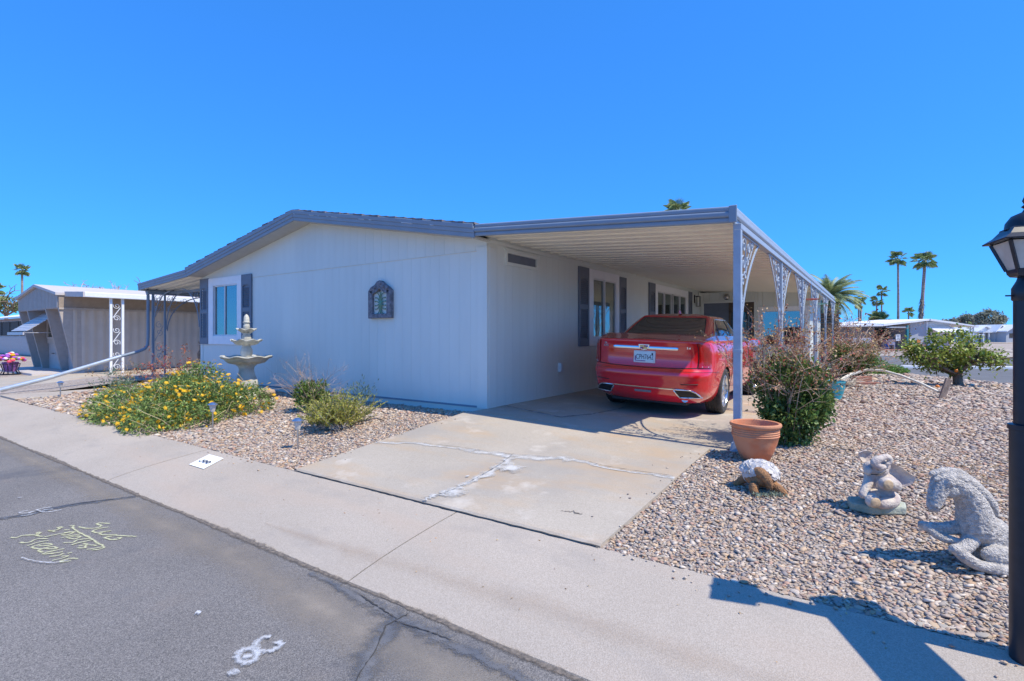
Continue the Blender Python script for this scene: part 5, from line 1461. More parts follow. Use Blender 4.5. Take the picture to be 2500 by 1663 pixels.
mat('terracotta', (0.60, 0.145, 0.045), 0.75, col2=(0.58, 0.26, 0.14), scale=5, bump=0.15, bscale=30, fac2=(0.45, 0.75))
mat('statue_foal', (0.66, 0.61, 0.55), 0.9, col2=(0.42, 0.39, 0.36), scale=38, bump=1.0, bscale=110, fac2=(0.36, 0.60))
mat('statue_elephant', (0.62, 0.54, 0.45), 0.85, col2=(0.40, 0.33, 0.31), scale=14, bump=0.5, bscale=60, fac2=(0.35, 0.62))
mat('statue_tan', (0.50, 0.36, 0.22), 0.85, 0.2, 20, bump=0.3)
mat('statue_slab', (0.42, 0.44, 0.36), 0.95, col2=(0.24, 0.30, 0.22), scale=9, bump=0.6, bscale=40, fac2=(0.3, 0.65))
mat('turtle_skin', (0.46, 0.22, 0.085), 0.8, col2=(0.26, 0.14, 0.07), scale=30, bump=0.9, bscale=90)
mat('shell_white', (0.56, 0.53, 0.50), 0.8, 0.1, 30, island=0.25)
mat('green_mossy', (0.22, 0.26, 0.19), 0.95, 0.3, 30, bump=0.6)
mat('cast_stone', (0.60, 0.58, 0.50), 0.9, col2=(0.40, 0.385, 0.33), scale=6, bump=0.4, bscale=40, fac2=(0.35, 0.62))
mat('rock_tan', (0.50, 0.37, 0.25), 0.9, col2=(0.34, 0.24, 0.17), scale=7, bump=0.8, bscale=20)
mat('rock_white', (0.68, 0.66, 0.62), 0.9, 0.2, 12, bump=0.6, bscale=25)
mat('steel', (0.62, 0.63, 0.64), 0.22, 0.05, metal=0.95)
mat('lens_frost', (0.62, 0.60, 0.55), 0.4, 0.1, 40)
mat('lamp_black', (0.014, 0.017, 0.026), 0.38, 0.15, 30)
mat('lamp_glass', (0.46, 0.41, 0.33), 0.35, col2=(0.60, 0.56, 0.50), scale=9, fac2=(0.4, 0.7))
mat('mailbox_white', (0.78, 0.79, 0.80), 0.35, 0.03)

# terracotta pot
px_, py_ = 3.665, -0.53; pz = G(3.6, py_) - 0.012
POT = thing('terracotta_pot', 'empty round terracotta pot on the gravel in front of the first carport post', 'pot', (px_, py_, pz))
pr = [(0.115, 0.0), (0.125, 0.004), (0.165, 0.09), (0.192, 0.17), (0.205, 0.225)]
for i in range(4): pr += [(0.211, 0.232 + i * 0.020), (0.213, 0.240 + i * 0.020), (0.207, 0.248 + i * 0.020)]
pr += [(0.212, 0.315), (0.226, 0.322), (0.231, 0.338), (0.226, 0.353), (0.212, 0.358), (0.200, 0.352), (0.196, 0.33), (0.190, 0.24), (0.165, 0.10), (0.11, 0.055)]
MB().lathe(pr, 56).build('pot_body', 'terracotta', POT, smooth=50, world=False)
MB().lathe([(0.0, 0.052), (0.112, 0.057), (0.112, 0.06), (0.0, 0.075)], 24).build('soil', 'gravel_floor', POT, world=False)

# turtle ornament
TZ = G(3.8, -1.43) - 0.012
TU = thing('turtle_statue', 'orange clay turtle ornament with a shell of white flakes', 'statue', (3.86, -1.43, TZ), RZC)
bd = sculpt('body', 'turtle_skin', TU, [((0.01, 0.03, 0.095), (0.125, 0.13, 0.07)), ((-0.088, -0.085, 0.045), (0.036, 0.03, 0.045)), ((0.02, -0.10, 0.07), (0.026, 0.03, 0.03))],
            [([(-0.045, -0.03, 0.165), (-0.03, -0.09, 0.160), (0.0, -0.12, 0.115), (0.018, -0.125, 0.065)], [0.036, 0.040, 0.034, 0.022]),
             ([(0.07, -0.05, 0.065), (0.105, -0.085, 0.035), (0.135, -0.10, 0.0)], [0.035, 0.036, 0.030]),
             ([(-0.05, -0.02, 0.06), (-0.088, -0.07, 0.05), (-0.09, -0.095, 0.015)], [0.035, 0.036, 0.033]),
             ([(0.10, 0.10, 0.06), (0.16, 0.13, 0.01)], [0.035, 0.025]), ([(-0.08, 0.12, 0.06), (-0.13, 0.15, 0.01)], [0.035, 0.025])], 0.006, 3, 0.004, 0.02)
k = MB(); rr = random.Random(4)
sc_, sr = Vector((0.016, 0.045, 0.115)), Vector((0.145, 0.135, 0.110))
tilt = Matrix.Rotation(R(10), 3, 'Y')
k.sphere(sc_, (sr.x * 0.93, sr.y * 0.93, sr.z * 0.93), 20, 12)
for i in range(420):
    z = rr.uniform(0.12, 1.0); t = rr.uniform(0, 2 * math.pi); q = math.sqrt(1 - z * z)
    n = Vector((q * math.cos(t), q * math.sin(t), z))
    if n.y < -0.55 and n.z < 0.45 and abs(n.x + 0.2) < 0.4: continue
    p = sc_ + tilt @ Vector((n.x * sr.x, n.y * sr.y, n.z * sr.z))
    u = n.cross(Vector((0, 0, 1)) if abs(n.z) < 0.9 else Vector((1, 0, 0))).normalized(); v = n.cross(u)
    a = rr.uniform(0, 6.28); u, v = u * math.cos(a) + v * math.sin(a), v * math.cos(a) - u * math.sin(a)
    s = rr.uniform(0.010, 0.020); l = rr.uniform(0.7, 1.3); h = n * 0.006; tl = n * rr.uniform(-0.004, 0.012)
    c4 = [p - u * s * l - v * s, p + u * s * l - v * s * 0.7 + tl, p + u * s * l * 0.8 + v * s + tl, p - u * s * l * 0.9 + v * s]
    k.add([x - h for x in c4] + [x + h for x in c4], [(3, 2, 1, 0), (4, 5, 6, 7), (0, 1, 5, 4), (1, 2, 6, 5), (2, 3, 7, 6), (3, 0, 4, 7)])
k.build('shell', 'shell_white', TU, world=False)
k = MB(); rr = random.Random(8)
for i in range(240):
    x, y = rr.gauss(0.0, 0.07), -0.15 + rr.gauss(0, 0.035); s = rr.uniform(0.005, 0.014); a = rr.uniform(0, 6.28)
    k.add([(x, y, 0.012), (x + s * math.cos(a), y + s * math.sin(a), 0.02 + s), (x + s * 1.4 * math.cos(a + 0.7), y + s * 1.4 * math.sin(a + 0.7), 0.016)], [(0, 1, 2)])
WEED = k
ws_ = thing('low_weed', 'patch of low grey-green weed in front of the turtle', 'weed', (3.86, -1.43, TZ), RZC)
WEED.build('leaves', 'green_mossy', ws_, world=False, fix=False)

# elephant ornament
EZ = G(4.6, -1.45) - 0.012
EL = thing('elephant_statue', 'small sitting elephant statue with raised trunk on a mossy slab', 'statue', (4.61, -1.45, EZ), RZC)
k = MB(); hx = [(-0.19, -0.02), (-0.10, -0.13), (0.13, -0.13), (0.20, -0.03), (0.14, 0.12), (-0.12, 0.12)]
k.prism(hx, 0.0, 0.058, 'z').build('slab', 'statue_slab', EL, bevel=0.012, world=False)
B0 = 0.055
def E(cx_, cy_, y=0.0): return ((cx_ - 660) * 0.000355, y, B0 + (1165 - cy_) * 0.000355)
Ms = lambda ax, d: Matrix.Rotation(R(d), 3, ax)
sculpt('body', 'statue_elephant', EL,
    [(E(740, 830, 0.0), (0.088, 0.08, 0.125)), (E(760, 1010, 0.01), (0.115, 0.10, 0.07)), (E(640, 490, -0.02), (0.085, 0.065, 0.052), Ms('Y', 14)), (E(780, 440, 0.0), (0.06, 0.06, 0.06)), (E(420, 500, -0.055), (0.028, 0.028, 0.034))],
    [([E(950, 1060, -0.04), E(800, 1090, -0.105), E(540, 1090, -0.125)], [0.045, 0.038, 0.040]),
     ([E(600, 960, -0.03), E(450, 1000, -0.085), E(350, 1040, -0.135)], [0.038, 0.038, 0.043]),
     ([E(900, 700, -0.02), E(890, 780, -0.09), E(720, 700, -0.135), E(570, 690, -0.15)], [0.036, 0.040, 0.045, 0.043]),
     ([E(520, 640, -0.02), E(420, 780, -0.05), E(270, 960, -0.08)], [0.034, 0.032, 0.027]),
     ([E(700, 430, -0.07), E(560, 400, -0.09), E(470, 330, -0.09), E(540, 270, -0.085)], [0.020, 0.024, 0.024, 0.026]),
     ([E(500, 300, -0.09), E(600, 255, -0.085), E(720, 225, -0.075), E(810, 250, -0.07), E(820, 320, -0.07), E(760, 360, -0.075)], [0.026, 0.024, 0.022, 0.020, 0.018, 0.015])],
    0.004, 2, 0.002, 0.03)
def ear(pts, off, nm):
    n = len(pts); c = Vector((sum(p[0] for p in pts) / n, sum(p[1] for p in pts) / n, sum(p[2] for p in pts) / n))
    k = MB(); ring = [Vector(p) for p in pts]; mid = [c.lerp(p, 0.6) + Vector(off) * 0.8 for p in ring]
    for d in (Vector((0, 0, 0)), Vector((0, 0.014, 0))):
        k.add([p + d for p in ring] + [p + d for p in mid] + [c + Vector(off) + d], [(i, (i + 1) % n, n + (i + 1) % n, n + i) for i in range(n)] + [(n + i, n + (i + 1) % n, 2 * n) for i in range(n)])
    k.grid([[p for p in ring] + [ring[0]], [p + Vector((0, 0.014, 0)) for p in ring] + [ring[0] + Vector((0, 0.014, 0))]])
    o = k.build(nm, 'statue_elephant', EL, smooth=60, world=False); return o
ear([E(860, 400, -0.01), E(960, 375, -0.03), E(1080, 450, -0.06), E(1180, 545, -0.09), E(1265, 600, -0.105), E(1210, 740, -0.10), E(1090, 810, -0.08), E(980, 830, -0.06), E(900, 640, -0.03)], (0.0, 0.03, 0), 'ear')
ear([E(680, 200, 0.03), E(560, 150, 0.02), E(440, 165, 0.01), E(360, 185, 0.0), E(380, 300, 0.01), E(450, 380, 0.015), E(600, 380, 0.03)], (0.0, 0.025, 0), 'ear')
for (c, y) in (((345, 1042), -0.172), ((555, 690), -0.188)):
    q = E(c[0], c[1], y); MB().sphere(q, (0.036, 0.010, 0.036), 14, 6).build('foot_pad', 'statue_tan', EL, smooth=60, world=False)

for c, y, r in (((560, 455), -0.088, 0.009), ((770, 455), -0.062, 0.008)):
    MB().sphere(E(c[0], c[1], y), r, 8, 6).build('eye', 'car_black', EL, smooth=90, world=False)
MB().tube([E(430, 560, -0.082), E(540, 560, -0.088), E(660, 535, -0.085), E(720, 500, -0.08)], 0.0035, 5).build('mouth_line', 'car_black', EL, world=False)
for i, (c, y) in enumerate((((520, 745), -0.185), ((570, 752), -0.19), ((620, 742), -0.185), ((300, 1000), -0.168), ((345, 990), -0.172), ((390, 1000), -0.168))):
    MB().sphere(E(c[0], c[1], y), (0.010, 0.006, 0.008), 8, 5).build('toenail', 'statue_tan', EL, smooth=90, world=False)
# foal ornament
FZ = G(5.0, -2.1) - 0.015
FO = thing('foal_statue', 'weathered grey stone foal lying down with its head bowed beside the lamp post', 'statue', (5.095, -2.10, FZ), RZC); FO.scale = (0.95, 0.93, 0.86)
def F_(cx_, cy_, y=0.0): return ((cx_ - 760) * 0.000494, y, (1400 - cy_) * 0.000494)
sculpt('body', 'statue_foal', FO,
    [(F_(880, 1010, 0.03), (0.145, 0.11, 0.13), Ms('Y', 35)), (F_(1040, 1190, 0.04), (0.16, 0.13, 0.11)), (F_(690, 840, 0.0), (0.085, 0.075, 0.11)), (F_(385, 385, -0.015), (0.048, 0.045, 0.055)), (F_(330, 262, -0.052), (0.030, 0.014, 0.036)), (F_(880, 1220, -0.075), (0.125, 0.05, 0.07), Ms('Y', 18))],
    [([F_(400, 270), F_(320, 300), F_(255, 430, -0.005), F_(205, 550, -0.01), F_(195, 615, -0.01)], [0.055, 0.060, 0.050, 0.040, 0.036]),
     ([F_(390, 290), F_(530, 370), F_(650, 540), F_(700, 740), F_(730, 900)], [0.058, 0.066, 0.078, 0.092, 0.10]),
     ([F_(600, 930, 0.05), F_(420, 955, 0.06), F_(230, 935, 0.06), F_(170, 905, 0.06)], [0.048, 0.038, 0.034, 0.026]),
     ([F_(230, 940, 0.05), F_(330, 1035, 0.03), F_(480, 1085, 0.0)], [0.030, 0.028, 0.030]),
     ([F_(600, 1040, -0.03), F_(480, 1110, -0.06), F_(340, 1120, -0.07)], [0.046, 0.036, 0.030]),
     ([F_(360, 1130, -0.07), F_(430, 1200, -0.09), F_(560, 1290, -0.10), F_(760, 1335, -0.12), F_(980, 1370, -0.12), F_(1180, 1380, -0.08)], [0.028, 0.036, 0.034, 0.034, 0.034, 0.03]),
     ([F_(1130, 1260, 0.02), F_(1240, 1340, -0.02), F_(1180, 1390, -0.06)], [0.07, 0.05, 0.03])],
    0.005, 2, 0.010, 0.014)
k = MB(); P = [F_(190, 190, 0), F_(330, 165, 0), F_(480, 180, 0.0), F_(620, 270, 0.0), F_(740, 390, 0.0), F_(840, 510, 0.0), F_(915, 640, 0.01)]
sculpt('mane', 'statue_foal', FO, [], [(P, [0.016, 0.030, 0.032, 0.032, 0.034, 0.034, 0.022]), ([(p[0] + 0.005, p[1] - 0.02, p[2] - 0.03) for p in P], [0.012, 0.03, 0.03, 0.034, 0.036, 0.034, 0.018])], 0.006, 1, 0.014, 0.012)

MB().sphere(F_(290, 330, -0.050), (0.013, 0.006, 0.010), 8, 6).build('eye', 'car_black', FO, smooth=90, world=False)
MB().sphere(F_(185, 600, -0.042), (0.008, 0.006, 0.010), 8, 6).build('nostril', 'car_black', FO, smooth=90, world=False)
MB().tube([F_(195, 650, -0.035), F_(240, 610, -0.045), F_(265, 570, -0.05)], 0.003, 5).build('mouth_line', 'car_black', FO, world=False)

# three-tier fountain
FX, FY = -5.06, -0.78; FZ0 = G(FX, FY) - 0.01
FT = thing('tiered_fountain', 'three-tier cast stone garden fountain in front of the window', 'fountain', (FX, FY, FZ0))
def wv(n, a): return lambda t, i: (1 + a * math.cos(n * t), 0.014 * math.cos(n * t + 0.6) if a else 0)
h0 = -FZ0
def lt_(prof, nm, wob=None, n=48): return MB().lathe(prof, n, wob=wob).build(nm, 'cast_stone', FT, smooth=50, world=False)
lt_([(0.20, 0.0), (0.20, 0.05), (0.185, 0.06), (0.15, 0.075), (0.15, 0.10), (0.175, 0.14), (0.20, 0.22), (0.19, 0.31), (0.145, 0.42), (0.125, 0.52), (0.14, 0.58), (0.18, 0.615), (0.18, 0.63), (0.0, 0.63)], 'pedestal', wv(8, 0.012))
lt_([(0.10, 0.62), (0.20, 0.625), (0.31, 0.65), (0.36, 0.69), (0.385, 0.725), (0.425, 0.735), (0.445, 0.752), (0.44, 0.768), (0.40, 0.768), (0.36, 0.748), (0.20, 0.715), (0.0, 0.71)], 'basin', wv(8, 0.035), 64)
lt_([(0.075, 0.71), (0.085, 0.76), (0.105, 0.82), (0.10, 0.89), (0.07, 0.95), (0.085, 0.985), (0.0, 0.985)], 'stem', None)
lt_([(0.06, 0.98), (0.14, 0.985), (0.205, 1.01), (0.235, 1.045), (0.265, 1.055), (0.270, 1.07), (0.245, 1.075), (0.20, 1.05), (0.0, 1.03)], 'basin', wv(8, 0.05), 64)
lt_([(0.065, 1.03), (0.078, 1.06), (0.082, 1.12), (0.06, 1.17), (0.075, 1.205), (0.0, 1.205)], 'stem')
lt_([(0.05, 1.20), (0.095, 1.215), (0.130, 1.245), (0.165, 1.262), (0.165, 1.276), (0.12, 1.27), (0.0, 1.25)], 'basin', wv(6, 0.07), 48)
lt_([(0.04, 1.25), (0.052, 1.29), (0.058, 1.325), (0.05, 1.36), (0.04, 1.37), (0.06, 1.385), (0.064, 1.405), (0.05, 1.41), (0.05, 1.44), (0.046, 1.49), (0.028, 1.53), (0.005, 1.55)], 'finial', lambda t, i: (1 + (0.06 * math.cos(9 * t) if i > 7 else 0), 0), 36)

def rock(name, label, cat, c, r, m, seed, grp=None):
    V, F = ico(4); rr = np.random.default_rng(seed); W = V.copy()
    for q in range(9):
        d = rr.normal(size=3); d /= np.linalg.norm(d); h = rr.uniform(0.5, 0.8); t = W @ d
        W = W - np.outer(np.maximum(0, t - h) * 0.8, d)
    for f_, a_ in ((3, 0.05), (7, 0.025), (15, 0.012)):
        W *= (1 + a_ * np.sin(W[:, :1] * f_ + 1.3) * np.cos(W[:, 1:2] * f_ * 1.1) + a_ * np.sin(W[:, 2:3] * f_ * 1.3))
    W = W * np.array(r)
    o = inst(name, npmesh(name, W, F, m), None, c, (0, 0, rr.uniform(0, 3)))
    return tag(o, label, cat, grp)
rock('garden_rock', 'large tan boulder lying right of the fountain base', 'rock', (-4.68, -0.62, G(-4.7, -0.6) + 0.06), (0.25, 0.19, 0.13), 'rock_tan', 3)
rock('garden_rock', 'small white rock at the left foot of the fountain', 'rock', (-5.10, -1.05, G(-5, -1) + 0.03), (0.11, 0.09, 0.07), 'rock_white', 5, 'white rocks by the fountain')
rock('garden_rock', 'small white rock at the right foot of the fountain', 'rock', (-4.88, -0.98, G(-5, -1) + 0.03), (0.12, 0.09, 0.075), 'rock_white', 6, 'white rocks by the fountain')

# solar path lights
def path_light(x, y, label, h=0.36):
    z = G(x, y) - 0.01
    t = thing('path_light', label, 'path light', (x, y, z), 0, 'solar path lights along the sidewalk')
    MB().lathe([(0.0, -0.03), (0.011, -0.03), (0.011, h * 0.62), (0.0, h * 0.62)], 10).build('stem', 'steel', t, smooth=50, world=False)
    MB().lathe([(0.012, h * 0.60), (0.022, h * 0.615), (0.026, h * 0.64), (0.046, h * 0.90), (0.0, h * 0.90)], 28, wob=lambda a, i: (1 + 0.05 * (1 if int(a / (2 * math.pi) * 28 + 0.5) % 2 else -1), 0)).build('lens', 'lens_frost', t, smooth=20, world=False)
    MB().lathe([(0.046, h * 0.885), (0.066, h * 0.89), (0.068, h * 0.905), (0.045, h * 0.955), (0.03, h * 0.985), (0.0, h)], 28).build('cap', 'steel', t, smooth=45, world=False)
path_light(-0.84, -2.457, 'steel solar path light in front of the yellow-green shrub')
path_light(-3.04, -2.35, 'steel solar path light in front of the yellow flowering bush')
path_light(-9.5, -2.36, 'steel solar path light at the far end beside the walkway', 0.34)

# lamp post at the corner of the pavement
LX, LY = 5.128, -3.03; LZ = G(5.1, -3.0) - 0.02
LP = thing('lamp_post', 'black lantern lamp post at the edge of the gravel', 'lamp post', (LX, LY, LZ))
z0 = -LZ
ZM = lambda z: 1.28 + (z - 1.30) * 0.92 + z0
MB().lathe([(0.0, 0.0), (0.056, 0.0), (0.056, 0.66 + z0), (0.0, 0.66 + z0)], 24).build('post', 'lamp_black', LP, smooth=50, world=False)
MB().lathe([(0.042, 0.65 + z0), (0.061, 0.655 + z0), (0.061, 0.675 + z0), (0.043, 0.68 + z0), (0.043, 1.20 + z0), (0.0, 1.20 + z0)], 24).build('post_upper', 'lamp_black', LP, smooth=50, world=False)
k = MB().lathe([(0.046, 1.185 + z0), (0.049, 1.19 + z0), (0.049, 1.235 + z0), (0.034, 1.265 + z0), (0.028, 1.285 + z0), (0.0, 1.285 + z0)], 24)
k.tube([(-0.045, -0.02, 1.205 + z0), (-0.07, -0.03, 1.205 + z0)], 0.0035, 6)
k.build('collar', 'lamp_black', LP, smooth=40, world=False)
def sq(rad, z): return [(rad * 0.78 * math.cos(R(45 + 90 * i)), rad * 0.78 * math.sin(R(45 + 90 * i)), ZM(z)) for i in range(4)]
LR = R(12)
def frust(k, rows):
    pts = [sq(r, z) for r, z in rows]
    for a, b in zip(pts, pts[1:]): k.add(a + b, [(i, (i + 1) % 4, 4 + (i + 1) % 4, 4 + i) for i in range(4)])
    k.add(pts[0], [(3, 2, 1, 0)]); k.add(pts[-1], [(0, 1, 2, 3)]); return k
k = frust(MB(), [(0.040, 1.30), (0.075, 1.305), (0.088, 1.318), (0.092, 1.333), (0.088, 1.336)]); k.build('lantern_base', 'lamp_black', LP, rz=LR, world=False, bevel=0.003)
k = frust(MB(), [(0.084, 1.337), (0.150, 1.458)]); gl_ = k.build('lantern_glass', 'lamp_glass', LP, rz=LR, world=False)
for a, b in zip(sq(0.088, 1.334), sq(0.156, 1.46)): MB().bar(a, b, 0.011).build('lantern_bar', 'lamp_black', LP, rz=LR, world=False)
k = frust(MB(), [(0.195, 1.462), (0.198, 1.468), (0.150, 1.490), (0.120, 1.515), (0.118, 1.522)])
k.lathe([(r * 0.8, ZM(z)) for r, z in [(0.090, 1.516), (0.085, 1.545), (0.062, 1.575), (0.020, 1.592), (0.012, 1.605), (0.024, 1.615), (0.012, 1.625), (0.020, 1.642), (0.012, 1.66), (0.002, 1.668)]], 24)
k.build('lantern_roof', 'lamp_black', LP, rz=LR, world=False, smooth=35)

# white mailbox just right of the lamp post
MX, MY = 5.354, -3.078
MBX = thing('mailbox', 'white arched mailbox beside the black lamp post', 'mailbox', (MX, MY, LZ), RZC)
prf = [(-0.115, 0)] + [(0.115 * math.cos(t), 0.12 + 0.10 * math.sin(t)) for t in np.linspace(math.pi, 0, 12)] + [(0.115, 0)]
zb = 0.77 - LZ
k = MB(); n = len(prf)
for yv in (0,): pass
k.add([(p[0], -0.62, p[1] + zb) for p in prf] + [(p[0], 0.25, p[1] + zb) for p in prf], [tuple(range(n)), tuple(range(n, 2 * n))[::-1]] + [(i, (i + 1) % n, n + (i + 1) % n, n + i) for i in range(n)])
k.build('box', 'mailbox_white', MBX, smooth=40, bevel=0.006, world=False)
k = MB().box(-0.045, 0.045, 0.04, 0.13, 0.0, zb); k.build('post', 'mailbox_white', MBX, world=False)

# things farther along the side garden
mat('turquoise_glaze', (0.02, 0.42, 0.48), 0.3, 0.2, 8, coat=0.5)
mat('redwood', (0.32, 0.12, 0.075), 0.8, 0.25, 6, bump=0.3, stretch=(1, 8, 8))
mat('old_wood', (0.30, 0.22, 0.17), 0.9, 0.35, 7, bump=0.5, stretch=(6, 6, 1))
mat('dry_white', (0.66, 0.60, 0.50), 0.9, 0.15, 10, island=0.25)
TP = thing('turquoise_pot', 'turquoise glazed pot behind the big thorny bush', 'pot', (3.97, 5.3, -0.145))
MB().lathe([(0.11, 0.0), (0.15, 0.10), (0.185, 0.24), (0.20, 0.32), (0.215, 0.33), (0.215, 0.355), (0.195, 0.355), (0.18, 0.30), (0.10, 0.22), (0.0, 0.22)], 32).build('pot_body', 'turquoise_glaze', TP, smooth=50, world=False)
for i, (x, y, a, lb) in enumerate(((4.30, 10.4, 12, 'rust red landscape timber lying on gravel, farther of two'), (4.46, 9.3, -8, 'rust red landscape timber lying on gravel, nearer of two'))):
    o = MB().box(-0.24, 0.24, -0.09, 0.09, -0.05, 0.12 if i == 0 else 0.05).build('landscape_timber', 'redwood', None, bevel=0.01, loc=(x, y, -0.13), rz=R(a) + RZC)
    tag(o, lb, 'timber', 'red landscape timbers')
o = MB().box(-0.055, 0.055, -0.02, 0.02, -0.05, 0.40).build('wooden_stake', 'old_wood', None, bevel=0.006, loc=(5.62, 6.65, -0.14), rz=RZC)
o.rotation_euler = (0, R(20), RZC); tag(o, 'weathered wooden board stake leaning in the gravel', 'stake')
DP = thing('dead_agave', 'bleached dead agave with a long white fallen stalk', 'dead plant', (4.0, 8.3, -0.13))
P = [(3.95, 8.2, 0.02), (4.15, 8.35, 0.16), (4.45, 8.5, 0.26), (4.75, 8.2, 0.27), (5.05, 7.75, 0.20), (5.35, 7.2, 0.09), (5.58, 6.75, -0.02)]
MB().tube(P, [0.045, 0.035, 0.028, 0.026, 0.026, 0.026, 0.024], 7).build('stalk', 'dry_white', DP, smooth=60)
k = MB(); rr = random.Random(21)
for i in range(110):
    a = rr.uniform(-2.6, 1.2); L = rr.uniform(0.35, 0.95); el = rr.uniform(-0.05, 0.75); b0 = Vector((4.0 + rr.uniform(-0.12, 0.12), 8.25 + rr.uniform(-0.12, 0.12), -0.10)); ww = rr.uniform(0.006, 0.02)
    d = Vector((math.cos(a) * math.cos(el), math.sin(a) * math.cos(el), math.sin(el))); sd_ = Vector((-d.y, d.x, 0)).normalized()
    A = []; B = []
    for j in range(5):
        t = j / 4; p = b0 + d * L * t - Vector((0, 0, 0.5 * L * t * t * math.sin(el) + 0.0)); p.z = max(p.z, -0.12)
        A.append(p + sd_ * ww * (1 - t * 0.9)); B.append(p - sd_ * ww * (1 - t * 0.9))
    k.grid([A, B])
k.build('dry_leaves', 'dry_white', DP, fix=False)
# ---------------------------------------------------------------- plants
mat('leaf_green', (0.15, 0.235, 0.05), 0.5, 0.2, 6, island=0.55, sss=0.3)
mat('leaf_dark', (0.15, 0.235, 0.06), 0.5, 0.2, 6, island=0.5, sss=0.25)
mat('leaf_lantana', (0.2, 0.285, 0.075), 0.6, 0.2, 6, island=0.5, sss=0.3)
mat('leaf_yellow', (0.46, 0.45, 0.1), 0.6, 0.2, 6, island=0.45, sss=0.3)
mat('leaf_citrus', (0.27, 0.33, 0.06), 0.45, 0.2, 6, island=0.55, sss=0.3)
mat('leaf_juniper', (0.17, 0.32, 0.06), 0.6, 0.2, 6, island=0.45, sss=0.2)
mat('leaf_dry', (0.48, 0.26, 0.10), 0.8, col2=(0.52, 0.38, 0.22), scale=3, island=0.4, sss=0.25)
mat('leaf_red', (0.36, 0.11, 0.06), 0.7, 0.2, 6, island=0.5, sss=0.2)
mat('twig_brown', (0.33, 0.20, 0.13), 0.9, col2=(0.46, 0.36, 0.28), scale=5, island=0.3)
mat('twig_grey', (0.42, 0.36, 0.31), 0.9, 0.2, 6, island=0.3)
mat('straw', (0.55, 0.44, 0.25), 0.9, 0.2, 6, island=0.4)
mat('bark', (0.24, 0.17, 0.125), 0.95, 0.4, 12, bump=0.9, bscale=25, stretch=(1, 1, 0.4))
mat('petal_yellow', (0.88, 0.52, 0.015), 0.6, 0.15, 30, island=0.2, sss=0.2)
mat('orange_fruit', (0.70, 0.20, 0.02), 0.5, 0.1)
def leaf_cloud(name, m, parent, P, D, L, wd=0.45, fold=0.25, seed=0, world=False):
    """many folded leaf blades: base point, direction, length"""
    rg = np.random.default_rng(seed); n = len(P); P = np.asarray(P, float); D = np.asarray(D, float)
    D = D / np.maximum(1e-6, np.linalg.norm(D, axis=1, keepdims=True))
    up = rg.normal(size=(n, 3)) * 0.6 + np.array([0, 0, 1.0])
    S = np.cross(D, up); S /= np.maximum(1e-6, np.linalg.norm(S, axis=1, keepdims=True)); N = np.cross(S, D)
    L = np.asarray(L, float)[:, None]; W = L * wd * 0.5
    m1 = P + D * L * 0.45
    V = np.stack([P, m1 + S * W + N * W * fold, P + D * L - N * L * 0.12, m1 - S * W + N * W * fold], 1).reshape(-1, 3)
    i = np.arange(n)[:, None] * 4
    F = np.concatenate([i + np.array([[0, 1, 2]]), i + np.array([[0, 2, 3]])], 0)
    return inst(name, npmesh(name, V, F, m, smooth=False), parent)
def twig_path(rr, b, d, L, seg=4, jit=0.25, grav=0.0):
    P = [Vector(b)]; d = Vector(d).normalized()
    for i in range(seg):
        d = (d + Vector((rr.gauss(0, jit), rr.gauss(0, jit), rr.gauss(0, jit) * 0.6 - grav))).normalized(); P.append(P[-1] + d * L / seg)
    return P, d
def brush(rr, k, b, d, L, r, depth, tips, nodes, jit=0.22, kids=3, shrink=0.62, spread=0.7, grav=0.0):
    P, dd = twig_path(rr, b, d, L, 4, jit, grav)
    k.tube(P, [lerp(r, r * 0.55, i / 4) for i in range(5)], 5 if r > 0.006 else 3, cap=False)
    nodes += P[1:]
    if depth == 0: tips.append((P[-1], dd)); return
    for i in range(kids):
        q = P[rr.randint(2, 4)]
        nd = (dd + Vector((rr.gauss(0, spread), rr.gauss(0, spread), rr.gauss(0, spread * 0.6)))).normalized()
        brush(rr, k, q, nd, L * shrink * rr.uniform(0.7, 1.2), r * 0.6, depth - 1, tips, nodes, jit, kids, shrink, spread, grav)
def scatter_leaves(rg, pts, per, sd):
    pts = np.array([tuple(p) for p in pts]); idx = rg.integers(0, len(pts), per)
    return pts[idx] + rg.normal(0, sd, (per, 3))

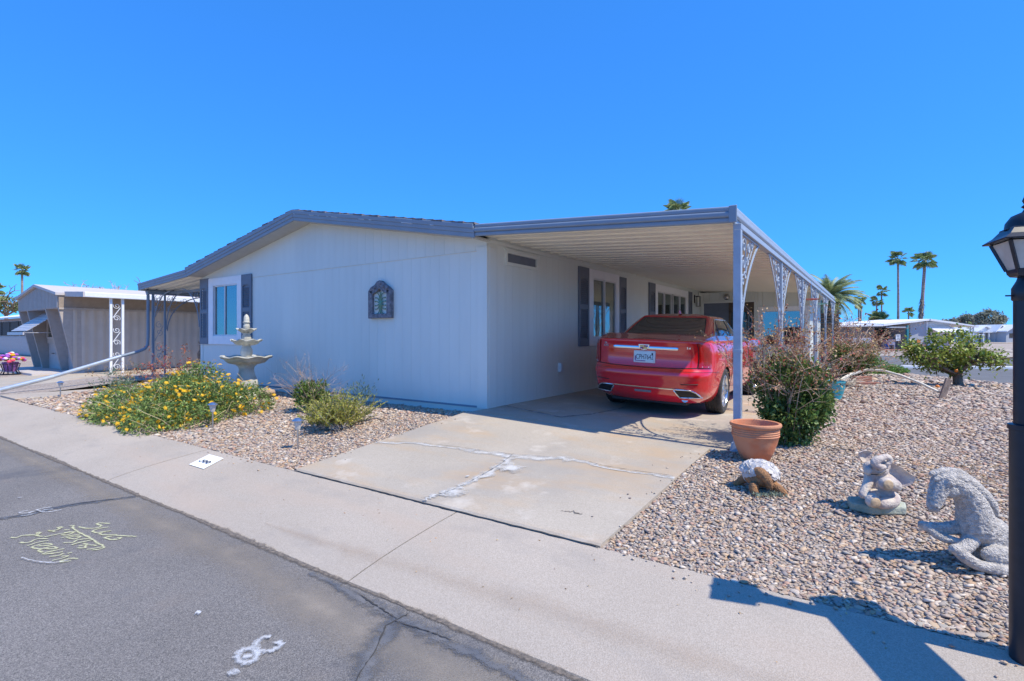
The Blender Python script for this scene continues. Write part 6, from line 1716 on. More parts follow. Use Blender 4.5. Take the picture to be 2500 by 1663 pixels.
# --- thorny bush beside the carport: green below, bare twigs and dead leaves above
def thorny_bush(name, label, loc, s, seed, ng, nd, cat='bush', leafm='leaf_dark', grow=(0.5, 0.95), green_top=0.62, ls=0.040, nst=34, el=(0.6, 1.45)):
    rr = random.Random(seed); rg = np.random.default_rng(seed)
    t = thing(name, label, cat, loc)
    k = MB(); tips = []; nodes = []
    for i in range(nst):
        a = rr.uniform(0, 6.283); e = rr.uniform(*el)
        d = Vector((math.cos(a) * math.cos(e), math.sin(a) * math.cos(e), math.sin(e)))
        brush(rr, k, (rr.gauss(0, 0.07) * s, rr.gauss(0, 0.07) * s, 0), d, s * rr.uniform(*grow), 0.0065 * s, 2, tips, nodes, 0.16, 3, 0.55, 0.5)
    k.build('branches', 'twig_brown', t, world=False, smooth=60, fix=False)
    # green mass: clumps in a rounded body
    ctr = []
    while len(ctr) < 130:
        p = np.array([rr.uniform(-1, 1), rr.uniform(-1, 1), rr.uniform(0, 1)])
        if p[0] ** 2 + p[1] ** 2 + (p[2] * 2 - 1) ** 2 * 0.9 < 1: ctr.append(p * np.array([0.44 * s, 0.44 * s, green_top * s]) * np.array([0.70 + 0.4 * p[2], 0.70 + 0.4 * p[2], 1]))
    ctr = np.array(ctr); P = ctr[rg.integers(0, len(ctr), ng)] + rg.normal(0, 0.055 * s, (ng, 3)); P[:, 2] = np.abs(P[:, 2])
    D = P - np.array([0, 0, 0.2 * s]) + rg.normal(0, 0.25 * s, P.shape)
    leaf_cloud('foliage', leafm, t, P, D, rg.uniform(0.6, 1.25, ng) * ls * s, 0.62, 0.2, seed)
    tn = [p for p in nodes if p.z > green_top * 0.7 * s]
    if tn and nd:
        P = scatter_leaves(rg, tn, nd, 0.022 * s); D = rg.normal(size=(nd, 3)); leaf_cloud('dead_leaves', 'leaf_dry', t, P, D, rg.uniform(0.5, 1.2, nd) * 0.034 * s, 0.6, 0.3, seed + 1)
    if tn and nd:
        P = scatter_leaves(rg, tn, nd // 2, 0.025 * s); leaf_cloud('red_leaves', 'leaf_red', t, P, rg.normal(size=(nd // 2, 3)), rg.uniform(0.5, 1.2, nd // 2) * 0.036 * s, 0.6, 0.3, seed + 2)
    return t
thorny_bush('thorny_bush', 'tall thorny bush with bare twigs and green base beside the first carport post', (3.85, 0.47, -0.14), 1.0, 12, 15000, 3000, grow=(0.62, 1.0), green_top=0.93, ls=0.05, nst=52, el=(1.0, 1.55)).scale = (0.88, 0.88, 1.0)
b2 = thorny_bush('thorny_bush', 'rounder thorny bush with rust brown twigs standing behind the red timbers', (3.98, 14.2, -0.29), 1.45, 31, 7000, 3600, green_top=0.70, ls=0.05, nst=60)
b2.scale = (1.1, 1.1, 1.0)

# --- yellow flowering ground bush
LT = thing('flowering_bush', 'wide low bush covered in small yellow flowers spilling over the sidewalk', 'bush', (-4.6, -2.0, -0.2))
rg = np.random.default_rng(77); rr = random.Random(77)
lobes = [(-0.0, -0.15, 1.0, 0.62, 0.62), (-1.15, -0.55, 0.8, 0.6, 0.44), (0.75, 0.05, 0.75, 0.65, 0.52), (0.65, -0.75, 0.75, 0.42, 0.38), (-0.35, 0.35, 0.9, 0.5, 0.74), (1.0, 0.5, 0.55, 0.45, 0.42), (-1.1, 0.25, 0.75, 0.55, 0.52), (1.25, -0.45, 0.42, 0.40, 0.28), (-0.5, -0.9, 0.75, 0.3, 0.26), (1.0, -1.0, 0.5, 0.25, 0.2)]
def mound(n, shell):
    out = []; nrm = []
    w_ = np.array([l[2] * l[3] for l in lobes]); w_ /= w_.sum()
    while len(out) < n:
        l = lobes[rg.choice(len(lobes), p=w_)]; v = rg.normal(size=3); v[2] = abs(v[2]); v /= np.linalg.norm(v)
        r = shell + (1 - shell) * rg.random() ** 0.35
        p = np.array([l[0] + v[0] * r * l[2], l[1] + v[1] * r * l[3], v[2] * r * l[4]])
        q = p * 1.0; inside_ = False
        out.append(p + rg.normal(0, 0.03, 3)); nrm.append(v)
    return np.array(out), np.array(nrm)
def lz(P): 
    return np.array([[0, 0, (G(-4.6 + x, -2.0 + y) if -2.0 + y > -3.0 else -0.285) + 0.2] for x, y, _ in P])
P, N = mound(24000, 0.5); P[:, 2] = np.abs(P[:, 2]); P = P + lz(P)
leaf_cloud('foliage', 'leaf_lantana', LT, P, N + rg.normal(0, 0.6, N.shape), rg.uniform(0.026, 0.052, len(P)), 0.65, 0.25, 3)
k = MB()
for i in range(170):
    q, nn = mound(1, 0.3); b = Vector(q[0]); b.z = max(0.02, abs(b.z) * 0.8); b.z += float(lz(q)[0][2])
    d = Vector((rr.gauss(0, 1), rr.gauss(0, 1), rr.uniform(0.0, 0.7))); Pp, _ = twig_path(rr, b, d, rr.uniform(0.15, 0.5), 4, 0.18, 0.05)
    k.tube(Pp, 0.0035, 3, cap=False)
k.build('dry_stems', 'straw', LT, world=False, fix=False)['kind'] = 'stuff'
k = MB(); V, F = ico(1)
for i in range(11):
    a = i * 2.4; q = 0.5 * math.sqrt(i / 10); c = Vector((q * math.cos(a), q * math.sin(a), 0.35 * (1 - q * q)))
    for (u, v) in ((1, 0), (0, 1), (-1, 0), (0, -1)):
        e = 0.26; t1 = Vector((u, v, 0.25)).normalized()
        s1 = Vector((-v, u, 0))
        k.add([c, c + t1 * e + s1 * 0.11, c + t1 * e - s1 * 0.11], [(0, 1, 2)])
fl = k.mesh('flower_cluster', 'petal_yellow', fix=False)
P, N = mound(1400, 0.99); P[:, 2] = np.abs(P[:, 2]); P = P + lz(P)
ok_ = (N @ np.array([0.55, -0.65, 0.5])) > 0.05
P, N = P[ok_][:300], N[ok_][:300]
for i in range(300):
    s = rr.uniform(0.036, 0.062)
    inst('flower_cluster', fl, LT, tuple(P[i] + N[i] * 0.05), (-N[i][1] * 0.9 + rr.gauss(0, 0.2), N[i][0] * 0.9 + rr.gauss(0, 0.2), rr.uniform(0, 6)), (s, s, s))

k2 = MB(); P2, N2 = mound(1500, 0.99); P2[:, 2] = np.abs(P2[:, 2]); P2 = P2 + lz(P2)
ok_ = (N2 @ np.array([0.55, -0.65, 0.5])) > 0.0; P2, N2 = P2[ok_][:420], N2[ok_][:420]
bv = [Vector(v_) for v_ in k.v]
for p_, n_ in zip(P2, N2):
    M_ = Matrix.Translation(p_ + n_ * 0.04) @ Matrix.Rotation(rr.uniform(0, 6), 4, 'Z') @ Matrix.Rotation(-n_[1] * 0.9, 4, 'X') @ Matrix.Rotation(n_[0] * 0.9, 4, 'Y') @ Matrix.Scale(rr.uniform(0.024, 0.045), 4)
    k2.add([M_ @ v_ for v_ in bv], k.f)
k2.build('flower_clusters', 'petal_yellow', LT, world=False, fix=False)['kind'] = 'stuff'
LT.scale = (0.87, 0.94, 1.0)

# --- red and straw twiggy plants behind it
def twiggy(name, label, loc, s, seed, n, leafm, nl, ls, up=1.0, cat='plant'):
    rr = random.Random(seed); rg = np.random.default_rng(seed); t = thing(name, label, cat, loc); k = MB(); tips = []; nodes = []
    for i in range(n):
        a = rr.uniform(0, 6.283); e = rr.uniform(0.5, 1.3) * up
        brush(rr, k, (rr.gauss(0, 0.1) * s, rr.gauss(0, 0.1) * s, 0), Vector((math.cos(a) * math.cos(e), math.sin(a) * math.cos(e), math.sin(e))), s * rr.uniform(0.4, 0.75), 0.006, 2, tips, nodes, 0.15, 2, 0.6, 0.5)
    k.build('stems', 'twig_brown', t, world=False, fix=False)
    src = [p for p, _ in tips] + [p for p in nodes if p.z > 0.35 * s]
    P = scatter_leaves(rg, src, nl, 0.03 * s); leaf_cloud('foliage', leafm, t, P, rg.normal(size=(nl, 3)), rg.uniform(0.6, 1.2, nl) * ls, 0.5, 0.3, seed)
    return t
twiggy('twiggy_plant', 'spindly red-leaved plant in front of the left corner of the house', (-7.15, -1.0, -0.11), 0.95, 5, 9, 'leaf_red', 420, 0.05)
twiggy('twiggy_plant', 'spindly red-leaved plant beside the awning post', (-8.6, -0.9, -0.11), 0.78, 9, 8, 'leaf_red', 380, 0.05)
twiggy('twiggy_plant', 'straw coloured dry plant left of the red-leaved plants', (-8.3, -1.6, -0.15), 0.75, 14, 9, 'leaf_dry', 260, 0.045)
# --- blue-green euphorbia clump at the left end of the flowering bush
t = thing('succulent_clump', 'grey-green feathery clump at the left end of the flowering bush', 'plant', (-7.35, -2.0, -0.2))
rg = np.random.default_rng(6); n = 1500; c = rg.normal(size=(60, 3)) * np.array([0.22, 0.2, 0.12]) + np.array([0, 0, 0.26]); P = c[rg.integers(0, 60, n)] + rg.normal(0, 0.035, (n, 3)); P[:, 2] = np.abs(P[:, 2])
mat('leaf_bluegreen', (0.13, 0.20, 0.12), 0.6, 0.2, 6, island=0.35, sss=0.2)
leaf_cloud('foliage', 'leaf_bluegreen', t, P, rg.normal(size=(n, 3)) + np.array([0, 0, 0.8]), rg.uniform(0.03, 0.06, n), 0.3, 0.2, 2)
# --- green shrub with bare twigs by the wall
t = thorny_bush('small_shrub', 'small dark green shrub with bare twigs close to the front wall', (-2.62, -1.05, G(-2.6, -1.05)), 0.62, 41, 2600, 60, 'shrub', 'leaf_green', (0.55, 0.9), 0.66, 0.075)
# --- yellow-green feathery shrub
t = thing('feathery_shrub', 'yellow-green feathery shrub in the left gravel bed near the driveway', 'shrub', (-1.28, -1.62, G(-1.2, -1.6))); t.scale = (0.86, 0.86, 0.74)
rr = random.Random(52); rg = np.random.default_rng(52); k = MB(); PP = []; DD = []
for i in range(230):
    a = rr.uniform(0, 6.283); e = rr.uniform(0.25, 1.35); L = rr.uniform(0.30, 0.62) * (1.15 if math.cos(a - 0.3) > 0 else 1)
    Pp, d = twig_path(rr, (rr.gauss(0, 0.14), rr.gauss(0, 0.14), 0.02), (math.cos(a) * math.cos(e), math.sin(a) * math.cos(e), math.sin(e)), L, 6, 0.13, -0.03)
    k.tube(Pp, [0.005, 0.0045, 0.004, 0.0035, 0.003, 0.0025, 0.002], 3, cap=False)
    for j in range(80):
        u = rr.uniform(0.2, 1.0) * 6; q = min(int(u), 5); p = Pp[q].lerp(Pp[q + 1], u - q); d2 = (Pp[q + 1] - Pp[q]).normalized()
        PP.append(tuple(p)); DD.append(tuple(d2 * 0.9 + Vector((rr.gauss(0, 0.55), rr.gauss(0, 0.55), rr.gauss(0, 0.55) + 0.2))))
k.build('stems', 'twig_grey', t, world=False, fix=False)
leaf_cloud('foliage', 'leaf_yellow', t, np.array(PP), np.array(DD), rg.uniform(0.024, 0.05, len(PP)), 0.34, 0.2, 5)
# --- tiny sprouts near the wall
t = thing('small_sprout', 'small pale green sprout behind the feathery shrub', 'plant', (-1.75, -0.85, G(-1.7, -0.85)))
P = np.random.default_rng(3).normal(size=(260, 3)) * np.array([0.12, 0.1, 0.10]) + np.array([0, 0, 0.24]); P[:, 2] = np.abs(P[:, 2])
leaf_cloud('foliage', 'leaf_bluegreen', t, P, P + np.array([0, 0, 0.3]), np.full(260, 0.05), 0.3, 0.2, 6)

# --- citrus tree on the corner
t = thing('citrus_tree', 'low spreading citrus tree with a forked trunk on the gravel corner', 'tree', (6.25, 10.5, -0.19))
rr = random.Random(63); rg = np.random.default_rng(63); k = MB(); tips = []; nodes = []
k.tube([(0, 0, -0.05), (-0.02, 0, 0.12), (-0.03, 0.0, 0.30)], [0.13, 0.10, 0.10], 10)
for d, L, r in (((-0.75, 0.1, 0.55), 0.72, 0.065), ((-0.3, -0.5, 0.75), 0.62, 0.055), ((0.6, -0.05, 0.75), 0.62, 0.06), ((0.15, 0.5, 0.8), 0.68, 0.055), ((-0.55, 0.5, 0.6), 0.65, 0.05), ((-0.9, -0.35, 0.35), 0.80, 0.05), ((0.35, -0.5, 0.7), 0.6, 0.05), ((0.0, 0.0, 1.0), 0.62, 0.05)):
    brush(rr, k, (-0.03, 0, 0.26), d, L, r, 3, tips, nodes, 0.2, 3, 0.58, 0.6)
k.build('trunk', 'bark', t, world=False, smooth=60, fix=False)
src = [p for p, _ in tips] + [p for p in nodes if p.z > 0.45 and (p.x ** 2 + p.y ** 2) > 0.15]
src = [p for p in src if p.z < 1.5 and p.z > 0.38 and p.x < 0.85]
n = 4600; P = scatter_leaves(rg, src, n, 0.07)
c_ = rg.normal(size=(70, 3)); c_ /= np.linalg.norm(c_, axis=1, keepdims=True); c_ = c_ * rg.uniform(0.55, 1.0, (70, 1)) * np.array([0.92, 0.65, 0.50]) + np.array([-0.22, 0, 0.88])
Q = c_[rg.integers(0, 70, 2600)] + rg.normal(0, 0.085, (2600, 3)); P = np.concatenate([P[:2000], Q[:1700]]); n = len(P); D = rg.normal(size=(n, 3)) + np.array([0, 0, -0.2])
leaf_cloud('crown', 'leaf_citrus', t, P, D, rg.uniform(0.06, 0.115, n), 0.6, 0.25, 8)
for x, y, z in ((-0.1, -0.55, 0.42), (-0.42, -0.5, 0.62)):
    MB().sphere((x, y, z), 0.04, 12, 8).build('fruit', 'orange_fruit', t, smooth=90, world=False)
o = MB().sphere((0, 0, 0), 0.045, 12, 8).build('fallen_orange', 'orange_fruit', None, smooth=90, loc=(5.75, 9.2, -0.11)); tag(o, 'fallen orange lying under the citrus tree', 'fruit')
# --- low juniper by the kerb
t = thing('low_juniper', 'low bright green spreading juniper at the edge of the side street', 'shrub', (4.5, 16.6, -0.30))
rg = np.random.default_rng(71); n = 5200; lob = np.array([(-0.55, 0, 0.5, 0.45, 0.62), (0.1, 0, 0.55, 0.4, 0.52), (0.65, -0.1, 0.5, 0.4, 0.30), (-0.05, -0.2, 0.9, 0.4, 0.22)])
li = lob[rg.integers(0, 4, n)]; v = rg.normal(size=(n, 3)); v[:, 2] = np.abs(v[:, 2]); v /= np.linalg.norm(v, axis=1, keepdims=True); q = rg.uniform(0.6, 1, (n, 1))
P = np.stack([li[:, 0], li[:, 1], 0 * li[:, 0]], 1) + v * q * li[:, 2:5]
leaf_cloud('foliage', 'leaf_juniper', t, P, v + rg.normal(0, 0.5, v.shape), rg.uniform(0.06, 0.11, n), 0.35, 0.2, 9)
t.rotation_euler = (0, 0, RZC)

# --- dry litter scattered on the gravel
rg = np.random.default_rng(91); n = 900
P = np.stack([rg.normal(5.15, 0.28, n), rg.normal(-0.45, 0.55, n), np.zeros(n)], 1); P[:, 2] = [G(max(x, 3.1), y) + 0.012 + 0.006 * rg.random() for x, y, _ in P]
D = rg.normal(size=(n, 3)); D[:, 2] *= 0.08
lit = leaf_cloud('leaf_litter', 'leaf_dry', None, P, D, rg.uniform(0.02, 0.05, n), 0.16, 0.1, 4); tag(lit, 'orange dry needles and leaves strewn on the gravel', 'leaf litter', kind='stuff')

rg = np.random.default_rng(97); n = 160
P = np.stack([rg.uniform(-8, 5.2, n), -3.0 - np.abs(rg.normal(0, 0.45, n)), np.zeros(n)], 1); P = P[P[:, 1] > -3.97]; P[:, 2] = [sw_z(y) + 0.004 for _, y, _ in P]
D = rg.normal(size=P.shape); D[:, 2] *= 0.1
lit = leaf_cloud('leaf_litter', 'leaf_dry', None, P, D, rg.uniform(0.008, 0.022, len(P)), 0.4, 0.3, 4); tag(lit, 'tiny dry leaf bits strewn along the sidewalk', 'leaf litter', kind='stuff')
# ---------------------------------------------------------------- palms
mat('palm_trunk', (0.30, 0.235, 0.20), 0.95, 0.3, 4, bump=0.8, bscale=12, stretch=(1, 1, 3))
mat('palm_skirt', (0.27, 0.22, 0.155), 0.95, 0.4, 8, island=0.3)
mat('palm_leaf', (0.30, 0.36, 0.15), 0.6, 0.2, 5, island=0.4, sss=0.2)
mat('date_leaf', (0.33, 0.38, 0.17), 0.6, 0.2, 5, island=0.4, sss=0.2)
mat('date_trunk', (0.33, 0.20, 0.12), 0.95, 0.35, 6, bump=0.9, bscale=9)
rr = random.Random(101)
def fan_frond():
    """fan palm leaf: stalk along +X, pleated blades"""
    k = MB(); k.bar((0, 0, 0), (0.55, 0, 0), 0.03); n = 17
    for i in range(n):
        a = R(-95 + 190 * i / (n - 1)); L = 0.60 + 0.16 * math.cos(a); w_ = 0.036
        c = Vector((0.55, 0, 0)); d = Vector((math.cos(a), math.sin(a), 0)); s = Vector((-d.y, d.x, 0))
        m_ = c + d * L * 0.6 + Vector((0, 0, 0.02)); e = c + d * L - Vector((0, 0, 0.16))
        k.add([c, m_ + s * w_, e, m_ - s * w_], [(0, 1, 2), (0, 2, 3)])
    return k.mesh('frond', 'palm_leaf', fix=False)
FAN = fan_frond()
def feather_frond():
    k = MB(); P = [Vector((t * 2.0, 0, 0.35 * math.sin(t * 2.2) - 0.75 * t * t)) for t in np.linspace(0, 1, 12)]
    k.tube(P, [0.03 - 0.02 * t for t in np.linspace(0, 1, 12)], 4, cap=False)
    for i in range(46):
        t = 0.12 + 0.88 * i / 45; q = min(int(t * 11), 10); p = P[q].lerp(P[q + 1], t * 11 - q); d = (P[q + 1] - P[q]).normalized()
        for s in (-1, 1):
            L = 0.42 * math.sin(math.pi * (0.12 + 0.83 * t)) + 0.08; v = (d * 0.75 + Vector((0, s, -0.25))).normalized(); w_ = d * 0.022
            k.add([p - w_, p + w_, p + v * L - Vector((0, 0, 0.10))], [(0, 1, 2)])
    return k.mesh('frond', 'date_leaf', fix=False)
FEA = feather_frond()
def camrel(px, py, d):
    """point seen at a photo position at a given depth, used once to set out far things"""
    l = (px - 1250) / 1280.0 * d
    return Vector((CAM[0] + FW[0] * d + RT[0] * l, CAM[1] + FW[1] * d + RT[1] * l, 1.04 - (py - 820) / 1280.0 * d))
def fan_palm(label, px, pcrown, d, size, tr, group='fan palms on the skyline', lean=0, skirt=None, nf=30, zg=-0.3):
    top = camrel(px + lean, pcrown, d); base = camrel(px, 820, d); base.z = zg
    t = thing('fan_palm', label, 'palm tree', tuple(base), 0, group); dv = top - base; k = MB(); n = 14; P = []
    for i in range(n + 1):
        q = i / n; P.append((dv.x * q + 0.02 * dv.z * math.sin(q * 3) * 0.2, dv.y * q, dv.z * q))
    k.tube(P, [tr * (1.25 - 0.35 * (i / n)) * (1 + 0.05 * math.sin(i * 4)) for i in range(n + 1)], 10).build('trunk', 'palm_trunk', t, smooth=60, world=False)
    rl = random.Random(int(px * 7 + pcrown))
    for i in range(int(nf * 0.72)):
        a = rl.uniform(0, 6.283); e = rl.uniform(-0.95, 1.3)
        s = size * rl.uniform(0.85, 1.1)
        o = inst('frond', FAN, t, tuple(dv), (rl.uniform(-0.3, 0.3), -e, a), (s, s, s))
    if skirt:
        k = MB()
        for i in range(150):
            a = rl.uniform(0, 6.283); z = rl.uniform(skirt[0], skirt[1]); L = rl.uniform(0.3, 0.6); q = z / dv.z; r0 = tr * 0.9
            b = Vector((dv.x * q + r0 * math.cos(a), dv.y * q + r0 * math.sin(a), z)); o_ = Vector((math.cos(a), math.sin(a), 0)); s_ = Vector((-math.sin(a), math.cos(a), 0)) * 0.07
            k.add([b - s_, b + s_, b + o_ * rl.uniform(0.12, 0.32) - Vector((0, 0, L))], [(0, 1, 2)])
        k.build('frond_stubs', 'palm_skirt', t, world=False, fix=False)
    return t
fan_palm('tall slim fan palm with a straight trunk, left of the tall pair', 2192, 632, 60, 0.92, 0.115)
fan_palm('tall leaning fan palm with a shaggy lower trunk, right of the tall pair', 2242, 636, 60, 1.12, 0.17, lean=16, skirt=(2.0, 5.6), nf=34)
fan_palm('small distant fan palm, taller of two close together', 2152, 712, 95, 1.05, 0.13, nf=24)
fan_palm('small distant fan palm, shorter of two close together', 2140, 736, 95, 1.0, 0.13, nf=24)
fan_palm('short fan palm above the white roof between the tall pair', 2218, 762, 100, 0.95, 0.14, nf=24)
fan_palm('ragged fan palm right of the date palm, left of two stems', 2096, 742, 60, 0.62, 0.09, nf=22)
fan_palm('ragged fan palm right of the date palm, right of two stems', 2101, 731, 60, 0.62, 0.10, nf=26)
fan_palm('bushy low palm just above the white roof', 2146, 786, 62, 1.15, 0.2, nf=26)
fan_palm('tiny far palm right of the grey-green trees', 2447, 788, 170, 1.2, 0.16, nf=18)
fan_palm('distant fan palm above the far left roofs', 54, 660, 80, 1.0, 0.15, nf=28)
fan_palm('fan palm crown at the far left edge', -8, 706, 80, 1.0, 0.15, nf=26)
fan_palm('fan palm crown showing above the carport roof', 1655, 517, 26, 0.62, 0.12, nf=24)
# Canary date palm behind the end of the carport
dp = camrel(2025, 820, 27); dp.z = -0.3
t = thing('date_palm', 'stout date palm with arching fronds behind the end of the carport', 'palm tree', tuple(dp)); hz = 1.04 + (820 - 732) * 27 / 1280 + 0.3
k = MB(); rl = random.Random(5)
for i in range(26):
    z = hz * i / 25; r = 0.36 + 0.07 * (i % 2) + 0.06 * i / 25
    k.lathe([(r, z), (r + 0.05, z + hz / 50), (r - 0.01, z + hz / 26)], 16)
k.build('trunk', 'date_trunk', t, world=False, smooth=40)
for i in range(64):
    a = rl.uniform(0, 6.283); e = rl.uniform(-0.5, 1.25); s = rl.uniform(0.58, 0.84)
    inst('frond', FEA, t, (0, 0, hz), (0, -e, a), (s, s, s))

# ---------------------------------------------------------------- trees far off
mat('leaf_olive', (0.30, 0.31, 0.23), 0.7, 0.2, 3, island=0.4, sss=0.15)
mat('leaf_mesquite', (0.26, 0.29, 0.12), 0.7, 0.2, 3, island=0.4, sss=0.15)
def far_tree(label, px, py, d, wpx, hpx, leafm, seed, n=2600, ls=0.4, bare=False, name='broad_tree'):
    s = d / 1280; c = camrel(px, 820, d); c.z = -0.3; zc = 1.04 - (py - 820) * s + 0.3
    t = thing(name, label, 'tree', tuple(c), RZC); rr = random.Random(seed); rg = np.random.default_rng(seed); k = MB(); tips = []; nodes = []
    wd, ht = wpx * s / 2, hpx * s / 2
    k.tube([(0, 0, 0), (0, 0, max(0.6, zc - ht))], [0.05 * wd + 0.08, 0.04 * wd + 0.06], 8)
    for i in range(7):
        a = i * 0.9 + rr.random(); brush(rr, k, (0, 0, max(0.5, zc - ht) * 0.9), (math.cos(a) * wd, math.sin(a) * wd * 0.5, ht * rr.uniform(0.8, 2)), max(wd, ht) * rr.uniform(0.6, 0.95), 0.04 * wd, 3 if bare else 2, tips, nodes, 0.2, 3, 0.6, 0.6)
    k.build('trunk', 'bark' if not bare else 'twig_grey', t, world=False, fix=False)
    lb = []
    for i in range(26):
        v = rg.normal(size=3); v /= np.linalg.norm(v); lb.append(np.array([v[0] * wd * 0.72, v[1] * wd * 0.5, zc + v[2] * ht * 0.68]))
    lb = np.array(lb); P = lb[rg.integers(0, 26, n)] + rg.normal(size=(n, 3)) * np.array([wd, wd, ht]) * 0.13
    leaf_cloud('crown', leafm, t, P, rg.normal(size=(n, 3)), rg.uniform(0.6, 1.3, n) * ls, 0.55, 0.2, seed)
    return t
far_tree('grey-green far tree, smallest and leftmost of the three', 2318, 790, 125, 42, 30, 'leaf_olive', 1, 2600, 0.42)
far_tree('grey-green far tree in the middle of the three', 2368, 786, 128, 62, 42, 'leaf_olive', 2, 3600, 0.45)
far_tree('grey-green far tree, largest and rightmost of the three', 2418, 780, 122, 70, 54, 'leaf_olive', 3, 4600, 0.45)
far_tree('bushy green tree showing above the white roof by the tall palms', 2236, 797, 63, 32, 24, 'leaf_juniper', 4, 1500, 0.22)
far_tree('leafy tree behind the roofs at the far left', 15, 742, 60, 110, 40, 'leaf_mesquite', 5, 3000, 0.28)
far_tree('bare-twigged tree showing above the neighbour roof', 235, 716, 42, 110, 40, 'leaf_dry', 6, 500, 0.12, True)
far_tree('green tree glimpsed behind the patio awning', 400, 712, 45, 110, 34, 'leaf_mesquite', 7, 2200, 0.2)

# ---------------------------------------------------------------- white home across the side street
mat('far_white', (0.74, 0.75, 0.76), 0.6, 0.04)
mat('far_roof', (0.80, 0.80, 0.80), 0.6, 0.04)
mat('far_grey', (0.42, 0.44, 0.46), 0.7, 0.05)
mat('far_dark', (0.05, 0.045, 0.04), 0.7, 0.2)
mat('teal_paint', (0.03, 0.22, 0.25), 0.5, 0.1)
mat('barrel_blue', (0.02, 0.10, 0.33), 0.4, 0.1)
mat('orange_wood', (0.45, 0.17, 0.04), 0.6, 0.15)
mat('brick_red', (0.38, 0.19, 0.14), 0.9, 0.2, 4)
D0 = 50.0; S0 = D0 / 1280
hb = camrel(2262, 820, D0); hb.z = -0.3
WB = thing('white_mobile_home', 'white mobile home with a porch across the side street', 'house', tuple(hb), RZC)
def u(px): return (px - 2262) * S0
def v(py): return 1.34 - (py - 820) * S0
def wb(x0, x1, y0, y1, z0, z1, nm, m, par=None): return MB().box(u(x0), u(x1), y0, y1, v(z1) if z1 > 3 else z1, v(z0)).build(nm, m, par or WB, world=False)
wb(2222, 2262, 0.0, 6.0, 786, 854, 'wall', 'far_grey'); wb(2262, 2325, 0.3, 6.0, 786, 854, 'wall', 'far_white'); wb(1960, 2222, 3.0, 6.0, 790, 854, 'wall', 'far_grey')  # side wall left of the corner: its shade is painted in as grey
wb(2261, 2264, -0.05, 0.3, 785, 854, 'corner_board', 'far_white')
k = MB(); k.hexa([(u(1950), -0.9, v(799)), (u(2140), -0.9, v(797)), (u(2140), 6.5, v(789)), (u(1950), 6.5, v(789))], [(u(1950), -0.9, v(795)), (u(2140), -0.9, v(793)), (u(2140), 6.5, v(785)), (u(1950), 6.5, v(785))]); k.build('roof', 'far_roof', WB, world=False)
k = MB(); k.hexa([(u(2141), -0.9, v(796.5)), (u(2262), -0.4, v(783)), (u(2262), 6.5, v(781)), (u(2141), 6.5, v(788))], [(u(2141), -0.9, v(791)), (u(2262), -0.4, v(779)), (u(2262), 6.5, v(776)), (u(2141), 6.5, v(784))]); k.build('roof', 'far_roof', WB, world=False)
k = MB(); k.hexa([(u(2262.3), -0.5, v(783)), (u(2328), -0.5, v(792)), (u(2328), 6.5, v(790)), (u(2262.3), 6.5, v(781))], [(u(2262.3), -0.5, v(779)), (u(2328), -0.5, v(788)), (u(2328), 6.5, v(786)), (u(2262.3), 6.5, v(776))]); k.build('roof', 'far_roof', WB, world=False)
k = MB(); k.hexa([(u(2328.3), -0.5, v(792)), (u(2379), -0.5, v(799.5)), (u(2379), 6.5, v(797)), (u(2328.3), 6.5, v(790))], [(u(2328.3), -0.5, v(788.5)), (u(2379), -0.5, v(796)), (u(2379), 6.5, v(793)), (u(2328.3), 6.5, v(786))]); k.build('carport_roof', 'far_white', WB, world=False)
for p in (2362.5, 2369.5): wb(p, p + 2, -0.3, -0.2, 798, 854, 'carport_post', 'far_white')
wb(2185, 2222, 2.9, 2.99, 800, 853, 'door', 'far_dark'); wb(2181.5, 2185, 2.85, 2.99, 798, 853, 'door_frame', 'far_white'); wb(2199, 2203.5, -0.8, -0.6, 795, 854, 'porch_post', 'teal_paint')
wb(2150, 2200, -0.75, -0.68, 798, 801, 'porch_beam', 'far_grey')
wb(2010, 2045, 2.95, 3.0, 800, 816, 'window', 'far_dark'); wb(2060, 2090, 2.95, 3.0, 800, 818, 'window', 'far_dark'); wb(2015.5, 2017.5, -0.8, -0.7, 797, 854, 'porch_post', 'far_white')
k = MB(); k.hexa([(u(2266), 0.28, v(797)), (u(2322), 0.28, v(797)), (u(2322), 0.29, v(795)), (u(2266), 0.29, v(795))], [(u(2272), -0.9, v(811)), (u(2330), -0.9, v(811)), (u(2330), -0.88, v(810)), (u(2272), -0.88, v(810))]); k.build('window_awning', 'far_white', WB, world=False)
wb(2268, 2276, 0.2, 0.29, 796, 828, 'window', 'far_dark'); wb(2322, 2329, 0.0, 0.28, 800, 840, 'window', 'far_dark')
MB().box(u(1950), u(2340), -1.6, 6, 0.0, 0.06).build('porch_slab', 'brick_red', WB, world=False)
# lattice skirt panel at the near end of the porch
k = MB()
for i in range(22):
    x = u(2012) + i * 0.16; k.bar((x, -1.0, 0.3), (x + 0.8, -1.0, 1.1), 0.03); k.bar((x + 0.8, -1.0, 0.3), (x, -1.0, 1.1), 0.03)
k.box(u(2012), u(2108), -1.03, -0.97, 1.08, 1.14); k.box(u(2012), u(2108), -1.03, -0.97, 0.27, 0.32)
k.build('lattice', 'far_white', WB, world=False)['kind'] = 'stuff'
def porch_at(px, y): p = WB.location + Vector((RT[0] * u(px) + FW[0] * y, RT[1] * u(px) + FW[1] * y, 0.06)); return tuple(p)
o = MB().lathe([(0.27, 0.0), (0.29, 0.03), (0.29, 0.27), (0.305, 0.29), (0.29, 0.31), (0.29, 0.57), (0.305, 0.59), (0.29, 0.61), (0.29, 0.82), (0.27, 0.85), (0.0, 0.85)], 20).build('plastic_barrel', 'barrel_blue', None, smooth=40, loc=porch_at(2171, 0.6)); tag(o, 'blue plastic barrel on the porch of the white home', 'barrel')
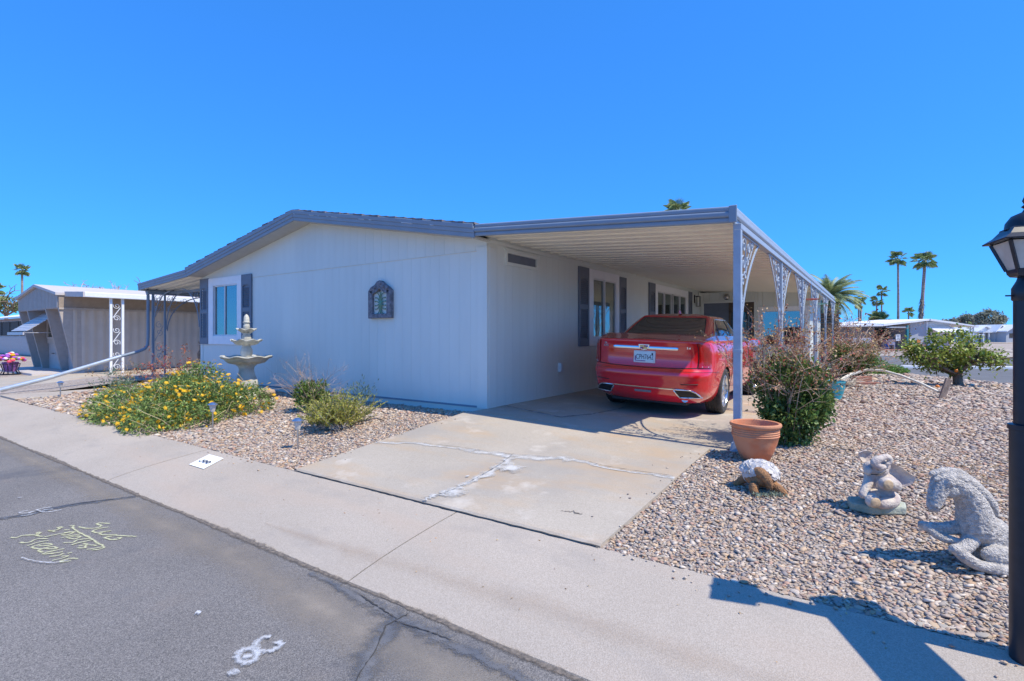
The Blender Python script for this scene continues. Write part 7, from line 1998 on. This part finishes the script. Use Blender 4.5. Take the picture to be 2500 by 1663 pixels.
def chair(px, y, label, m, rz):
    t = thing('porch_chair', label, 'chair', porch_at(px, y), rz, 'porch chairs')
    MB().box(-0.26, 0.26, -0.25, 0.25, 0.40, 0.44).build('seat', m, t, world=False); MB().box(-0.26, 0.26, 0.21, 0.25, 0.44, 0.92).build('backrest', m, t, world=False)
    for x in (-0.23, 0.23):
        for yy in (-0.22, 0.22): MB().box(x - 0.025, x + 0.025, yy - 0.025, yy + 0.025, 0, 0.40).build('leg', m, t, world=False)
        MB().box(x - 0.03, x + 0.03, -0.25, 0.22, 0.60, 0.64).build('armrest', m, t, world=False)
chair(2184, 0.4, 'white porch chair beside the blue barrel', 'far_white', RZC + 2.6); chair(2237, -0.6, 'orange wooden porch chair against the shade-grey side wall', 'orange_wood', RZC + 0.4)
t = thing('porch_table', 'low white table on the porch right of the teal post', 'table', porch_at(2211, -0.4), RZC)
MB().box(-0.32, 0.32, -0.25, 0.25, 0.40, 0.44).build('tabletop', 'far_white', t, world=False)
for x in (-0.27, 0.27):
    for yy in (-0.2, 0.2): MB().box(x - 0.03, x + 0.03, yy - 0.03, yy + 0.03, 0, 0.40).build('leg', 'far_white', t, world=False)
# verge, kerb and speed sign on the far side
far = MB().add([(-60, 37.0, -0.305), (10.2, 37.0, -0.305), (11.3, 39.0, -0.305), (14.6, 50.5, -0.305), (14.6, 75, -0.29), (-60, 75, -0.29)], [(0, 1, 2, 3, 4, 5)]); tag(far.build('far_verge', 'gravel_floor', fix=False), kind='structure')
k = MB(); kp = [(-60, 36.6), (9.6, 36.6), (10.8, 37.3), (11.7, 39.2), (15.2, 50.5), (15.2, 75)]; ki = [(-60, 38.9), (9.0, 38.9), (9.9, 39.5), (10.5, 41), (13.6, 51), (13.6, 75)]
k.grid([[(x, y, -0.275) for x, y in kp], [(x, y, -0.27) for x, y in ki]]); k.grid([[(x, y, -0.33) for x, y in kp], [(x, y, -0.275) for x, y in kp]])
tag(k.build('far_sidewalk', 'sidewalk_concrete'), kind='structure')
sp = camrel(2192, 820, 43); sp.z = -0.3
t = thing('speed_sign', 'white speed limit 15 sign on a thin post across the side street', 'sign', tuple(sp), RZC)
MB().box(-0.02, 0.02, -0.02, 0.02, 0, 1.5).build('post', 'far_dark', t, world=False)
MB().box(-0.19, 0.19, -0.032, -0.022, 0.93, 1.45).build('plate', 'far_white', t, bevel=0.01, world=False)
Mt = lambda z: Matrix.Translation((0, -0.036, z)) @ Matrix.Rotation(R(90), 4, 'X')
text_mesh('SPEED', 0.10, 'sign_text', 'kerb_number', t, Mt(1.37), 0.001); text_mesh('LIMIT', 0.10, 'sign_text', 'kerb_number', t, Mt(1.27), 0.001); text_mesh('15', 0.27, 'sign_text', 'kerb_number', t, Mt(1.08), 0.003)
# pole mailbox and white barrier on the far corner
mb = camrel(2393, 820, 62); mb.z = -0.3
t = thing('pole_mailbox', 'small mailbox with a white flat roof on a dark pole at the far corner', 'mailbox', tuple(mb), RZC)
MB().box(-0.06, 0.06, -0.06, 0.06, 0, 1.15).build('post', 'far_dark', t, world=False); MB().box(-0.22, 0.22, -0.2, 0.2, 1.15, 1.42).build('box', 'far_grey', t, world=False)
k = MB(); k.hexa([(-0.36, -0.3, 1.42), (0.36, -0.3, 1.42), (0.36, 0.3, 1.42), (-0.36, 0.3, 1.42)], [(-0.12, -0.3, 1.52), (0.12, -0.3, 1.52), (0.12, 0.3, 1.52), (-0.12, 0.3, 1.52)]); k.build('roof', 'far_white', t, world=False)
k = MB().box(-0.12, 0.12, -6, 1.2, -0.1, 0.10); o = k.build('kerb_block', 'far_white', None, bevel=0.02, loc=(8.75, 22.9, -0.31), rz=R(-66)); tag(o, 'low white concrete kerb along the edge of the corner lot', 'kerb')
k = MB().add([(8.35, 23.2, -0.31), (14, 20.9, -0.31), (15.0, 24.2, -0.31), (9.2, 26.0, -0.31)], [(0, 1, 2, 3)]); tag(k.build('corner_gravel', 'gravel_floor', fix=False), kind='structure')
# row of small gabled homes far away
def far_house(label, px0, px1, pyr, pye, d, wallm, seed, porch=True):
    s = d / 1280; c = camrel((px0 + px1) / 2, 820, d); c.z = -0.25; w_ = (px1 - px0) * s / 2
    ze = 1.29 - (pye - 820) * s; zr = 1.29 - (pyr - 820) * s
    t = thing('gabled_home', label, 'house', tuple(c), RZC, 'row of far gabled homes')
    MB().prism([(-w_ * 0.9, 0), (w_ * 0.9, 0), (w_ * 0.9, ze), (0, zr - 0.15), (-w_ * 0.9, ze)], 0, 8, 'y').build('wall', wallm, t, world=False)
    for sg in (-1, 1):
        a, b = (0, zr), (sg * w_ * 1.06, ze - 0.05); k = MB()
        k.hexa([(a[0], -0.5, a[1]), (b[0], -0.5, b[1]), (b[0], 8.4, b[1]), (a[0], 8.4, a[1])], [(a[0], -0.5, a[1] + 0.22), (b[0], -0.5, b[1] + 0.22), (b[0], 8.4, b[1] + 0.22), (a[0], 8.4, a[1] + 0.22)]); k.build('roof', 'far_roof', t, world=False)
    MB().box(-w_ * 0.55, -w_ * 0.12, -0.06, 0.0, 0.9, ze * 0.85).build('window', 'far_dark', t, world=False); MB().box(w_ * 0.12, w_ * 0.4, -0.06, 0.0, 0.0, ze * 0.85).build('door', 'brick_red' if seed % 2 else 'far_dark', t, world=False)
    if porch:
        for q in (-0.8, -0.25, 0.3, 0.8): MB().box(w_ * q - 0.08, w_ * q + 0.08, -1.6, -1.45, 0, ze * 0.95).build('porch_post', 'far_white', t, world=False)
        MB().box(-w_ * 0.9, w_ * 0.9, -1.7, 0, ze * 0.95, ze * 0.95 + 0.18).build('porch_roof', 'far_white', t, world=False)
far_house('far gabled home directly behind the white carport posts', 2335, 2378, 801, 814, 112, 'far_grey', 1)
far_house('far gabled home with a bright white roof, second of the row', 2380, 2428, 797, 811, 108, 'far_white', 2)
far_house('far grey gabled home with a narrow front, third of the row', 2428, 2456, 795, 811, 106, 'far_grey', 3, False)
far_house('far gabled home partly hidden by the lamp post', 2454, 2500, 795, 810, 104, 'far_grey', 4, False)

# ---------------------------------------------------------------- neighbour's home on the left
mat('beige_corr', (0.52, 0.45, 0.385), 0.6, 0.06, 2)
mat('beige_trim', (0.42, 0.365, 0.325), 0.6, 0.06)
mat('beige_light', (0.55, 0.50, 0.47), 0.6, 0.05)
mat('brown_band', (0.30, 0.24, 0.19), 0.6, 0.08)
mat('pink_trim', (0.40, 0.26, 0.22), 0.7, 0.05)
mat('awning_metal', (0.55, 0.54, 0.56), 0.4, 0.05, metal=0.3)
NB = thing('beige_mobile_home', 'beige corrugated mobile home with slanted fins on its front', 'house', (-20.5, 5, -0.25))
XW = -18.12; XL = -22.9; YF = 0.30; YT = -0.19; ZB = 1.98
def corr(axis, a, b, z0, z1, fixed, pit, amp, nm, m, par, slant=None):
    n = int(abs(b - a) / pit) * 4; A = []; B = []
    for i in range(n + 1):
        t = a + (b - a) * i / n; o_ = amp * math.sin(i * math.pi / 2 + 0.4)
        if axis == 'y': A.append((fixed + o_, t, z0)); B.append((fixed + o_, t, z1))
        else: A.append((t, fixed - o_, z0)); B.append((t, (slant if slant is not None else fixed) - o_, z1))
    return MB().grid([A, B]).build(nm, m, par, smooth=70, fix=False)
MB().box(XL + 0.05, XW - 0.03, YF + 0.2, 16, -0.3, 2.5).build('core', 'beige_trim', NB)
corr('y', YF - 0.1, 16, -0.2, ZB + 0.03, XW, 0.26, 0.03, 'siding', 'beige_corr', NB)
# upper band and rim along the long side
MB().box(XW - 0.02, XW + 0.02, YT, 16, ZB, 2.46).build('upper_band', 'brown_band', NB); MB().box(XW - 0.02, XW + 0.05, YT, 16, ZB - 0.04, ZB + 0.02).build('band_rail', 'beige_trim', NB)
# front gable hood with vertical ribs
xm = (XL + XW) / 2
pl = [(XL, ZB), (XW, ZB), (XW, 2.44), (xm, 2.80), (XL, 2.44)]
MB().prism(pl, YT, YF + 0.25, 'y').build('front_hood', 'beige_trim', NB)
for i in range(30):
    x = lerp(XL + 0.04, XW - 0.2, i / 29); zt = 2.44 + 0.36 * (1 - abs(x + 0.06 - xm) / (XW - xm))
    MB().box(x, x + 0.11, YT - 0.015, YT, ZB + 0.03, zt - 0.04).build('hood_rib', 'beige_trim', NB)
for sg in (-1, 1):
    xe = XW + 0.06 if sg > 0 else XL - 0.06; k = MB(); a = min(xm, xe); b = max(xm, xe); za = 2.82 if a == xm else 2.42; zb_ = 2.82 if b == xm else 2.42
    k.hexa([(a, YT - 0.10, za), (b, YT - 0.10, zb_), (b, 16.2, zb_), (a, 16.2, za)], [(a, YT - 0.10, za + 0.09), (b, YT - 0.10, zb_ + 0.09), (b, 16.2, zb_ + 0.09), (a, 16.2, za + 0.09)]); k.build('roof', 'beige_light', NB)
# recessed slanted front with four fins
k = MB(); k.hexa([(XL, YF + 0.15, -0.25), (XW - 0.02, YF + 0.15, -0.25), (XW - 0.02, YF + 0.3, -0.25), (XL, YF + 0.3, -0.25)], [(XL, YF + 0.1, ZB), (XW - 0.02, YF + 0.1, ZB), (XW - 0.02, YF + 0.3, ZB), (XL, YF + 0.3, ZB)]); k.build('front_panel', 'beige_light', NB)
for x in (-22.85, -21.75, -19.55, -18.17):
    k = MB(); w_ = 0.05
    k.hexa([(x - w_, YF - 0.03, -0.25), (x + w_, YF - 0.03, -0.25), (x + w_, YF + 0.16, -0.25), (x - w_, YF + 0.16, -0.25)], [(x - w_ - 0.0, YT - 0.0, ZB), (x + w_, YT - 0.0, ZB), (x + w_, YF + 0.12, ZB), (x - w_, YF + 0.12, ZB)]); k.build('slanted_fin', 'beige_trim', NB)
MB().box(-21.6, -19.7, YF + 0.06, YF + 0.135, 0.75, 0.95).build('sill_panel', 'beige_corr', NB)
fw_ = MB().box(-21.55, -21.48, YF + 0.03, YF + 0.12, 0.95, 1.9).box(-19.82, -19.75, YF + 0.03, YF + 0.12, 0.95, 1.9).box(-20.7, -20.64, YF + 0.03, YF + 0.12, 0.95, 1.9).box(-21.48, -19.82, YF + 0.03, YF + 0.12, 0.93, 0.99).build('window', 'beige_light', NB)
MB().box(-21.48, -19.82, YF + 0.07, YF + 0.09, 0.99, 1.9).build('pane', 'window_glass', fw_)
# metal slat awning over the window
k0 = NB
for i in range(11):
    t0 = i / 11; y = lerp(YF - 0.02, YF - 0.95, t0); z = lerp(1.92, 1.22, t0)
    MB().hexa([(-21.6, y - 0.10, z - 0.075), (-19.65, y - 0.10, z - 0.075), (-19.65, y, z - 0.02), (-21.6, y, z - 0.02)], [(-21.6, y - 0.10, z - 0.055), (-19.65, y - 0.10, z - 0.055), (-19.65, y, z), (-21.6, y, z)]).build('awning_slat', 'awning_metal', NB)
MB().box(-21.62, -19.63, YF - 1.07, YF - 1.03, 1.07, 1.17).build('awning_edge', 'awning_metal', NB)
MB().bar((-19.7, YF, 1.15), (-19.7, YF - 1.0, 1.15), 0.02).build('awning_arm', 'awning_metal', NB)
MB().lathe([(0.05, 0), (0.06, 0.03), (0.03, 0.05), (0.0, 0.05)], 10, (-20.9, YF + 0.05, 0.35)).build('hose_bib', 'beige_trim', NB)
MB().box(XL - 0.3, XW + 0.1, -0.9, YF + 0.2, -0.3, -0.20).build('front_step', 'beige_light', NB)
# its carport awning and scroll posts
NA = thing('neighbour_awning', 'white-edged carport awning along the side of the beige mobile home', 'awning', (-17, 6, -0.25))
k = MB(); k.hexa([(XW + 0.02, 0.0, 2.47), (-16.35, 0.0, 2.33), (-16.35, 15, 2.33), (XW + 0.02, 15, 2.47)], [(XW + 0.02, 0.0, 2.50), (-16.35, 0.0, 2.36), (-16.35, 15, 2.36), (XW + 0.02, 15, 2.50)]); k.build('roof_panel', 'far_white', NA)
MB().box(-16.36, -16.28, 0.0, 15, 2.29, 2.46).build('gutter', 'far_white', NA, bevel=0.02)
k = MB(); k.hexa([(XW + 0.03, -0.04, 2.38), (-16.29, -0.04, 2.29), (-16.29, 0.0, 2.29), (XW + 0.03, 0.0, 2.38)], [(XW + 0.03, -0.04, 2.55), (-16.29, -0.04, 2.46), (-16.29, 0.0, 2.46), (XW + 0.03, 0.0, 2.55)]); k.build('fascia', 'beige_light', NA)
for y in (0.75, 6.0, 11.5):
    ps = MB().box(-16.48, -16.41, y - 0.035, y + 0.035, -0.28, 2.30).build('post', 'far_white', NA); MB().box(-16.48, -16.41, y + 0.30, y + 0.37, -0.28, 2.30).build('side_bar', 'far_white', ps)
    k = MB(); z = 2.05
    while z > 0.0:
        for dz, a0 in ((0, 2.6), (-0.42, 5.7)):
            k.tube([(-16.445, y + 0.167 + p[0] * 2.6, z + dz + p[1] * 2.6) for p in spiral((0, 0), 0.04, 1.35, a0, 1)], 0.010, 5)
        k.bar((-16.445, y + 0.27, z - 0.06), (-16.445, y + 0.06, z - 0.40), 0.018); z -= 0.82
    k.build('scroll_infill', 'far_white', ps)['kind'] = 'stuff'
# home at the far left edge
FL = thing('cream_mobile_home', 'cream corrugated home with a white roof at the far left edge', 'house', (-40, 6, -0.25))
corr('x', -52, -24.5, -0.2, 0.95, 4.0, 0.28, 0.02, 'siding', 'beige_light', FL)
MB().box(-52, -24.5, 4.05, 9, -0.25, 2.1).build('wall', 'beige_light', FL); MB().box(-52, -24.4, 3.9, 4.05, 2.1, 2.22).build('fascia', 'pink_trim', FL)
k = MB(); k.hexa([(-52.5, 3.7, 2.22), (-24.2, 3.7, 2.22), (-24.2, 6.5, 2.75), (-52.5, 6.5, 2.75)], [(-52.5, 3.7, 2.30), (-24.2, 3.7, 2.30), (-24.2, 6.5, 2.83), (-52.5, 6.5, 2.83)]); k.build('roof', 'far_white', FL)
for x in np.arange(-51, -25.5, 2.1):
    MB().box(x, x + 1.85, 4.0, 4.04, 1.05, 2.02).build('window', 'far_dark', FL)
# flower basket in the neighbour's yard
FB = thing('flower_basket', 'purple pot of bright mixed flowers in a black wire stand', 'planter', (-19.3, -1.15, -0.26))
MB().lathe([(0.16, 0.10), (0.22, 0.42), (0.20, 0.42), (0.14, 0.14), (0.0, 0.14)], 20).build('pot', 'plate_purple', FB, smooth=50, world=False)
k = MB()
for i in range(12):
    a = i * math.pi / 6; k.tube([(0.26 * math.cos(a), 0.26 * math.sin(a), 0), (0.19 * math.cos(a), 0.19 * math.sin(a), 0.15), (0.25 * math.cos(a), 0.25 * math.sin(a), 0.36)], 0.010, 4)
for z, r in ((0.0, 0.26), (0.36, 0.25)): k.tube([(r * math.cos(t), r * math.sin(t), z) for t in np.linspace(0, 6.283, 24)], 0.010, 4)
k.build('wire_stand', 'black_metal', FB, world=False)
mat('petal_pink', (0.75, 0.08, 0.14), 0.6); mat('petal_purple', (0.35, 0.10, 0.50), 0.6); mat('petal_white', (0.8, 0.8, 0.78), 0.6)
rl = random.Random(2)
for i in range(46):
    a = rl.uniform(0, 6.28); q = math.sqrt(rl.random()) * 0.36; m_ = ['petal_pink', 'petal_yellow', 'petal_purple', 'petal_white', 'leaf_green'][i % 5]
    MB().sphere((q * math.cos(a), q * math.sin(a), 0.46 + 0.22 * (1 - (q / 0.36) ** 2) + rl.uniform(-0.03, 0.05)), (0.07, 0.07, 0.045), 7, 5).build('bloom', m_, FB, world=False)
# neighbour's dark car, mostly hidden behind the house corner
mat('dark_paint', (0.02, 0.022, 0.026), 0.3, 0.1, coat=1.0)
CAR2 = copy_tree(CAR); CAR2.location = (-15.45, 4.35, -0.24); CAR2.rotation_euler = (0, 0, R(-1)); CAR2['label'] = 'dark car mostly hidden behind the left corner of the house'
def recolor(o):
    if o.type == 'MESH' and any(s.material and s.material.name == 'car_paint' for s in o.material_slots):
        o.data = o.data.copy()
        for i, mm in enumerate(o.data.materials):
            if mm and mm.name == 'car_paint': o.data.materials[i] = MATS['dark_paint']
    if o.name.split('.')[0] in ('licence_plate', 'model_badge', 'dealer_badge', 'engine_badge', 'badge'): return False
    return True
for c in list(CAR2.children):
    if not recolor(c):
        for g_ in list(c.children): bpy.data.objects.remove(g_)
        bpy.data.objects.remove(c)
# wind spinner discs hanging under the carport edge
for (px, y, z, m_, lb) in ((0, 6.6, 1.78, 'emblem_red', 'red hanging garden disc under the carport edge'), (0, 8.9, 1.80, 'turquoise_glaze', 'turquoise hanging garden disc under the carport edge')):
    t = thing('hanging_disc', lb, 'ornament', (3.5, y, z), 0, 'hanging discs under the carport edge')
    MB().lathe([(0.0, 0.0), (0.12, 0.012), (0.16, 0.03), (0.12, 0.036), (0.0, 0.03)], 20).build('disc', m_, t, smooth=50, world=False)
    MB().tube([(0, 0, 0.03), (0, 0, 0.40)], 0.004, 4).build('cord', 'steel', t, world=False)
